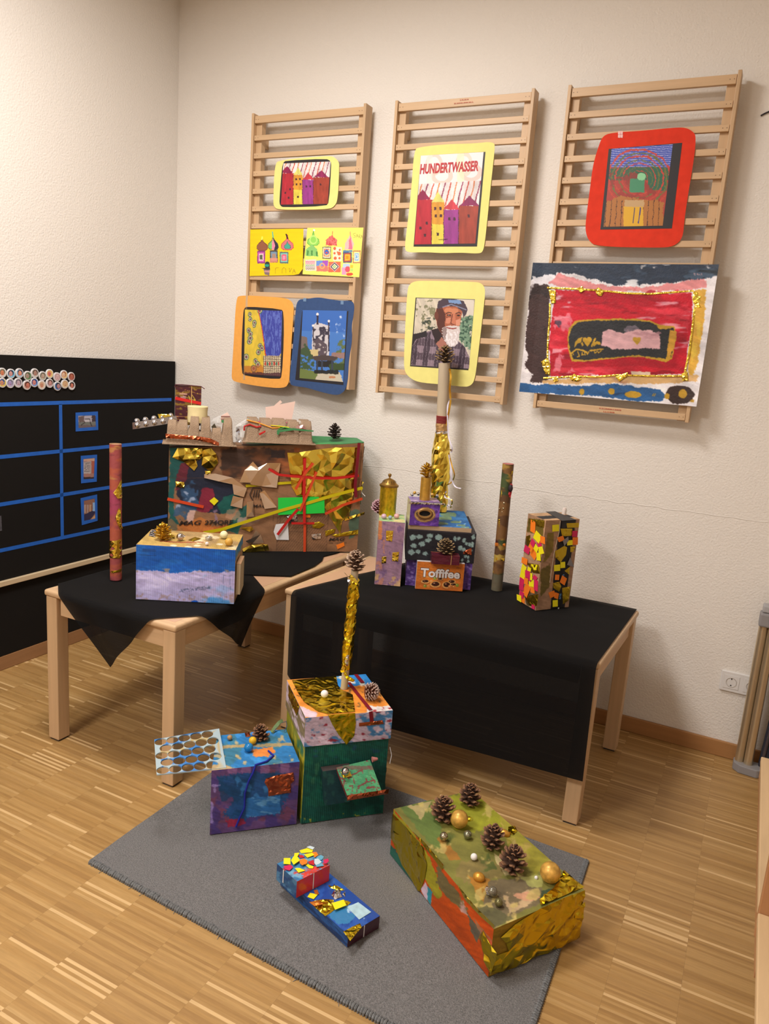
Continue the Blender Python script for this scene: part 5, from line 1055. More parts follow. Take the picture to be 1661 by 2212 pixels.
foil('plastic_scrap', [atp(*d1(*p), PA+nA*.0, nA) for p in ((752, 480), (750, 380), (790, 350), (845, 318), (860, 345), (812, 390), (815, 490))], nA, clear, t, .014, .014, sd=5)
foil('foil_scrap', [atp(*d1(*p), PA+nA*.0, nA) for p in ((765, 475), (768, 380), (790, 362), (800, 480))], nA, sfoil, t, .01, .014, sd=6)
bA(d1, [(604, 375), (626, 352), (646, 398), (610, 384)], .005, mat('dark_scrap', (70, 62, 44), rough=.4), 'foil_scrap')
def wire(c, pts, off, r, m, nm='pipe_cleaner'): MB().tube([atp(*c(*p), PA+nA*off, nA) for p in pts], r, 7).build(nm, m, t, smooth=True)
redp = mat('red_fuzzy', (196, 50, 44), rough=.9, bump=(500, .8, .003)); pinkp = mat('pink_wire', (222, 84, 130), rough=.6)
wire(d1, [(822, 400), (824, 372), (860, 360), (905, 378), (935, 372)], .02, .004, redp); wire(d1, [(910, 360), (915, 342), (1000, 346), (1100, 348), (1165, 356)], -.03, .003, pinkp); wire(d1, [(1140, 385), (1140, 362), (1170, 354), (1185, 380)], .01, .003, pinkp)
wire(d1, [(840, 330), (920, 350), (1010, 384), (1060, 380)], .02, .003, mat('orange_wire', (236, 160, 60), rough=.5)); wire(d1, [(1000, 366), (1060, 372), (1120, 380)], .022, .0025, mat('yellow_wire', (226, 210, 40), rough=.5)); wire(d1, [(1050, 420), (1052, 392), (1090, 380), (1150, 392)], .026, .003, mat('green_wire', (60, 140, 60), rough=.8))
foil('iridescent_scrap', [atp(*d1(*p), PA+nA*.01, nA) for p in ((840, 335), (852, 316), (905, 345), (940, 350), (900, 362))], nA, mat('iridescent', (170, 220, 200), rough=.15, metal=.9, g=1.0), t, .01, .006)
for p, r_, m_ in (((945, 362), .010, mat('blue_pompom', (60, 90, 160), rough=.9)), ((985, 376), .012, redp), ((1050, 368), .020, gl_)): q_ = atp(*d1(*p), PA-nA*.0, nA); sphere('pompom', (q_.x, q_.y, q_.z-.004), r_, m_, t, seg=12, rings=8)
foil('foil_scrap', [atp(*d1(*p), PA+nA*.032, nA) for p in ((918, 420), (965, 398), (962, 412), (925, 432))], nA, redt, t, .01, .006)
q_ = atp(*d1(1187, 352), PA-nA*.0, nA); sphere('clear_ball', (q_.x, q_.y, q_.z), .013, mat('clear_ball', (240, 236, 230), rough=.05, metal=.6, g=1.0), t, seg=16, rings=10)
foil('pink_foil', [atp(*d1(*p), PA+nA*.02, nA) for p in ((1160, 392), (1170, 368), (1215, 362), (1235, 392))], nA, mat('pale_pink_foil', (224, 180, 176), rough=.25, metal=.8, g=1.0), t, .01, .01)
MB().prism([atp(*d1(*p), PA+nA*.031, nA) for p in ((1040, 398), (1150, 384), (1285, 400), (1282, 408), (1150, 398), (1060, 410), (1050, 430), (1040, 424))], nA*.001).build('green_paint', gl_, t)
pc = atp(*d1(1418, 492), PA+dep*.5, nA); cone('dark', (pc.x, pc.y, zr+.006), .072, 'thin dark pine cone on right end of the big carton\'s green top')

# ================== blue and lilac box (left table, front)
PA2, PB2, d_ = (1.001, -1.287), (1.300, -1.117), (-.118, .198); f0 = foot(PA2, PB2, d_); nB = V((V(PB2)-V(PA2)).to_3d()).cross(V((0, 0, 1))).normalized()
t = thing('painted_box', sum(f0, V())/4+V((0, 0, Z0)), 'open-sided carton painted bright blue above pale lilac, front of left table', 'craft model')
q = [(410, 1040), (1350, 1095), (1322, 1590), (412, 1550)]; A = Art(190, 110, q, (22, 90, 176)); A.streak(.08, 3, 30)
A.blot((34, 106, 186), .52, 10, 3, .7, fx=4); A.poly([(400, 1285), (620, 1290), (760, 1310), (1000, 1285), (1180, 1300), (1345, 1290), (1345, 1640), (400, 1640)], (186, 176, 216), 12, k=2)
A.blot((150, 176, 220), .5, 7, 5, .8, [(1050, 1330), (1350, 1330), (1350, 1600), (800, 1600), (1000, 1450)], fx=5).blot((204, 196, 232), .5, 12, 6, .8, [(430, 1300), (1150, 1350), (1100, 1480), (430, 1500)], fx=3).blot((156, 136, 120), .63, 40, 7, .8, [(420, 1270), (1340, 1270), (1340, 1320), (420, 1310)], fx=20)
A.blot((170, 140, 130), .62, 40, 9, .7, [(420, 1500), (1330, 1500), (1330, 1600), (420, 1600)], fx=40).blot((70, 150, 214), .6, 10, 12, .8, [(900, 1520), (1330, 1540), (1330, 1600), (900, 1600)])
A.rect(470, 1080, 600, 1108, (30, 70, 130), 1, .6).line([(450, 1140), (600, 1146)], 5, (30, 60, 110)).ell(962, 1572, 30, 13, (20, 90, 190))
m = (np.abs(A.y-(1475-(A.x-820)*.13)) < 16) & (A.x > 820) & (A.x < 1110); A.mix(m & (fbm(A.x*.12, A.y*.12, 3) > .5), (90, 100, 130), .8)
for x in (1230, 1290): 
    A.line([(x, 1330), (x, 1460)], 4, (110, 120, 160), 2).line([(x, 1330), (x+22, 1330)], 3, (110, 120, 160)).line([(x, 1455), (x+22, 1455)], 3, (110, 120, 160))
T_ = Art(130, 80, [(580, 905), (1400, 945), (1340, 1095), (412, 1050)], (168, 136, 86)); T_.streak(.12, 6, 30, .05).blot((190, 156, 80), .5, 7, 3, .8, fx=4).blot((110, 140, 132), .6, 8, 6, .7, [(520, 980), (1390, 960), (1340, 1060), (420, 1050)], fx=3).blot((226, 206, 160), .66, 12, 9, .9, fx=5).line([(640, 1012), (760, 1022), (1040, 1022)], 9, (146, 70, 40), 5)
for x, y in ((760, 1058), (895, 1068), (980, 1055), (1190, 1040)): T_.ell(x, y, 32, 9, (226, 208, 170), 3)
R2 = Art(40, 50, base=(176, 140, 100)); R2.rect(0, 0, 100, 18, (60, 140, 190), 8).blot((120, 90, 60), .6, 4, 3)
cbox('carton', lift(f0, Z0), lift(f0, .797), {'f': A, 't': T_, 'r': R2}, (180, 146, 104), corr, t, wav=.002)
fl = mat('raw_card_edge', (196, 176, 140), rough=.8)
# the open flat sleeve leaning at the right side
s_ = V((V(PB2)-V(PA2)).to_3d()).normalized(); dd = V((*d_, 0)).normalized(); B0 = V((*PB2, 0))
sl = MB(); p0 = B0+s_*.002+dd*.02; W_, D_, T2 = .016, .11, .0018; zs0, zs1 = Z0+.030, Z0+.142
for a, b, c, d in ((0, W_, 0, T2), (0, W_, D_-T2, D_), (0, T2, 0, D_), (W_-T2, W_, 0, D_)):
    q4 = [p0+s_*a+dd*c, p0+s_*b+dd*c, p0+s_*b+dd*d, p0+s_*a+dd*d]; sl.hexa([v+V((0, 0, zs0)) for v in q4], [v+V((0, 0, zs1)) for v in q4])
sl.build('side_sleeve', fl, t); q4 = [p0, p0+s_*W_, p0+s_*W_+dd*D_, p0+dd*D_]; MB().hexa([v+V((0, 0, zs1)) for v in q4], [v+V((0, 0, zs1+.002)) for v in q4]).build('sleeve_top', kraft, t)
TB = .7985
def onz(c, p, z): v = at(*c(*p), z=z); return v
p = onz(d3, (665, 985), TB); cone('gold', (p.x, p.y, TB), .062, 'gold painted pine cone on the blue and lilac carton'); 
sb = mat('silver_ball_small', (206, 202, 206), rough=.12, metal=1, g=1.0)
def rest(c, p, r, z): v = onz(c, p, z+r); return (v.x, v.y, z+r)
ball('bauble', rest(d3, (828, 960), .0135, TB), .0135, sb, 'small silver bauble beside gold pine cone on blue carton', 'bauble', cap=sb, capdir=(.8, .3, .2))
ball('polystyrene_ball', rest(d3, (1240, 940), .0145, TB), .0145, mat('cream_ball', (230, 222, 170), rough=.7, var=(.08, (90, 90, 90))), 'cream coloured ball near right back corner of blue carton')
ball('wooden_ball', rest(d3, (1287, 1008), .0145, TB), .0145, mat('ochre_ball', (206, 156, 62), rough=.45), 'ochre yellow ball at right edge of blue carton top')
ball('bead', rest(d3, (1080, 1024), .0065, TB), .0065, mat('pearl', (226, 214, 204), rough=.2), 'tiny white pearl bead on the blue carton\'s top', 'bead')
c = onz(d3, (1097, 985), TB); tag(MB().lathe([(.0, .0002), (.0125, .0002), (.0125, .009), (.0105, .0105), (.010, .010), (0, .010)], (c.x, c.y, TB), 20).build('metal_lid', mat('tealight_metal', (196, 196, 196), rough=.25, metal=.9, g=1.0), smooth=True), 'small silver tealight cup on blue carton top', 'cup')
for P, m_, nm in (([(720, 935), (775, 950), (775, 975), (725, 965)], dgold, 'foil_scrap'), ([(900, 990), (960, 965), (1025, 975), (950, 1005)], gold2, 'foil_scrap'), ([(530, 950), (550, 900), (600, 895), (590, 960)], sfoil, 'foil_scrap')):
    foil(nm, [onz(d3, p, TB) for p in P], (0, 0, 1), m_, t, .008, .006, .0005, 3)

# ================== painted tube (left table)
A = Art(70, 190, [(150, 80), (280, 80), (280, 1360), (150, 1360)], (156, 74, 72)); A.blot((176, 88, 60), .5, 14, 3, .8, fx=14).blot((158, 60, 96), .55, 9, 6, .8, fx=12).blot((184, 132, 70), .63, 26, 8, .8, fx=20).blot((110, 50, 54), .62, 14, 11, .7)
c0 = V((.782, -1.168)); t = thing('painted_tube', (c0.x, c0.y, Z0), 'upright reddish pink painted tube with gold foil in front of black board', 'craft model')
def camphi(a, b, u=.5):
    t_ = np.array(b, float)-np.array(a, float); t_ /= np.linalg.norm(t_); e = np.cross(t_, [0.3, 1, 0.1]); e /= np.linalg.norm(e); g = np.cross(t_, e); d = np.array(CAM)-np.array(a); return math.atan2(d@g, d@e)-2*math.pi*u
ta, tb = (c0.x, c0.y, Z0+.001), (c0.x-.002, c0.y, 1.116); RT = .0215
ptube('tube', A, ta, tb, RT, tubep, t, off=camphi(ta, tb)); MB().lathe([(RT-.004, -.03), (RT-.003, .0), (RT, .0), (RT, -.002)], (tb[0], tb[1], tb[2]), 20).build('tube_rim', kraft, t)
def wrapfoil(c, pts, ctr, R, m, parent, cell=.007, amp=.004, sd=1, nm='foil_scrap', nn=None):
    """foil piece pressed on a tube: outline measured on the plane through the axis, then bent onto the surface"""
    n_ = nrm((CAM.x-ctr[0], CAM.y-ctr[1], 0)) if nn is None else nrm(nn); o = foil(nm, [atp(*c(*p), V(ctr)+n_*0, n_) for p in pts], n_, m, parent, cell, amp, 0, sd)
    b = base_of(parent); s = V((0, 0, 1)).cross(n_)
    for v in o.data.vertices:
        w = v.co+b-V((ctr[0], ctr[1], 0)); x = w.dot(s); h = w.dot(n_); x = max(-R*1.02, min(R*1.02, x)); w = w-n_*h+n_*(math.sqrt(max(0, R*R-x*x))+.0008+h); v.co = w+V((ctr[0], ctr[1], 0))-b
    return o
cc = (c0.x, c0.y, .8)
wrapfoil(d3, [(272, 410), (280, 590), (240, 590), (195, 535), (240, 470)], cc, RT, gold, t, sd=2); wrapfoil(d3, [(245, 680), (268, 700), (265, 800), (285, 880), (262, 880), (235, 820), (215, 770)], cc, RT, gold, t, sd=3)
wrapfoil(d3, [(155, 995), (278, 970), (278, 1150), (158, 1150)], cc, RT, gold, t, .009, .0025, 4, 'foil_band'); wrapfoil(d3, [(160, 1275), (278, 1250), (278, 1275), (165, 1290)], cc, RT, gold2, t, sd=5)

# ================== group on the right table: tall painted box with can
fF = foot((1.584, -.575), (1.680, -.534), (-.070, .140)); zF = .861
t = thing('painted_box_tower', sum(fF, V())/4+V((0, 0, Z0)), 'tall narrow purple painted box tower, green side, at left on right table', 'craft model')
A = Art(60, 140, [(145, 1545), (355, 1560), (322, 2085), (112, 2065)], (154, 118, 136)); A.streak(.1, 20, 6).blot((196, 130, 100), .58, 12, 3, .8, [(110, 1540), (200, 1540), (180, 2080), (100, 2080)], fx=8).blot((110, 82, 120), .6, 8, 5, .7, fx=16).blot((206, 164, 110), .58, 16, 8, .9, [(110, 1980), (330, 1980), (330, 2090), (110, 2090)]).rect(140, 1540, 170, 1700, (206, 130, 80), 8)
L_ = Art(12, 60, base=(70, 140, 80)); L_.blot((120, 150, 96), .55, 5, 3); T_ = Art(40, 40, base=(200, 190, 130)); T_.blot((150, 190, 130), .5, 6, 3)
cbox('carton', lift(fF, Z0), lift(fF, zF), {'f': A, 'l': L_, 't': T_, 'r': Art(20, 60, base=(60, 52, 60))}, (120, 110, 90), card, t)
nF = V((.534-.575, -.096, 0)).normalized(); nF = V((V((1.680, -.534, 0))-V((1.584, -.575, 0))).cross(V((0, 0, 1)))).normalized()
for P in ([(205, 1625), (265, 1625), (255, 1715), (205, 1705)], [(258, 1805), (312, 1800), (305, 1880), (255, 1875)], [(170, 1840), (208, 1838), (205, 1890), (168, 1895)]): foil('foil_window', [atp(*d4(*p), fF[0], nF) for p in P], nF, gold, t, .007, .004, .0006, 3)
c = (1.558, -.452); gcan = mat('old_gold_can', (214, 182, 48), rough=.35, metal=.8, g=1.0, var=(.3, (90, 90, 60)))
R_c = .035
MB().lathe([(0, 0), (R_c-.002, 0), (R_c, .003), (R_c, .118), (R_c+.001, .122)], (c[0], c[1], zF+.0003), 32).build('can', gcan, t, smooth=True)
brass = mat('brass_lid', (168, 134, 72), rough=.35, metal=.9, g=1.0)
MB().lathe([(R_c+.004, .120), (R_c+.005, .127), (R_c+.001, .129), (R_c-.004, .133), (.022, .146), (.010, .152), (.004, .154), (.003, .158), (.006, .162), (.0075, .167), (.006, .172), (.0, .1735)], (c[0], c[1], zF), 32).build('can_lid', brass, t, smooth=True)
for i in range(16):
    a_ = i*math.tau/16; ca_, sa_ = math.cos(a_), math.sin(a_); strip('lid_slot', V((c[0]+ca_*.019, c[1]+sa_*.019, zF+.1465)), V((c[0]+ca_*.030, c[1]+sa_*.030, zF+.138)), .0018, (ca_*.5, sa_*.5, .85), mat('dark_slot', (70, 50, 24), rough=.5), t)
pk = at(*d4(172, 1455), y=-.40); cone('pink', (1.512, -.452, zF), .062, 'pink tinted pine cone behind the gold can on the tall box', rot=(0, .2, 0))
for i, p in enumerate(((188, 1510), (240, 1512), (292, 1508))):
    v = onz(d4, p, zF+.010); ball('shell_ball', (v.x, v.y, zF+(.0112, .0083, .0112)[i]), (.011, .008, .011)[i], mat('shell_%d' % i, ((206, 170, 180), (150, 170, 176), (214, 166, 160))[i], rough=.35, var=(.25, (130, 130, 130))), ('pinkish violet shell-like ball, left of three before the gold can', 'small grey middle ball of three before the gold can', 'rosy shell-like ball, right of three before the gold can')[i])

# ================== stacked boxes with chocolate box front
fV = foot((1.687, -.503), (1.927, -.390), (-.135, .29)); zV = .709
t = thing('box_castle', sum(fV, V())/4+V((0, 0, Z0)), 'stack of painted boxes with orange TOFFIFEE front and tall foil chimney', 'craft model')
A = Art(110, 50, base=(92, 62, 130)); A.streak(.15, 30, 6).blot((150, 130, 180), .58, 14, 3, .8, fx=30).blot((60, 36, 96), .58, 10, 7, .8, fx=20)
cbox('violet_box', lift(fV, Z0), lift(fV, zV), {'f': A, 'r': Art(30, 30, base=(110, 84, 150)).blot((190, 180, 210), .58, 6, 2)}, (90, 60, 126), card, t)
fK = foot((1.688, -.524), (1.931, -.390), (-.150, .31)); zK = .832; nK = V((V((1.931, -.390, 0))-V((1.688, -.524, 0))).cross(V((0, 0, 1)))).normalized()
A = Art(150, 80, [(380, 1618), (945, 1650), (930, 1900), (365, 1868)], (30, 28, 34)); r_ = random.Random(4)
for x, y, a_, b_ in [(425, 1680, 26, 24), (480, 1675, 26, 18), (565, 1665, 26, 18), (550, 1705, 28, 16), (635, 1680, 28, 26), (435, 1750, 26, 20), (500, 1735, 26, 22), (415, 1805, 26, 22), (470, 1800, 20, 18), (530, 1815, 20, 16), (770, 1690, 14, 18), (800, 1688, 14, 16), (845, 1705, 14, 20), (920, 1675, 14, 22), (890, 1740, 14, 18), (915, 1740, 12, 24), (865, 1730, 14, 14), (815, 1770, 18, 20), (845, 1780, 16, 18), (860, 1840, 12, 14), (882, 1848, 12, 16), (885, 1880, 10, 12), (835, 1870, 12, 14), (900, 1790, 14, 16)]:
    A.ell(x, y, a_, b_, (142, 168, 160), 9, .95, k=5)
cbox('black_box', lift(fK, zV+.0005), lift(fK, zK), {'f': A, 'r': Art(30, 30, base=(52, 36, 84))}, (34, 30, 38), card, t)
fS = foot((1.682, -.507), (1.906, -.384), (-.150, .31)); zS = .850
A = Art(120, 120, [(620, 1450), (840, 1455), (935, 1620), (400, 1590)], (34, 100, 160)); A.blot((60, 130, 186), .55, 10, 3, .7)
for x, y in ((700, 1552), (795, 1530), (765, 1475), (830, 1570), (740, 1500), (870, 1600), (680, 1500)): A.ell(x, y, 34, 13, (110, 140, 110), 5, rot=-.1).ell(x+30, y, 9, 13, (120, 150, 110), 4)
A.blot((150, 186, 210), .68, 20, 9, .8)
cbox('blue_lid', lift(fS, zK+.0005), lift(fS, zS), {'t': A}, (190, 160, 122), card, t)
# chocolate box front panel with lettering
fT = [V((1.742, -.523, 0)), V((1.909, -.431, 0))]; nT = V((fT[1]-fT[0]).cross(V((0, 0, 1)))).normalized(); fT = fT+[fT[1]-nT*.020, fT[0]-nT*.020]; zT = .7125
sT = (fT[1]-fT[0]).normalized(); LT = (fT[1]-fT[0]).length
q = [(470, 1880), (852, 1905), (835, 2130), (443, 2105)]; A = Art(170, 105, q, (222, 126, 48)); A.mix(A.v > .72, (196, 100, 40), .5).mix(A.v < .2, (206, 112, 42), .5)
A.rect(505, 2000, 800, 2012, (206, 150, 80), 3, .7)
for x, y, a_, b_ in ((530, 2045, 38, 20), (650, 2025, 28, 14), (612, 2068, 48, 34), (745, 2050, 38, 22), (706, 2075, 42, 36), (760, 2072, 30, 16)):
    A.ell(x, y+6, a_, b_, (186, 104, 48), 2).ell(x, y, a_*.95, b_*.8, (226, 168, 96), 2).ell(x, y-2, a_*.66, b_*.55, (66, 34, 24), 2).ell(x-a_*.2, y-b_*.25, a_*.18, b_*.14, (190, 140, 110), 1)
for x, y, c_ in ((525, 2082, (150, 160, 60)), (553, 2085, (226, 140, 60)), (608, 2018, (150, 170, 70)), (792, 2078, (130, 150, 50)), (730, 2090, (216, 130, 60)), (580, 2045, (230, 150, 70)), (765, 2092, (210, 120, 50))): A.ell(x, y, 14, 14, c_, 1).ell(x-4, y-4, 4, 4, (240, 200, 150))
tb_ = cbox('chocolate_box', lift(fT, Z0+.0005), lift(fT, zT), {'f': A}, (222, 214, 204), gloss, t, wav=0)
def onT(c, pts, off=.0): return [atp(*c(*p), fT[0]+nT*off, nT) for p in pts]
a, b = onT(d4, [(487, 2000), (812, 2030)]); upv = V((0, 0, 1)); 
text('lettering', 'Toffifee', a-sT*.002, sT-V((0, 0, .0)), upv, .0345, mat('brown_outline', (92, 52, 38), rough=.4), tb_, width=LT*.86, off=.055, lift=.0006)
text('lettering', 'Toffifee', a, sT, upv, .0335, mat('white_letters', (244, 236, 226), rough=.35), tb_, width=LT*.83, off=.03, lift=.0012)
a, b = onT(d4, [(785, 1935), (825, 1938)]); text('lettering', 'STORCK', a, sT, upv, .003, mat('brown_outline'), tb_, width=(b-a).length, lift=.0006)
# dark red gift box on top of it
g0, g1 = onT(d4, [(578, 1888), (808, 1905)], .028); zz = zT+.0008; g0.z = g1.z = 0; gd = -nT*.055; gf = [g0, g1, g1+gd, g0+gd]
A = Art(50, 40, base=(84, 26, 40)); A.blot((150, 70, 60), .6, 8, 2, .6).line([(0, 8), (50, 5)], 5, (190, 130, 60), 4)
gb = cbox('gift_box', lift(gf, zz), lift(gf, zz+.036), {'f': Art(40, 12, base=(88, 26, 42)), 't': A}, (74, 24, 36), gloss, t)
MB().tube([g0.lerp(g1, .7)+V((0, 0, zz))+nT*.001, g0.lerp(g1, .7)+V((0, 0, zz+.037))+nT*.001, g0.lerp(g1, .66)+gd+V((0, 0, zz+.037))], .0012, 5).build('gold_cord', MATS['cord'], gb)
cc_ = (g0+g1)/2+gd*.45; cone('spiky', (cc_.x, cc_.y, zz+.036), .066, 'broad brown pine cone on the dark red gift box before black box')
foil('foil_window', [atp(*d4(*p), fK[0], nK) for p in ((845, 1795), (910, 1765), (908, 1825), (838, 1815))], nK, cfoil, t, .007, .005, .0008, 5)
# purple box with oval hole; the dark inside is painted on
p0 = onz(d4, (395, 1580), zS); p1 = onz(d4, (636, 1592), zS); p0.z = p1.z = 0; sP = (p1-p0).normalized(); nP = sP.cross(V((0, 0, 1))); fP = [p0, p1, p1-nP*.10, p0-nP*.10]; zP = zS+.098
A = Art(100, 90, [(405, 1362), (660, 1392), (636, 1592), (395, 1580)], (92, 52, 140)); A.blot((130, 84, 180), .56, 8, 3, .8, fx=4).blot((66, 34, 110), .58, 9, 7, .8)
for k_, c_ in ((1.0, (150, 112, 70)), (.88, (196, 160, 96)), (.78, (120, 84, 60))): A.ell(528, 1492, 90*k_, 66*k_, c_, 5)
A.ell(524, 1480, 68, 30, (24, 18, 20), 3)  # dark ellipse paints the shade inside the hole
cbox('purple_box', lift(fP, zS+.0006), lift(fP, zP), {'f': A, 't': Art(30, 30, base=(120, 90, 160)).blot((200, 170, 200), .6, 5, 3), 'l': (206, 196, 150)}, (96, 60, 140), gloss, t)
oc = atp(*d4(524, 1484), p0, nP); m_ = MB(); N_ = 36
for k_, (rx, rz, h) in enumerate(((.030, .0225, .001), (.027, .0185, .006), (.0225, .0125, .0055), (.0215, .0105, .0008))):
    for i in range(N_): a_ = i*math.tau/N_; m_.v.append(oc+sP*rx*math.cos(a_)+V((0, 0, rz*math.sin(a_)))+nP*h)
for k_ in range(3):
    for i in range(N_): m_.f.append((k_*N_+i, k_*N_+(i+1) % N_, (k_+1)*N_+(i+1) % N_, (k_+1)*N_+i))
m_.build('oval_frame', mat('bronze_paint', (160, 122, 72), rough=.4, metal=.4, g=1.0), t, smooth=True)
MB().add([oc+sP*.022*math.cos(i*math.tau/N_)+V((0, 0, .011*math.sin(i*math.tau/N_)))+nP*.0012 for i in range(N_)], [tuple(range(N_))]).build('hole_shade', mat('deep_black', (14, 11, 12), rough=.9, g=1.0), t)  # flat black disc stands in for the shaded inside of the hole
foil('silver_band', [atp(*d4(*p), p0+nP*.002, nP) for p in ((392, 1384), (690, 1400), (690, 1416), (392, 1404))], nP, sfoil, t, .006, .003, .001, 3)
gp_ = onz(d4, (536, 1345), zP); gc_ = (p0+p1)/2-nP*.045; gc_ = V((gp_.x, gp_.y, 0)) if False else gc_
A = Art(40, 60, base=(190, 146, 70)); A.blot((206, 168, 80), .5, 6, 2); ta, tb = (gc_.x+.002, gc_.y, zP), (gc_.x+.002, gc_.y, zP+.092); A.rect(0, 88, 100, 100, (170, 140, 150), 8)
MATS['bronzed'] = mat('gold_tube_paint', (198, 154, 66), rough=.35, metal=.6, g=1.0, var=(.15, (60, 60, 60)))
MB().tube([ta, tb], .0215, 24).build('gold_tube', MATS['bronzed'], t, smooth=True)
cone('gold', (tb[0], tb[1], tb[2]+.0005), .058, 'gold pine cone topping the short gold tube on the purple box')
for i, (x, y, m_) in enumerate(((440, 1325, marb), (470, 1335, sfoil), (420, 1340, sfoil), (625, 1350, sfoil), (585, 1340, marb))): v = onz(d4, (x, y), zP); sphere('bead', (v.x, v.y, zP+.006), .007, m_, t, seg=10, rings=8)
# tall chimney: cardboard tube, yarn, crumpled foil
ty = -.165; bx_ = at(*d4(640, 1445), y=ty); tx_ = at(*d4(686, 245), y=ty); bx_.z = zS+.0006; ax = lambda z: bx_.lerp(tx_, (z-bx_.z)/(tx_.z-bx_.z)); RR = .0195
zz_ = lambda yy: atp(*d4(660, yy), V((bx_.x, ty, 0)), (0, -1, 0)).z
MB().tube([ax(zz_(800)), tx_], .0245, 26).build('cardboard_tube', mat('grey_tube', (188, 170, 140), rough=.8, var=(.08, (40, 40, 8))), t, smooth=True)
for a_, b_, r_, nm in ((678, 742, .0272, 'yarn_wrap'), (1142, 1172, .033, 'yarn_wrap')):
    z0_, z1_ = zz_(b_), zz_(a_); y_ = MB(); k_ = 7 if nm and a_ < 900 else 3
    for i in range(k_): z = z0_+(z1_-z0_)*(i+.5)/k_; y_.tube([ax(z-.0001), ax(z+.0001)], .001, 5) if 0 else y_.lathe([(r_-.003, -(z1_-z0_)/k_*.5), (r_, 0), (r_-.003, (z1_-z0_)/k_*.5)], ax(z), 24)
    y_.build(nm, yarn, t, smooth=True)
zb_, zt_ = bx_.z+.001, zz_(815)
def frad(f): return .036 if f < .35 else (.041 if f < .62 else .041-.013*(f-.62)/.38)
rtube('foil_wrap', [ax(zb_), ax(zt_)], frad, gold, t, 16, .0045, 18, 5)
rtube('paper_collar', [ax(zt_), ax(zz_(740))], .0262, mat('beige_foil', (190, 150, 100), rough=.4, metal=.5, g=1.0), t, 18, .002, 4, 3)
rtube('silver_collar', [ax(zz_(825)), ax(zz_(800))], .0275, sfoil, t, 18, .003, 2, 3)
cone('spiky', (tx_.x, tx_.y, tx_.z+.0005), .075, 'open brown pine cone on top of the tall cardboard chimney before the portrait')
def ribs(pts, y0=ty-.03): return [at(*d4(*p), y=y0-.002*i % .01) for i, p in enumerate(pts)]
gr = mat('gold_ribbon', (206, 160, 60), rough=.25, metal=.8, g=1.0); wr_ = mat('white_ribbon_m', (222, 214, 222), rough=.35)
def curl(pts, m, nm='curling_ribbon', w=.006):
    P = []; n_ = len(pts)
    for i in range(n_-1):
        for k in range(5): P.append((pts[i][0]+(pts[i+1][0]-pts[i][0])*k/5, pts[i][1]+(pts[i+1][1]-pts[i][1])*k/5))
    P.append(pts[-1]); W = [at(*d4(*p), y=ty-.028+.006*math.sin(i*.9)) for i, p in enumerate(P)]; s_ = [(math.cos(i*.25), math.sin(i*.25), .2) for i in range(len(W))]
    return ribbon(nm, W, w, m, t, side=(1, .25, 0))
def curl2(pts, m, w=.0055):
    P = [V((p[0], p[1], 0)) for p in pts]; W = []
    for i in range(len(P)-1):
        for k in range(6):
            a0 = P[max(i-1, 0)]; a1 = P[i]; a2 = P[i+1]; a3 = P[min(i+2, len(P)-1)]; s = k/6
            q = .5*((2*a1)+(a2-a0)*s+(2*a0-5*a1+4*a2-a3)*s*s+(3*a1-a0-3*a2+a3)*s**3); W.append(q)
    W.append(P[-1]); G_ = [at(*d4(q.x, q.y), y=ty-.030+.004*math.sin(i*.5)) for i, q in enumerate(W)]
    ribbon('curling_ribbon', G_, w, m, t, side=(1, .35, .25))
curl2([(728, 290), (738, 360), (730, 450), (735, 560), (716, 680), (705, 760)], gr, .008); curl2([(735, 540), (712, 600), (712, 720), (722, 860), (750, 945), (740, 985)], wr_); curl2([(655, 980), (690, 968), (735, 958), (748, 968)], gr, .01)
curl2([(722, 985), (745, 1080), (768, 1170), (740, 1230), (690, 1262), (700, 1330), (680, 1315), (720, 1350), (750, 1385), (735, 1440)], gr); curl2([(722, 1000), (740, 1120), (745, 1200), (775, 1262), (824, 1278)], wr_); curl2([(700, 1300), (690, 1350), (745, 1370), (745, 1420), (712, 1412), (710, 1430)], wr_)

# ================== second painted tube (right table)
A = Art(70, 200, [(285, 120), (535, 120), (400, 1770), (230, 1770)], (96, 66, 40)); A.blot((130, 92, 50), .5, 10, 3, .8, fx=12).blot((72, 30, 30), .5, 7, 5, .9, [(240, 1180), (440, 1180), (440, 1400), (240, 1400)]).blot((170, 136, 60), .6, 10, 8, .9, fx=14).blot((50, 74, 44), .62, 9, 12, .8)
A.blot((110, 30, 44), .52, 9, 14, .9, [(330, 560), (500, 560), (480, 860), (300, 860)]).blot((190, 160, 70), .58, 14, 16, .9, [(230, 1400), (420, 1400), (400, 1600), (230, 1600)]).rect(200, 1620, 420, 1780, (104, 96, 76), 10, .9)
b_ = V((2.014, -.312, Z0)); e_ = at(*d5(462, 128), y=-.322); t = thing('painted_tube', b_, 'upright brown and gold painted tube between the box stack and patterned carton', 'craft model'); RH = .0225
ptube('tube', A, b_, e_, RH, tubep, t, off=camphi(b_, e_)); MB().lathe([(RH-.004, -.03), (RH-.003, .0), (RH, .0), (RH, -.002)], e_, 20).build('tube_rim', mat('pinkish_rim', (200, 130, 120), rough=.7), t)
nh = nrm((CAM.x-b_.x, CAM.y-b_.y, 0)); sh_ = V((0, 0, 1)).cross(nh)
def onH(pts, c=d5): return [atp(*c(*p), b_+nh*RH, nh) for p in pts]
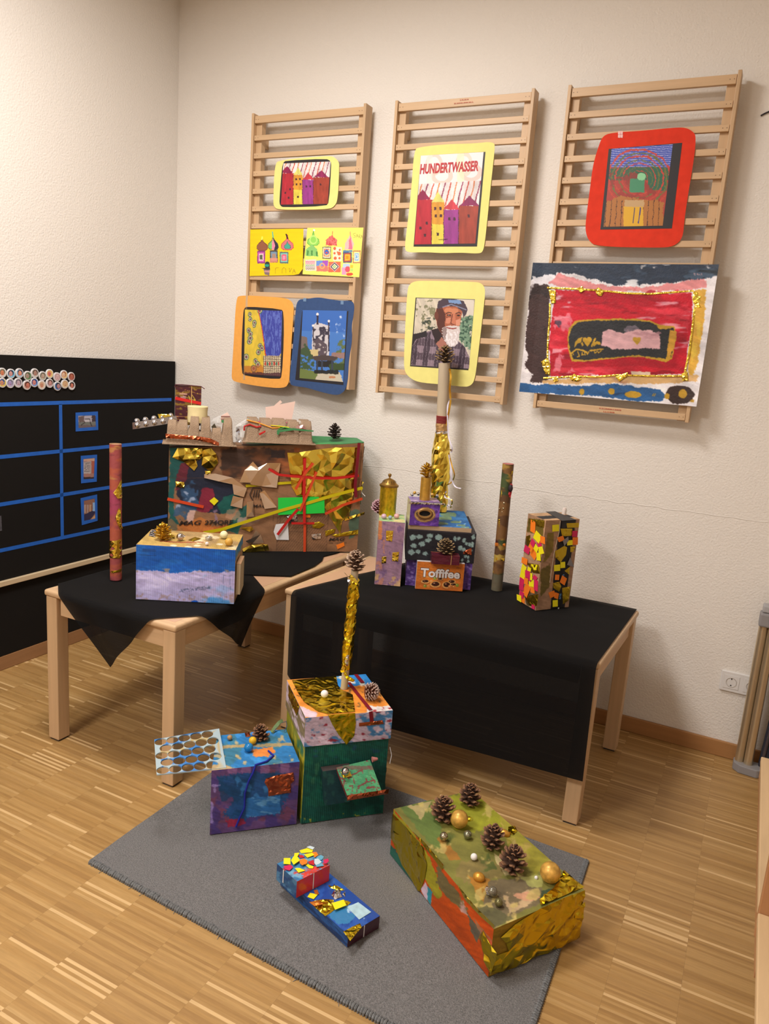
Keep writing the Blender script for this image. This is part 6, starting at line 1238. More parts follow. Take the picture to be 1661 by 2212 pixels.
for P, m_, cell in (([(420, 228), (522, 225), (500, 285), (425, 300)], gold2, .008), ([(372, 470), (420, 480), (442, 540), (370, 555)], gold, .007), ([(335, 842), (418, 838), (412, 930), (345, 950)], gold2, .008), ([(290, 1140), (425, 1150), (425, 1190), (290, 1185)], mat('orange_foil', (226, 140, 60), rough=.3, metal=.7, g=1.0), .007), ([(300, 1330), (415, 1345), (412, 1375), (300, 1360)], gold, .006)): foil('foil_scrap', onH(P), nh, m_, t, cell, .003, .0005, 3)
P = onH([(425, 460), (450, 410), (500, 380), (520, 400), (510, 480), (490, 570), (470, 540)]); foil('red_flower', P, nh, mat('red_flower', (176, 34, 40), rough=.6), t, .012, .008, .002, 4); v = onH([(490, 440)])[0]; sphere('flower_centre', tuple(v+nh*.008), .010, mat('dark_centre', (44, 32, 36), rough=.6), t, seg=12, rings=8, sz=(1, .6, 1.5))
for i, p in enumerate(((408, 632), (400, 700), (382, 748), (350, 705))): v = onH([p])[0]; sphere('bead', tuple(v+nh*.002), (.0055, .005, .003, .003)[i], silb, t, seg=12, rings=8)

# ================== carton covered with paper squares
fI = [V((2.131, -.392, 0)), V((2.222, -.472, 0)), V((2.318, -.342, 0)), V((2.227, -.262, 0))]; zI = .949
t = thing('decorated_carton', sum(fI, V())/4+V((0, 0, Z0)), 'tall brown carton covered in yellow, orange and pink squares, right table', 'craft model')
F_ = Art(50, 120, [(725, 765), (970, 862), (822, 2008), (585, 1880)], (172, 134, 100)); F_.streak(.05).poly([(725, 830), (940, 850), (930, 1060), (700, 1000)], (96, 80, 26), 10).blot((60, 48, 30), .55, 12, 3, .8, [(700, 1000), (900, 1300), (850, 1960), (640, 1900), (640, 1300)]).poly([(680, 1830), (860, 1800), (830, 1960), (700, 1940)], (70, 56, 26), 10)
R_ = Art(80, 130, [(970, 862), (1378, 850), (1228, 1975), (822, 2008)], (164, 126, 94)); R_.streak(.06, 3, 10).poly([(1150, 860), (1330, 860), (1180, 1980), (1005, 1995), (1060, 1500), (1110, 1100)], (24, 22, 24), 3).poly([(985, 1020), (1060, 1010), (1050, 1240), (960, 1380), (930, 1390)], (122, 100, 36), 10).poly([(900, 1480), (1010, 1400), (1000, 1700), (880, 1840)], (100, 84, 36), 14)
T_ = Art(50, 50, [(725, 760), (1080, 745), (1378, 850), (970, 862)], (196, 156, 112)); T_.poly([(850, 750), (940, 742), (1330, 860), (1150, 862)], (30, 30, 34), 3)
cbox('carton', lift(fI, Z0), lift(fI, zI), {'f': F_, 'r': R_, 't': T_}, (176, 136, 100), card, t)
nI1 = (fI[1]-fI[0]).cross(V((0, 0, 1))).normalized(); nI2 = (fI[2]-fI[1]).cross(V((0, 0, 1))).normalized()
def sqI(pts, k, n_, up=.0006): sheet('paper_square', [atp(*d5(*p), fI[1], n_) for p in pts], n_, pape[k], t, th=.0008, up=up)
L1_ = [('o', 780, 935, 30, 75, .1), ('y', 842, 1068, 42, 52, .5), ('o', 910, 1105, 30, 45, 0), ('p', 786, 1145, 24, 40, .5), ('p', 862, 1155, 26, 40, -.5), ('o', 765, 1210, 35, 55, .6), ('p', 708, 1230, 34, 42, .3), ('y', 828, 1215, 24, 38, .6), ('y', 882, 1240, 32, 50, -.4), ('o', 795, 1290, 35, 48, .6), ('y', 858, 1320, 26, 50, -.1), ('o', 680, 1375, 36, 38, .1), ('y', 805, 1455, 40, 38, -.3), ('y', 665, 1475, 28, 45, .4), ('y', 738, 1488, 20, 30, .2), ('p', 722, 1545, 34, 45, 0), ('y', 650, 1560, 32, 48, .3), ('p', 640, 1640, 28, 45, .2), ('p', 745, 1590, 30, 30, .6), ('o', 700, 1635, 24, 42, .1), ('y', 760, 1660, 30, 48, 0), ('p', 822, 1685, 24, 70, .1), ('o', 712, 1725, 32, 50, .6), ('p', 640, 1710, 28, 40, 0), ('o', 775, 1745, 26, 40, 0), ('o', 690, 1775, 30, 46, .5), ('p', 640, 1805, 26, 40, .3), ('y', 608, 1862, 28, 52, 0), ('o', 655, 1875, 20, 35, .2), ('p', 785, 1965, 20, 24, .2), ('p', 812, 1590, 24, 24, .5), ('y', 765, 1575, 14, 45, 0)]
for i, (k, x, y, a_, b_, r_) in enumerate(L1_):
    c_, s_ = math.cos(r_), math.sin(r_); sqI([(x+u*c_*a_-v*s_*a_, y+u*s_*b_+v*c_*b_+u*a_*.35) for u, v in ((-1, -1), (1, -1), (1, 1), (-1, 1))], k, nI1, .0006+(i % 4)*.0009)
L2_ = [('y', 1065, 952, 42, 42, 0), ('o', 1130, 1090, 40, 30, -.3), ('y', 1243, 1138, 34, 32, 0), ('o', 1315, 1118, 34, 48, .05), ('p', 1308, 1025, 32, 38, .1), ('y', 1080, 1460, 38, 40, 0), ('y', 1156, 1424, 30, 38, 0), ('o', 1082, 1582, 26, 34, .1), ('o', 1160, 1620, 34, 50, .5), ('o', 1020, 1800, 38, 36, -.3), ('o', 1075, 1818, 24, 38, .3), ('y', 1056, 1915, 32, 42, 0)]
for i, (k, x, y, a_, b_, r_) in enumerate(L2_):
    c_, s_ = math.cos(r_), math.sin(r_); sqI([(x+u*c_*a_-v*s_*a_, y+u*s_*b_+v*c_*b_-u*a_*.1) for u, v in ((-1, -1), (1, -1), (1, 1), (-1, 1))], k, nI2, .0016+(i % 3)*.0008)
for P in ([(1205, 890), (1365, 885), (1365, 945), (1215, 950)], [(1130, 960), (1280, 960), (1280, 1050), (1150, 1060)], [(1060, 1250), (1180, 1180), (1215, 1200), (1200, 1300), (1130, 1390), (1065, 1330)], [(1255, 1190), (1320, 1190), (1290, 1260), (1255, 1260)], [(1180, 1500), (1250, 1450), (1240, 1550)], [(1030, 1660), (1110, 1640), (1140, 1700), (1110, 1770), (1040, 1720)], [(1150, 1720), (1260, 1700), (1230, 1880), (1160, 1930)]): foil('glitter_scrap', [atp(*d5(*p), fI[1], nI2) for p in P], nI2, gold2, t, .010, .003, .0006, 3)
for P in ([(730, 830), (930, 860), (920, 950), (830, 930), (735, 900)], [(690, 1060), (745, 1040), (740, 1150), (700, 1180)], [(700, 1400), (860, 1420), (870, 1540), (780, 1530)], [(670, 1830), (850, 1800), (830, 1950), (740, 1950)]): foil('glitter_scrap', [atp(*d5(*p), fI[1], nI1) for p in P], nI1, gold2, t, .010, .003, .0002, 4)
for P in ([(1205, 1420), (1245, 1325), (1295, 1450)], [(1150, 1110), (1220, 1060), (1225, 1110), (1170, 1180)]): sheet('grey_scrap', [atp(*d5(*p), fI[1], nI2) for p in P], nI2, mat('grey_glitter', (128, 122, 120), rough=.5, bump=(600, .6, .002)), t, up=.0045)
a = atp(*d5(1160, 1640), fI[1], nI2); b = atp(*d5(1160, 1470), fI[1], nI2); hx = (fI[2]-fI[1]).normalized()
a = atp(*d5(1125, 1860), fI[1], nI2); text('lettering', 'ana', a, (0, 0, 1), -hx, .012, mat('blue_ink', (90, 140, 190), rough=.6, g=1.0), t, lift=.0035); a = atp(*d5(1168, 1590), fI[1], nI2); text('lettering', 'lm', a, (0, 0, 1), -hx, .012, mat('blue_ink'), t, lift=.0035)
a = atp(*d5(1105, 1985), fI[1], nI2); text('lettering', 'e', a, (0, 0, 1), -hx, .010, mat('white_ink', (210, 210, 205), rough=.6), t, lift=.0035)
MB().tube([atp(*d5(*p), fI[1], nI2)+nI2*.002 for p in ((1125, 862), (1110, 1000), (1060, 1200), (1040, 1300), (1010, 1500), (990, 1650))], .0009, 5).build('thin_cord', mat('pale_cord', (206, 190, 160), rough=.7), t)
v = onz(d5, (1175, 775), zI); MB().tube([(v.x, v.y, zI), (v.x, v.y, zI+.02), (v.x, v.y, zI+.026)], [.0085, .0085, .005], 14).build('white_peg', mat('cream_peg', (222, 206, 190), rough=.5), t, smooth=True)
TT = [onz(d5, p, zI) for p in ((940, 745), (1060, 740), (1330, 850), (1150, 862))]; sheet('black_label', TT, (0, 0, 1), mat('black_label', (34, 34, 38), rough=.5, g=1.0), t)
sheet('black_label', [atp(*d5(*p), fI[1], nI2) for p in ((1148, 862), (1330, 852), (1320, 885), (1210, 890), (1190, 948), (1145, 950))], nI2, MATS['black_label'], t)
# ================== blue and purple box on the rug
RZ = .0125
fJ = [V((1.551, -1.530, 0)), V((1.745, -1.339, 0)), V((1.592, -1.19, 0)), V((1.43, -1.355, 0))]; zJ = .232
t = thing('painted_box', sum(fJ, V())/4+V((0, 0, RZ)), 'carton painted blue and purple on the rug with holed silver tray', 'craft model')
q = [(415, 790), (985, 735), (965, 1150), (402, 1220)]; A = Art(150, 125, q, (104, 74, 120)); A.streak(.12, 6, 16).blot((124, 72, 96), .5, 7, 3, .8).blot((74, 60, 126), .55, 8, 5, .8)
A.poly([(450, 830), (640, 800), (900, 800), (930, 960), (840, 1080), (600, 1120), (480, 1080), (560, 980), (470, 900)], (30, 84, 138), 26, .9).blot((22, 70, 110), .52, 8, 9, .7, [(450, 830), (930, 800), (900, 1080), (500, 1100)]).blot((60, 130, 190), .56, 9, 10, .8, [(560, 830), (760, 800), (840, 980), (600, 960)])
A.poly([(640, 975), (860, 960), (860, 1080), (640, 1105)], (52, 124, 190), 8, .85).blot((120, 180, 220), .6, 30, 4, .7, [(640, 975), (860, 960), (860, 1080), (640, 1105)], fx=8).poly([(500, 1120), (620, 1110), (640, 1150), (520, 1170)], (176, 40, 66), 12, .8)
for x in (550, 640, 760, 890): A.rect(x-30, 745, x+30, 810, (146, 104, 150), 8, .8)
A.blot((170, 150, 210), .55, 12, 8, .8, [(415, 880), (470, 880), (460, 1120), (405, 1150)], fx=20)
L_ = Art(30, 60, base=(48, 110, 70)); L_.rect(60, 0, 100, 100, (176, 168, 160), 10); T_ = Art(110, 90, [(470, 545), (920, 520), (985, 735), (400, 780)], (42, 118, 172)); T_.blot((60, 140, 200), .5, 8, 3, .8).blot((60, 116, 130), .55, 7, 6, .8).poly([(680, 640), (820, 620), (830, 660), (780, 690), (690, 680)], (222, 132, 60), 10).rect(480, 600, 960, 620, (190, 150, 90), 7, .8).poly([(400, 740), (480, 730), (560, 770), (400, 790)], (206, 160, 100), 10, .8)
T_.blot((206, 170, 110), .68, 12, 8, .8)
cbox('carton', lift(fJ, RZ), lift(fJ, zJ), {'f': A, 'l': L_, 't': T_, 'r': Art(20, 40, base=(60, 80, 60)).blot((160, 140, 100), .5, 6, 2)}, (90, 80, 90), card, t)
nJ = (fJ[1]-fJ[0]).cross(V((0, 0, 1))).normalized()
def onJ(p, up=0.0): return atp(*e1(*p), fJ[0]+nJ*up, nJ)
# copper foil patch
foil('copper_patch', [onJ(p) for p in ((755, 835), (830, 812), (930, 795), (935, 850), (912, 870), (915, 925), (770, 948), (768, 900), (745, 860))], nJ, cfoil, t, .007, .006, .0006, 3)
pz = zJ+.004; bl = mat('blue_pipe_cleaner', (28, 38, 150), rough=.85, bump=(600, .8, .003))
P = [at(*e1(770, 658), z=pz), at(*e1(803, 688), z=pz), at(*e1(760, 725), z=pz), at(*e1(688, 748), z=pz)]+[onJ(p, .004) for p in ((672, 800), (645, 850), (620, 930), (618, 1020), (585, 1090), (563, 1145))]
MB().tube(P, .003, 8).build('pipe_cleaner', bl, t, smooth=True)
# holed silver tray
ztr = zJ+.002; cr = [at(*e1(*p), z=ztr+.012*k) for p, k in (((40, 585), 1), ((455, 515), 1), ((500, 765), 0), ((55, 810), 0))]
nc, nr = 5, 4; m_ = MB(); seg = 20; H = {}
def bil(u, v): return (cr[0]*(1-u)+cr[1]*u)*(1-v)+(cr[3]*(1-u)+cr[2]*u)*v
nz_ = (cr[1]-cr[0]).cross(cr[3]-cr[0]).normalized(); nz_ = nz_ if nz_.z > 0 else -nz_
holes = []
for r in range(5):
    for c_ in range(5 if r % 2 == 0 else 5): holes.append(((c_+.52+(.36 if r % 2 else -.02))/5.6, (r+.5)/5))
bm = bmesh.new()
pts = [V((u, v)) for u, v in ((0, 0), (1, 0), (1, 1), (0, 1))]; ed = [(0, 1), (1, 2), (2, 3), (3, 0)]; 
for (u, v) in holes:
    k = len(pts); pts += [V((u+.092*math.cos(i*math.tau/seg), v+.098*math.sin(i*math.tau/seg))) for i in range(seg)]; ed += [(k+i, k+(i+1) % seg) for i in range(seg)]
res = delaunay_2d_cdt(pts, ed, [], 0, 1e-6); vv = [bil(p.x, p.y) for p in res[0]]
ff = []
for f in res[2]:
    cx_ = sum(res[0][i].x for i in f)/len(f); cy_ = sum(res[0][i].y for i in f)/len(f)
    if all(math.hypot((cx_-u)/.092, (cy_-v)/.098) > .97 for u, v in holes): ff.append(tuple(f))
n0 = len(vv); allv = vv+[p-nz_*.004 for p in vv]; edc = {}
for f in ff:
    for i in range(len(f)): a, b = f[i], f[(i+1) % len(f)]; edc[(a, b)] = 1
fs = [f for f in ff]+[tuple(n0+i for i in f[::-1]) for f in ff]+[(a, b, n0+b, n0+a) for (a, b) in edc if (b, a) not in edc]
tm = paintmat('painted_silver_tray', .3, bump=(150, .3, .002), spec=.6); X_ = np.array([[p.x, p.y] for p in res[0]]*2); nn_ = fbm(X_[:, 0]*5, X_[:, 1]*6, 4)
cl = np.where((nn_ > .56)[:, None], np.array([70, 130, 190.]), np.where((nn_ < .40)[:, None], np.array([190, 170, 120.]), np.array([172, 190, 190.])))
mesh('holed_tray', allv, fs, tm, t, False, cols=glin(cl))
def onR(p, z, c=e1): return at(*c(*p), z=z)
v = onR((735, 585), zJ); cone('open', (v.x, v.y, zJ+.0005), .058, 'brown pine cone on the blue painted carton on the rug', rot=(.25, -.15, 0))
ball('wooden_ball', rest(e1, (670, 592), .0125, zJ+.001), .0125, mat('yellow_ball', (226, 176, 34), rough=.4), 'yellow ball beside pine cone on blue carton on the rug')
ball('wooden_ball', rest(e1, (644, 636), .0145, zJ+.001), .0145, mat('blue_ball', (26, 120, 176), rough=.25, var=(.15, (90, 90, 90))), 'glossy blue ball on the blue carton on the rug')
ball('wooden_ball', rest(e1, (523, 573), .0085, zJ+.001), .0085, mat('brown_ball', (176, 136, 88), rough=.5), 'small light brown ball near holed tray on blue carton')
ball('wooden_ball', rest(e1, (668, 552), .0075, zJ+.001), .0075, mat('blue_ball2', (60, 130, 196), rough=.4), 'tiny blue ball behind the yellow ball')
foil('copper_scrap', [onR(p, zJ) for p in ((618, 545), (650, 540), (655, 568), (625, 572))], (0, 0, 1), cfoil, t, .006, .006)
ribbon('glitter_ribbon', [onR((792, 540), zJ+.004), onR((815, 505), zJ+.016), onR((840, 475), zJ+.03), onR((862, 462), zJ+.036)], .012, mat('holographic', (160, 200, 150), rough=.2, metal=.8, g=1.0), t, side=(.7, .7, 0))
MB().tube([onR(p, zJ+.006+.02*math.sin(i*.8)) for i, p in enumerate(((800, 538), (850, 480), (885, 470), (890, 500), (870, 535)))], .0012, 5).build('wire', mat('dark_wire', (70, 80, 100), rough=.4), t)

# ================== green tower with painted top box
fK2 = [V((1.757, -1.331, 0)), V((1.953, -1.134, 0)), V((1.755, -.945, 0)), V((1.562, -1.142, 0))]; zk1, zk2 = .285, .385
t = thing('painted_tower', sum(fK2, V())/4+V((0, 0, RZ)), 'two-box tower on the rug, dark green below, gold foil and orange above', 'craft model')
q = [(1010, 620), (1535, 580), (1500, 1085), (985, 1150)]; A = Art(130, 130, q, (16, 78, 66)); A.streak(.14, 14, 8).blot((22, 98, 76), .5, 8, 3, .8, fx=12).blot((30, 70, 96), .6, 7, 6, .7, [(1000, 600), (1500, 600), (1480, 680), (1000, 720)]).blot((52, 110, 80), .6, 10, 9, .8, [(1050, 650), (1180, 650), (1150, 900), (1050, 900)], fx=20).blot((200, 186, 60), .66, 30, 4, .9, [(980, 1120), (1500, 1060), (1500, 1100), (980, 1160)])
L_ = Art(60, 80, base=(150, 150, 40)); L_.blot((200, 180, 50), .5, 6, 3).blot((50, 110, 80), .55, 7, 5)
Rr = Art(20, 60, base=(90, 90, 80)); cbox('lower_box', lift(fK2, RZ), lift(fK2, zk1), {'f': A, 'l': L_, 'r': Rr}, (60, 90, 70), corr, t, wav=.002)
o_ = .006; cK = sum(fK2, V())/4; fU = [cK+(p-cK)*1.035 for p in fK2]
q = [(1030, 430), (1555, 400), (1545, 580), (1030, 625)]; A = Art(150, 60, q, (196, 176, 190)); A.blot((62, 122, 170), .46, 9, 3, .95, fx=6).blot((222, 200, 214), .6, 10, 5, .9).blot((140, 34, 50), .67, 26, 7, .9, fx=14).blot((206, 190, 70), .66, 16, 9, .8, [(1300, 540), (1545, 540), (1545, 600), (1300, 600)])
L_ = Art(60, 50, base=(204, 184, 190)); L_.blot((110, 96, 50), .5, 5, 3, .8).blot((150, 130, 130), .6, 6, 5, .8)
q = [(905, 205), (1385, 165), (1555, 400), (1025, 430)]; T_ = Art(130, 110, q, (222, 134, 46)); T_.blot((236, 150, 60), .5, 10, 3, .8, fx=5).blot((60, 60, 40), .68, 30, 5, .6).poly([(1180, 170), (1390, 160), (1440, 240), (1320, 240), (1200, 260)], (44, 130, 196), 12).blot((226, 214, 190), .55, 12, 6, .9, [(1190, 180), (1400, 180), (1420, 240), (1220, 250)]).poly([(1400, 370), (1560, 370), (1560, 410), (1380, 420)], (216, 206, 196), 12).poly([(980, 360), (1090, 400), (1080, 430), (990, 430)], (214, 186, 190), 8).blot((150, 36, 40), .6, 24, 8, .9, [(1380, 380), (1560, 380), (1560, 410), (1380, 410)])
cbox('upper_box', lift(fU, zk1+.0006), lift(fU, zk2), {'f': A, 'l': L_, 't': T_}, (200, 180, 180), card, t, wav=.002)
nU = (fU[1]-fU[0]).cross(V((0, 0, 1))).normalized()
def topK(pts): return [at(*e1(*p), z=zk2) for p in pts]
foil('foil_sheet', topK([(920, 208), (1060, 195), (1205, 180), (1215, 240), (1240, 270), (1310, 300), (1318, 345), (1325, 410), (1150, 425), (1090, 410), (1000, 350), (960, 290)]), (0, 0, 1), dgold, t, .018, .004, .0015, 4)
foil('foil_sheet', [atp(*e1(*p), fU[0], nU) for p in ((1150, 426), (1325, 413), (1330, 480), (1320, 560), (1270, 618), (1220, 555), (1180, 490))], nU, dgold, t, .018, .004, .0012, 6)
nUl = (fU[0]-fU[3]).cross(V((0, 0, 1))).normalized(); foil('foil_sheet', [fU[3].lerp(fU[0], .12)+V((0, 0, zk2)), fU[3].lerp(fU[0], .72)+V((0, 0, zk2)), fU[3].lerp(fU[0], .6)+V((0, 0, zk2-.05)), fU[3].lerp(fU[0], .2)+V((0, 0, zk2-.045))], nUl, dgold, t, .012, .006, .001, 7)
def rb(pts): return [p+V((0, 0, .0012)) for p in topK(pts)]
P = rb([(1330, 172), (1375, 225), (1300, 225), (1415, 395)]); ribbon('dark_red_ribbon', [P[0], P[1]], .014, vel, t, side=(0, 0, 1)) if 0 else strip('dark_red_ribbon', P[0], P[1], .014, (0, 0, 1), vel, t)
q1 = rb([(1285, 225), (1350, 310), (1425, 402)]); strip('dark_red_ribbon', q1[0], q1[1], .0125, (0, 0, 1), vel, t, up=.002); strip('dark_red_ribbon', q1[1], q1[2], .0125, (0, 0, 1), vel, t, up=.0022)
a, b = [atp(*e1(*p), fU[0], nU) for p in ((1425, 404), (1432, 470))]; strip('dark_red_ribbon', a, b, .0125, nU, vel, t, up=.0016)
foil('copper_scrap', [atp(*e1(*p), fU[0], nU) for p in ((1350, 478), (1500, 460), (1508, 484), (1350, 500))], nU, cfoil, t, .007, .004, .002, 3)
# foil wrapped tube standing on it
tb0 = at(*e2(785, 1478), z=zk2); ttp = at(*e2(898, 250), y=tb0.y); tb0.z = zk2+.0005
ax2 = lambda f: tb0.lerp(ttp, f)
MB().tube([tb0, ttp], .0122, 18).build('cardboard_tube', mat('grey_tube'), t, smooth=True)
rtube('foil_wrap', [ax2(.17), ax2(.93)], lambda f: .0155 if f < .15 else .0175+.001*math.sin(f*30), dgold, t, 11, .003, 26, 8)
nt_ = nrm((CAM.x-tb0.x, CAM.y-tb0.y, 0)); 
def onTb(pts, up=.02): return [atp(*e2(*p), tb0+nt_*up, nt_) for p in pts]
foil('foil_knot', onTb([(745, 1290), (770, 1240), (800, 1262), (790, 1310), (750, 1312)]), nt_, gold, t, .007, .010, 0, 3); foil('foil_tail', onTb([(800, 1280), (820, 1340), (860, 1360), (900, 1390), (880, 1410), (830, 1400), (780, 1330)], .012), nt_, dgold, t, .009, .010, 0, 5)
foil('foil_tail', onTb([(905, 400), (925, 420), (945, 520), (920, 565), (910, 500)]), nt_, dgold, t, .008, .010, 0, 4); foil('foil_tail', onTb([(780, 265), (800, 280), (855, 345), (860, 400), (825, 380), (822, 320)]), nt_, sfoil, t, .009, .008, 0, 6); foil('foil_tail', onTb([(845, 285), (870, 300), (915, 350), (930, 395), (870, 400), (840, 340)]), nt_, gold, t, .008, .012, 0, 9)
foil('foil_tail', onTb([(810, 1130), (838, 1130), (830, 1240), (800, 1250), (790, 1200)]), nt_, sfoil, t, .008, .008, 0, 7)
cone('pale', (ttp.x, ttp.y, ttp.z+.0003), .070, 'pale tipped brown pine cone on top of gold foil pole')
v = at(*e1(1425, 300), z=zk2+.022); cone('closed', (v.x-.022, v.y-.006, zk2+.002), .050, 'closed whitish brown pine cone lying on the green tower\'s top', rot=(0, math.pi/2-.1, .5))
ball('polystyrene_ball', rest(e1, (1130, 293), .0125, zk2+.004), .0125, mat('white_ball', (240, 234, 222), rough=.6), 'white ball on the gold foil of the green tower')
# dark flap box and tilted green tray on the front
nG = (fK2[1]-fK2[0]).cross(V((0, 0, 1))).normalized(); sG = (fK2[1]-fK2[0]).normalized()
def onG(p, up=0.0): return atp(*e1(*p), fK2[0]+nG*up, nG)
fw = .028; P = [onG(p, fw) for p in ((1118, 790), (1300, 765), (1290, 985), (1135, 1008))]; A = Art(40, 40, base=(24, 62, 66)); A.blot((40, 90, 80), .55, 6, 2)
Pk = [p-nG*(fw-.0005) for p in P]
cbox('dark_box', [P[3], P[2], Pk[2], Pk[3]], [P[0], P[1], Pk[1], Pk[0]], {'f': A, 't': (70, 60, 56)}, (22, 60, 60), card, t)
TL, TR = onG((1205, 765), .030), onG((1420, 715), .030); BL = onG((1275, 945), .105); BR = onG((1495, 912), .105)
A = Art(100, 90, [(1205, 765), (1420, 715), (1495, 912), (1275, 945)], (64, 140, 92)); A.blot((86, 160, 104), .5, 8, 3, .6)
for P_ in ([(1290, 820), (1370, 782)], [(1340, 890), (1390, 862), (1440, 850)], [(1230, 830), (1260, 850), (1250, 880)], [(1310, 840), (1320, 870)], [(1395, 840), (1400, 860)], [(1430, 830), (1450, 858)], [(1400, 900), (1450, 890)]): A.line(P_, 9, (122, 50, 50), 6)
A.rect(1200, 755, 1500, 780, (120, 56, 56), 6, .6).blot((122, 52, 52), .64, 22, 8, .9)
dn = (TR-TL).cross(BL-TL).normalized(); dn = dn if dn.z < 0 else -dn; th_ = dn*.018
tray = cbox('tilted_tray', [BL+th_, BR+th_, TR+th_, TL+th_], [BL, BR, TR, TL], {'t': A}, (120, 50, 44), card, t)
foil('copper_rim', [BL+V((0, 0, .002)), BR+(BR-BL)*.22+V((0, 0, .002)), BR+(BR-BL)*.2+V((0, 0, -.014)), BL+V((0, 0, -.017))], (BR-BL).cross(V((0, 0, 1))), cfoil, tray, .009, .006, .0012, 4)
v = TL.lerp(BL, .2)+(TR-TL)*.17; r_ = .0125; foil('foil_scrap', [v-sG*.012, v+sG*.016, v+sG*.018+(BL-TL)*.2, v-sG*.01+(BL-TL)*.22], -dn, gold, tray, .008, .003, .001, 3)
ball('bauble', tuple(v+(BL-TL)*.06-dn*(r_+.004)), r_, sb, 'mirror silver ball on the tilted green tray of tower', 'bauble')
v = TR+sG*.008; MB().tube([v, v+sG*.018], [.009, .004], 12).build('pink_peg', mat('pink_peg', (190, 120, 110), rough=.5), tray, smooth=True)
for i, z in enumerate((.16, .10)): q_ = fK2[1]+V((0, 0, z)); foil('side_scrap', [q_-nG*.02, q_-nG*.02+V((0, 0, .02)), q_+V((0, 0, .018)), q_], sG, gold2 if i == 0 else gl_, t, .01, .006, .001, i)
ribbon('white_thread', [fU[1]+V((0, 0, zk1-.03)), fU[1]+sG*.008+V((0, 0, zk1-.06)), fU[1]+sG*.004+V((0, 0, zk1-.09))], .002, white, t)

# ================== small red and blue model
k3 = lambda x, y, z: at(*e3(x, y), z=z)
zm = .035; b0, b1 = k3(985, 1390, RZ-.002), k3(1340, 1170, RZ-.002); b0.z = b1.z = 0; a0 = k3(235, 690, RZ-.002); a0.z = 0; fM = [b0, b1, b1+(a0-b0), a0]
t = thing('small_model', sum(fM, V())/4+V((0, 0, RZ)), 'small flat blue painted box with a red box on its end, on the rug', 'craft model')
q = [(235, 650), (780, 600), (1340, 1080), (985, 1265)]; q = [(205, 640), (600, 470), (1335, 1085), (990, 1290)]
A = Art(130, 70, [(600, 470), (1338, 1085), (990, 1290), (235, 650)], (26, 70, 146)); A.blot((40, 92, 170), .5, 10, 3, .8).poly([(760, 990), (900, 940), (1050, 1000), (1080, 1100), (980, 1180), (880, 1180), (760, 1080)], (52, 124, 170), 14).blot((176, 206, 224), .62, 14, 5, .9, [(700, 980), (1100, 940), (1250, 1100), (980, 1230)]).blot((30, 60, 150), .55, 9, 8, .8, [(1000, 1050), (1330, 1060), (1200, 1180)]).blot((66, 130, 176), .5, 9, 9, .8, [(640, 780), (900, 700), (900, 800), (680, 860)])
zt_ = RZ+.036
Lf = Art(130, 16, base=(26, 52, 96)); Lf.blot((40, 90, 150), .5, 6, 3)
# order front-left, front-right, back-right, back-left for cbox: front = short end facing the viewer
cbox('flat_box', lift(fM, RZ), lift(fM, zt_), {'t': Art(2, 2, base=(26, 70, 146)), 'f': (66, 26, 40), 'l': Lf}, (60, 26, 44), gloss, t)
top_ = [k3(600, 470, zt_), k3(1338, 1085, zt_), k3(990, 1262, zt_), k3(235, 650, zt_)]
tl, tr_, br, bl_ = lift([fM[2]], zt_)[0], lift([fM[1]], zt_)[0], lift([fM[0]], zt_)[0], lift([fM[3]], zt_)[0]
panel('painted_top', A, [bl_.lerp(bl_, 0)+V((0, 0, .0006)) if 0 else tl+V((0, 0, .0006)), tr_+V((0, 0, .0006)), br+V((0, 0, .0006)), bl_+V((0, 0, .0006))], gloss, t)
def zM(pts, z=zt_+.0006): return [k3(x, y, z) for x, y in pts]
def scr(nm, pts, m_, z=zt_+.0006, cell=.006, amp=.004, sd=1, par=None): return foil(nm, zM(pts, z), (0, 0, 1), m_, par or t, cell, amp, .0006, sd)
scr('foil_scrap', [(560, 880), (650, 855), (740, 845), (830, 850), (860, 950), (800, 1000), (740, 1035), (650, 960)], dgold, sd=3); scr('foil_scrap', [(560, 880), (650, 862), (720, 900), (620, 925)], mat('orange_foil'), zt_+.004, sd=4); scr('foil_scrap', [(940, 1210), (1050, 1150), (1130, 1115), (1150, 1160), (1080, 1240), (1020, 1315)], dgold, sd=5)
scr('foil_scrap', [(805, 800), (850, 745), (905, 745), (930, 820), (850, 850)], sfoil, amp=.012, sd=6); scr('foil_scrap', [(930, 790), (965, 760), (960, 820)], sfoil, amp=.008, sd=7); scr('foil_scrap', [(770, 695), (880, 700), (960, 745), (900, 750), (800, 720)], dgold, amp=.008, sd=8); scr('foil_scrap', [(940, 850), (1030, 880), (980, 925)], dgold, sd=9)
def sq(pts, m_, z, par, nm='paper_square'): sheet(nm, zM(pts, z), (0, 0, 1), m_, par, th=.0008)
sq([(815, 890), (945, 850), (975, 915), (850, 965)], pape['y'], zt_+.007, t); sq([(570, 775), (655, 795), (610, 845), (540, 820)], pape['y'], zt_+.002, t); sq([(985, 935), (1110, 880), (1255, 990), (1120, 1075)], mat('pale_blue_card', (176, 206, 208), rough=.5, var=(.15, (60, 60, 60))), zt_+.001, t, 'painted_scrap'); sq([(610, 745), (650, 740), (670, 790), (625, 785)], MATS['orange_foil'], zt_+.004, t, 'foil_scrap')
e_f = (fM[1]-fM[0]); strip('white_band', fM[0]+e_f*.5+V((0, 0, RZ+.002)), fM[0]+e_f*.5+V((0, 0, zt_)), .0028, e_f.cross(V((0, 0, 1))), white, t)
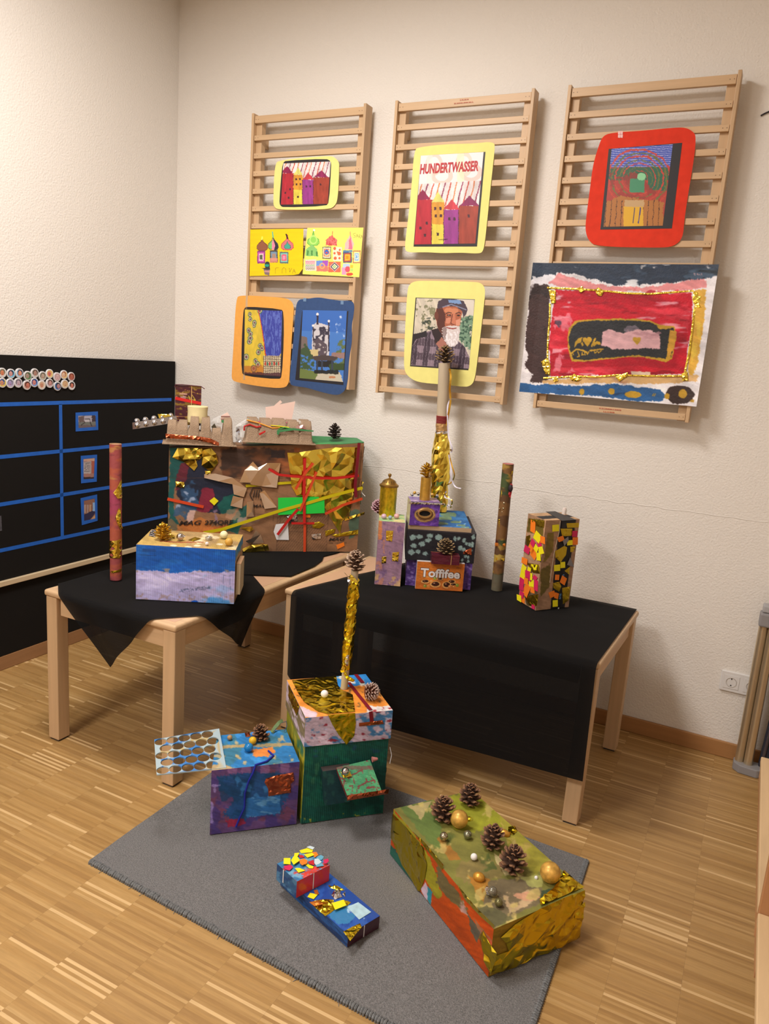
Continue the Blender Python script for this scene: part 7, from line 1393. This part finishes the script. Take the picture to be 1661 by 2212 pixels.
# upper red box
u0, u1 = k3(412, 830, zt_+.0012), k3(780, 638, zt_+.0012); u0.z = u1.z = 0; u0 = u0; dm = (a0-b0).normalized(); fR = [u0, u1, u1+dm*.092, u0+dm*.092]; zr_ = zt_+.052
sl_ = Art(50, 40, [(225, 425), (420, 640), (410, 835), (215, 640)], (50, 92, 130)); sl_.blot((90, 140, 170), .52, 7, 3, .8).blot((30, 60, 110), .56, 8, 5, .8)
A = Art(70, 50, base=(60, 120, 160)); A.blot((120, 170, 190), .55, 7, 3).blot((200, 60, 60), .6, 6, 5).rect(20, 75, 100, 100, (214, 66, 52), 16)
rbx = cbox('red_box', lift(fR, zt_+.0012), lift(fR, zr_), {'l': sl_, 't': A, 'f': Art(30, 20, base=(218, 56, 48))}, (200, 50, 50), gloss, t)
e_f = (fR[1]-fR[0]); strip('white_band', fR[0]+e_f*.5+V((0, 0, zt_+.003)), fR[0]+e_f*.5+V((0, 0, zr_)), .0028, e_f.cross(V((0, 0, 1))), white, rbx)
nl = (fR[0]-fR[3]).cross(V((0, 0, 1))).normalized(); strip('white_band', fR[3].lerp(fR[0], .35)+V((0, 0, zr_)), fR[3].lerp(fR[0], .35)+V((0, 0, zt_+.012)), .004, nl, white, rbx)
SQ = [('y', [(450, 300), (575, 262), (610, 290), (590, 320), (470, 330)]), ('y', [(500, 345), (590, 325), (620, 350), (540, 380)]), ('y', [(275, 385), (350, 385), (350, 455), (272, 450)]), ('y', [(385, 365), (425, 365), (458, 410), (385, 460), (355, 410)]), ('y', [(510, 455), (540, 450), (610, 480), (600, 500), (560, 500)]), ('y', [(400, 500), (450, 495), (515, 525), (440, 548)]), ('y', [(395, 330), (450, 325), (430, 365), (390, 365)]), ('o', [(450, 405), (500, 390), (540, 410), (535, 445), (480, 465), (455, 440)]), ('o', [(590, 320), (640, 318), (662, 350), (620, 380)]), ('p', [(272, 475), (350, 460), (380, 485), (340, 525), (290, 510)]), ('r', [(545, 425), (610, 405), (618, 465), (560, 450)]), ('p', [(722, 405), (770, 390), (780, 420), (750, 448), (720, 440)]), ('r', [(440, 355), (480, 350), (510, 375), (460, 388)])]
for i, (k, P) in enumerate(SQ): sq(P, pape[k], zr_+.001+.0016*(i % 4), rbx)
tq = mat('teal_paper', (100, 166, 186), rough=.6); wh = mat('pale_scrap', (200, 214, 214), rough=.6)
for i, (m_, P) in enumerate(((tq, [(640, 380), (690, 350), (725, 370), (700, 405), (660, 410)]), (wh, [(620, 395), (660, 390), (700, 430), (640, 470), (615, 440)]), (tq, [(640, 460), (700, 440), (725, 470), (640, 485)]), (wh, [(530, 262), (570, 248), (620, 265), (600, 290)]))): sq(P, m_, zr_+.0012+.001*i, rbx, 'paper_scrap')

# ================== long gold box at the rug's right end
fL = [V((2.067, -1.31, 0)), V((2.485, -1.602, 0)), V((2.652, -1.352, 0)), V((2.235, -1.085, 0))]; zls = [.166, .150, .160, .168]
t = thing('painted_box', sum(fL, V())/4+V((0, 0, RZ)), 'long carton wrapped in gold foil, green painted top, at rug\'s right end', 'craft model')
bt = lift(fL, RZ); tp = [V((p.x, p.y, z)) for p, z in zip(fL, zls)]
q = [(100, 300), (860, 1145), (820, 1560), (78, 650)]; A = Art(220, 100, q, (186, 72, 10)); A.streak(.06)
A.poly([(70, 560), (130, 620), (260, 860), (240, 900), (70, 680)], (40, 96, 78), 12).poly([(100, 300), (300, 520), (420, 760), (480, 940), (430, 960), (330, 800), (200, 560), (90, 400)], (150, 140, 30), 18).poly([(420, 690), (560, 860), (640, 1000), (680, 1090), (520, 960), (430, 850)], (110, 96, 56), 16).blot((190, 150, 140), .56, 14, 4, .9, [(480, 880), (640, 960), (680, 1080), (560, 1010)]).poly([(660, 1050), (760, 1180), (740, 1280), (690, 1200)], (92, 84, 66), 10).poly([(310, 900), (345, 850), (380, 900), (390, 1010), (340, 980)], (206, 180, 190), 8).poly([(365, 880), (400, 920), (390, 1030), (360, 990)], (50, 140, 150), 8).poly([(700, 1080), (860, 1250), (850, 1330), (760, 1200)], (150, 110, 80), 10, .8).poly([(760, 1170), (850, 1260), (850, 1320), (790, 1240)], (196, 84, 50), 8, .9)
q = [(590, 170), (1530, 905), (860, 1145), (100, 300)]; T_ = Art(260, 170, [(590, 170), (1530, 905), (860, 1145), (100, 300)], (130, 134, 70)); T_.streak(.1, 4, 14, .85)
T_.poly([(420, 230), (600, 160), (760, 240), (900, 400), (700, 420), (520, 440), (440, 400)], (154, 164, 50), 26).poly([(740, 200), (1000, 400), (1260, 660), (1180, 760), (950, 640), (830, 420)], (190, 178, 100), 30, .9).blot((156, 160, 56), .5, 9, 3, .8, [(700, 200), (1260, 660), (1100, 760), (900, 560)]).poly([(140, 290), (330, 240), (420, 400), (400, 560), (280, 460)], (104, 132, 72), 22).poly([(180, 280), (340, 250), (270, 380), (230, 320)], (190, 180, 140), 14, .9)
T_.poly([(540, 740), (560, 640), (760, 640), (900, 700), (880, 760), (640, 780)], (134, 126, 80), 24).poly([(380, 480), (420, 460), (560, 620), (480, 620)], (170, 116, 50), 14, .8).poly([(610, 740), (780, 760), (820, 860), (780, 950), (690, 860)], (182, 128, 48), 16, .85).poly([(780, 790), (1000, 760), (1200, 860), (1190, 980), (1000, 1060), (860, 1140), (740, 1010), (760, 900)], (120, 112, 92), 22).blot((206, 186, 160), .5, 16, 6, .9, [(900, 880), (1180, 850), (1180, 960), (960, 1030), (900, 960)]).poly([(960, 900), (1080, 870), (1190, 930), (1120, 960), (1000, 930)], (222, 170, 150), 14, .8)
T_.poly([(780, 590), (880, 640), (930, 740), (880, 740), (800, 640)], (206, 198, 160), 12, .9).poly([(1000, 760), (1180, 760), (1180, 850), (1080, 840)], (176, 186, 120), 14, .9).poly([(1180, 880), (1330, 860), (1240, 950), (1180, 960)], (56, 80, 64), 10, .9).blot((84, 104, 52), .58, 9, 9, .8, [(200, 300), (700, 500), (800, 700), (600, 760)]).blot((206, 194, 130), .66, 16, 14, .8).poly([(700, 980), (860, 1130), (1000, 1080), (900, 1010), (780, 960)], (92, 96, 70), 14, .8)
T_.c = T_.c*np.array([.93, .87, .74]); cbox('carton', bt, tp, {'f': A, 't': T_, 'r': Art(60, 40, base=(150, 120, 30)), 'l': (90, 110, 70), 'b': (120, 120, 60)}, (150, 120, 50), card, t, wav=.002)
nL = (fL[1]-fL[0]).cross(V((0, 0, 1))).normalized(); nR = (fL[2]-fL[1]).cross(V((0, 0, 1))).normalized()
def oL(pts, n_=None): n_ = n_ or nL; return [atp(*e4(*p), fL[1], n_) for p in pts]
foil('foil_sheet', oL([(100, 335), (200, 440), (330, 590), (355, 720), (340, 820), (300, 935), (250, 850), (170, 720), (110, 560), (85, 520), (90, 400)]), nL, dgold, t, .030, .008, .001, 5); foil('foil_edge', oL([(250, 470), (330, 540), (480, 720), (470, 760), (380, 640)]), nL, dgold, t, .014, .006, .001, 6)
foil('foil_edge', oL([(580, 860), (700, 1010), (860, 1170), (858, 1195), (760, 1110), (640, 980)]), nL, gold, t, .012, .004, .001, 8); foil('foil_edge', oL([(745, 1260), (775, 1210), (835, 1320), (880, 1380), (870, 1440), (830, 1545), (790, 1440)]), nL, dgold, t, .014, .010, .001, 9)
# big crumpled sheet over the right end: side and a bit of the top
foil('foil_sheet', oL([(900, 1260), (1010, 1160), (1200, 1040), (1380, 960), (1530, 905), (1500, 1060), (1495, 1260), (1400, 1310), (1240, 1400), (1080, 1490), (940, 1555), (840, 1520), (850, 1400), (960, 1360), (940, 1300)], nR), nR, dgold, t, .022, .009, .002, 12)
foil('foil_sheet', [at(*e4(*p), z=.158) for p in ((1195, 985), (1300, 900), (1380, 770), (1450, 830), (1530, 895), (1360, 965), (1200, 1030))], (0, 0, 1), dgold, t, .014, .010, .003, 13)
v = fL[1].lerp(fL[2], .9); foil('foil_corner', [v+nR*.004+V((0, 0, .06)), v+nR*.004+V((0, 0, .12)), fL[2]+nR*.01+V((0, 0, .13)), fL[2]+nR*.004+V((0, 0, .055))], nR, dgold, t, .014, .01, .002, 14)
def zt4(p): return at(*e4(*p), z=.164)
def top4(x, y): # height of the slightly sloping top
    a, b = fL[0], fL[1]; k = max(0, min(1, (V((x, y, 0))-a).dot((b-a))/(b-a).length_squared)); return .167-.014*k+.0008
for kk, p, H_, lb in (('open', (665, 272), .072, 'rearmost of the four brown pine cones on the gold box'), ('open', (470, 382), .078, 'brown pine cone with stalk left of the larger marbled bauble'), ('open', (832, 580), .072, 'brown pine cone in the middle of the gold box, beside half gold shell'), ('open', (978, 748), .078, 'brown pine cone nearest the front of the gold box')):
    v = zt4(p); cone(kk, (v.x, v.y, top4(v.x, v.y)), H_, lb, rot=(rnd.uniform(-.12, .12), rnd.uniform(-.12, .12), rnd.uniform(0, 6)))
v = zt4((470, 382)); 
def r4(p, r): v = at(*e4(*p), z=.162+r); return (v.x, v.y, top4(v.x, v.y)+r)
ball('bauble', r4((595, 382), .0265), .0265, marb, 'large marbled gold bauble between two pine cones on the gold box', 'bauble', cap=dgold, capdir=(.9, .5, .05)); ball('bauble', r4((1278, 762), .0275), .0275, marb, 'large marbled gold bauble at the foil-covered right end of gold box', 'bauble')
ball('bauble', r4((480, 510), .0125), .0125, silb, 'small silvery bauble left front of the larger marbled bauble', 'bauble'); ball('bauble', r4((658, 496), .0125), .0125, mat('silver_green_bauble', (150, 150, 124), rough=.2, metal=.8, g=1.0, var=(.35, (110, 110, 110))), 'small grey-green bauble touching the larger marbled bauble', 'bauble')
ball('polystyrene_ball', r4((706, 656), .0095), .0095, MATS['white_ball'], 'small plain white ball in the middle of the gold box top')
ball('half_shell', tuple(V(r4((745, 790), .011))+V((0, 0, -.005))), .0165, mat('gold_nut', (206, 150, 60), rough=.35, metal=.5, g=1.0), 'half gold nut shell near the front pine cone on gold box', 'shell', sz=(1, .8, .75))
ball('half_shell', tuple(V(r4((932, 470), .011))+V((0, 0, -.006))), .0165, MATS['gold_nut'], 'gold nut shell with foil behind the middle pine cone', 'shell', sz=(1.1, .7, .7)); foil('foil_leaf', [zt4(p)+V((0, 0, .001)) for p in ((960, 440), (1010, 432), (1030, 470), (1000, 500), (960, 490))], (0, 0, 1), dgold, t, .007, .006, .0005, 3)
ball('bauble', r4((845, 905), .013), .013, mat('grey_glass', (130, 124, 108), rough=.12, metal=.5, g=1.0), 'grey glass bauble with silver cap, front part of gold box', 'bauble', cap=sfoil, capdir=(-.8, -.3, .2), sz=(1, 1, 1)); ball('bauble', r4((892, 985), .0105), .0105, olib, 'small olive glass bauble nearest the front edge of gold box', 'bauble')
ball('bead', r4((1172, 803), .005), .005, white, 'tiny white bead left of the marbled bauble at the box end', 'bead')
foil('silver_scrap', [zt4(p)+V((0, 0, .001)) for p in ((785, 900), (800, 880), (850, 935), (830, 950), (800, 945))], (0, 0, 1), sfoil, t, .006, .006, .0005, 4)
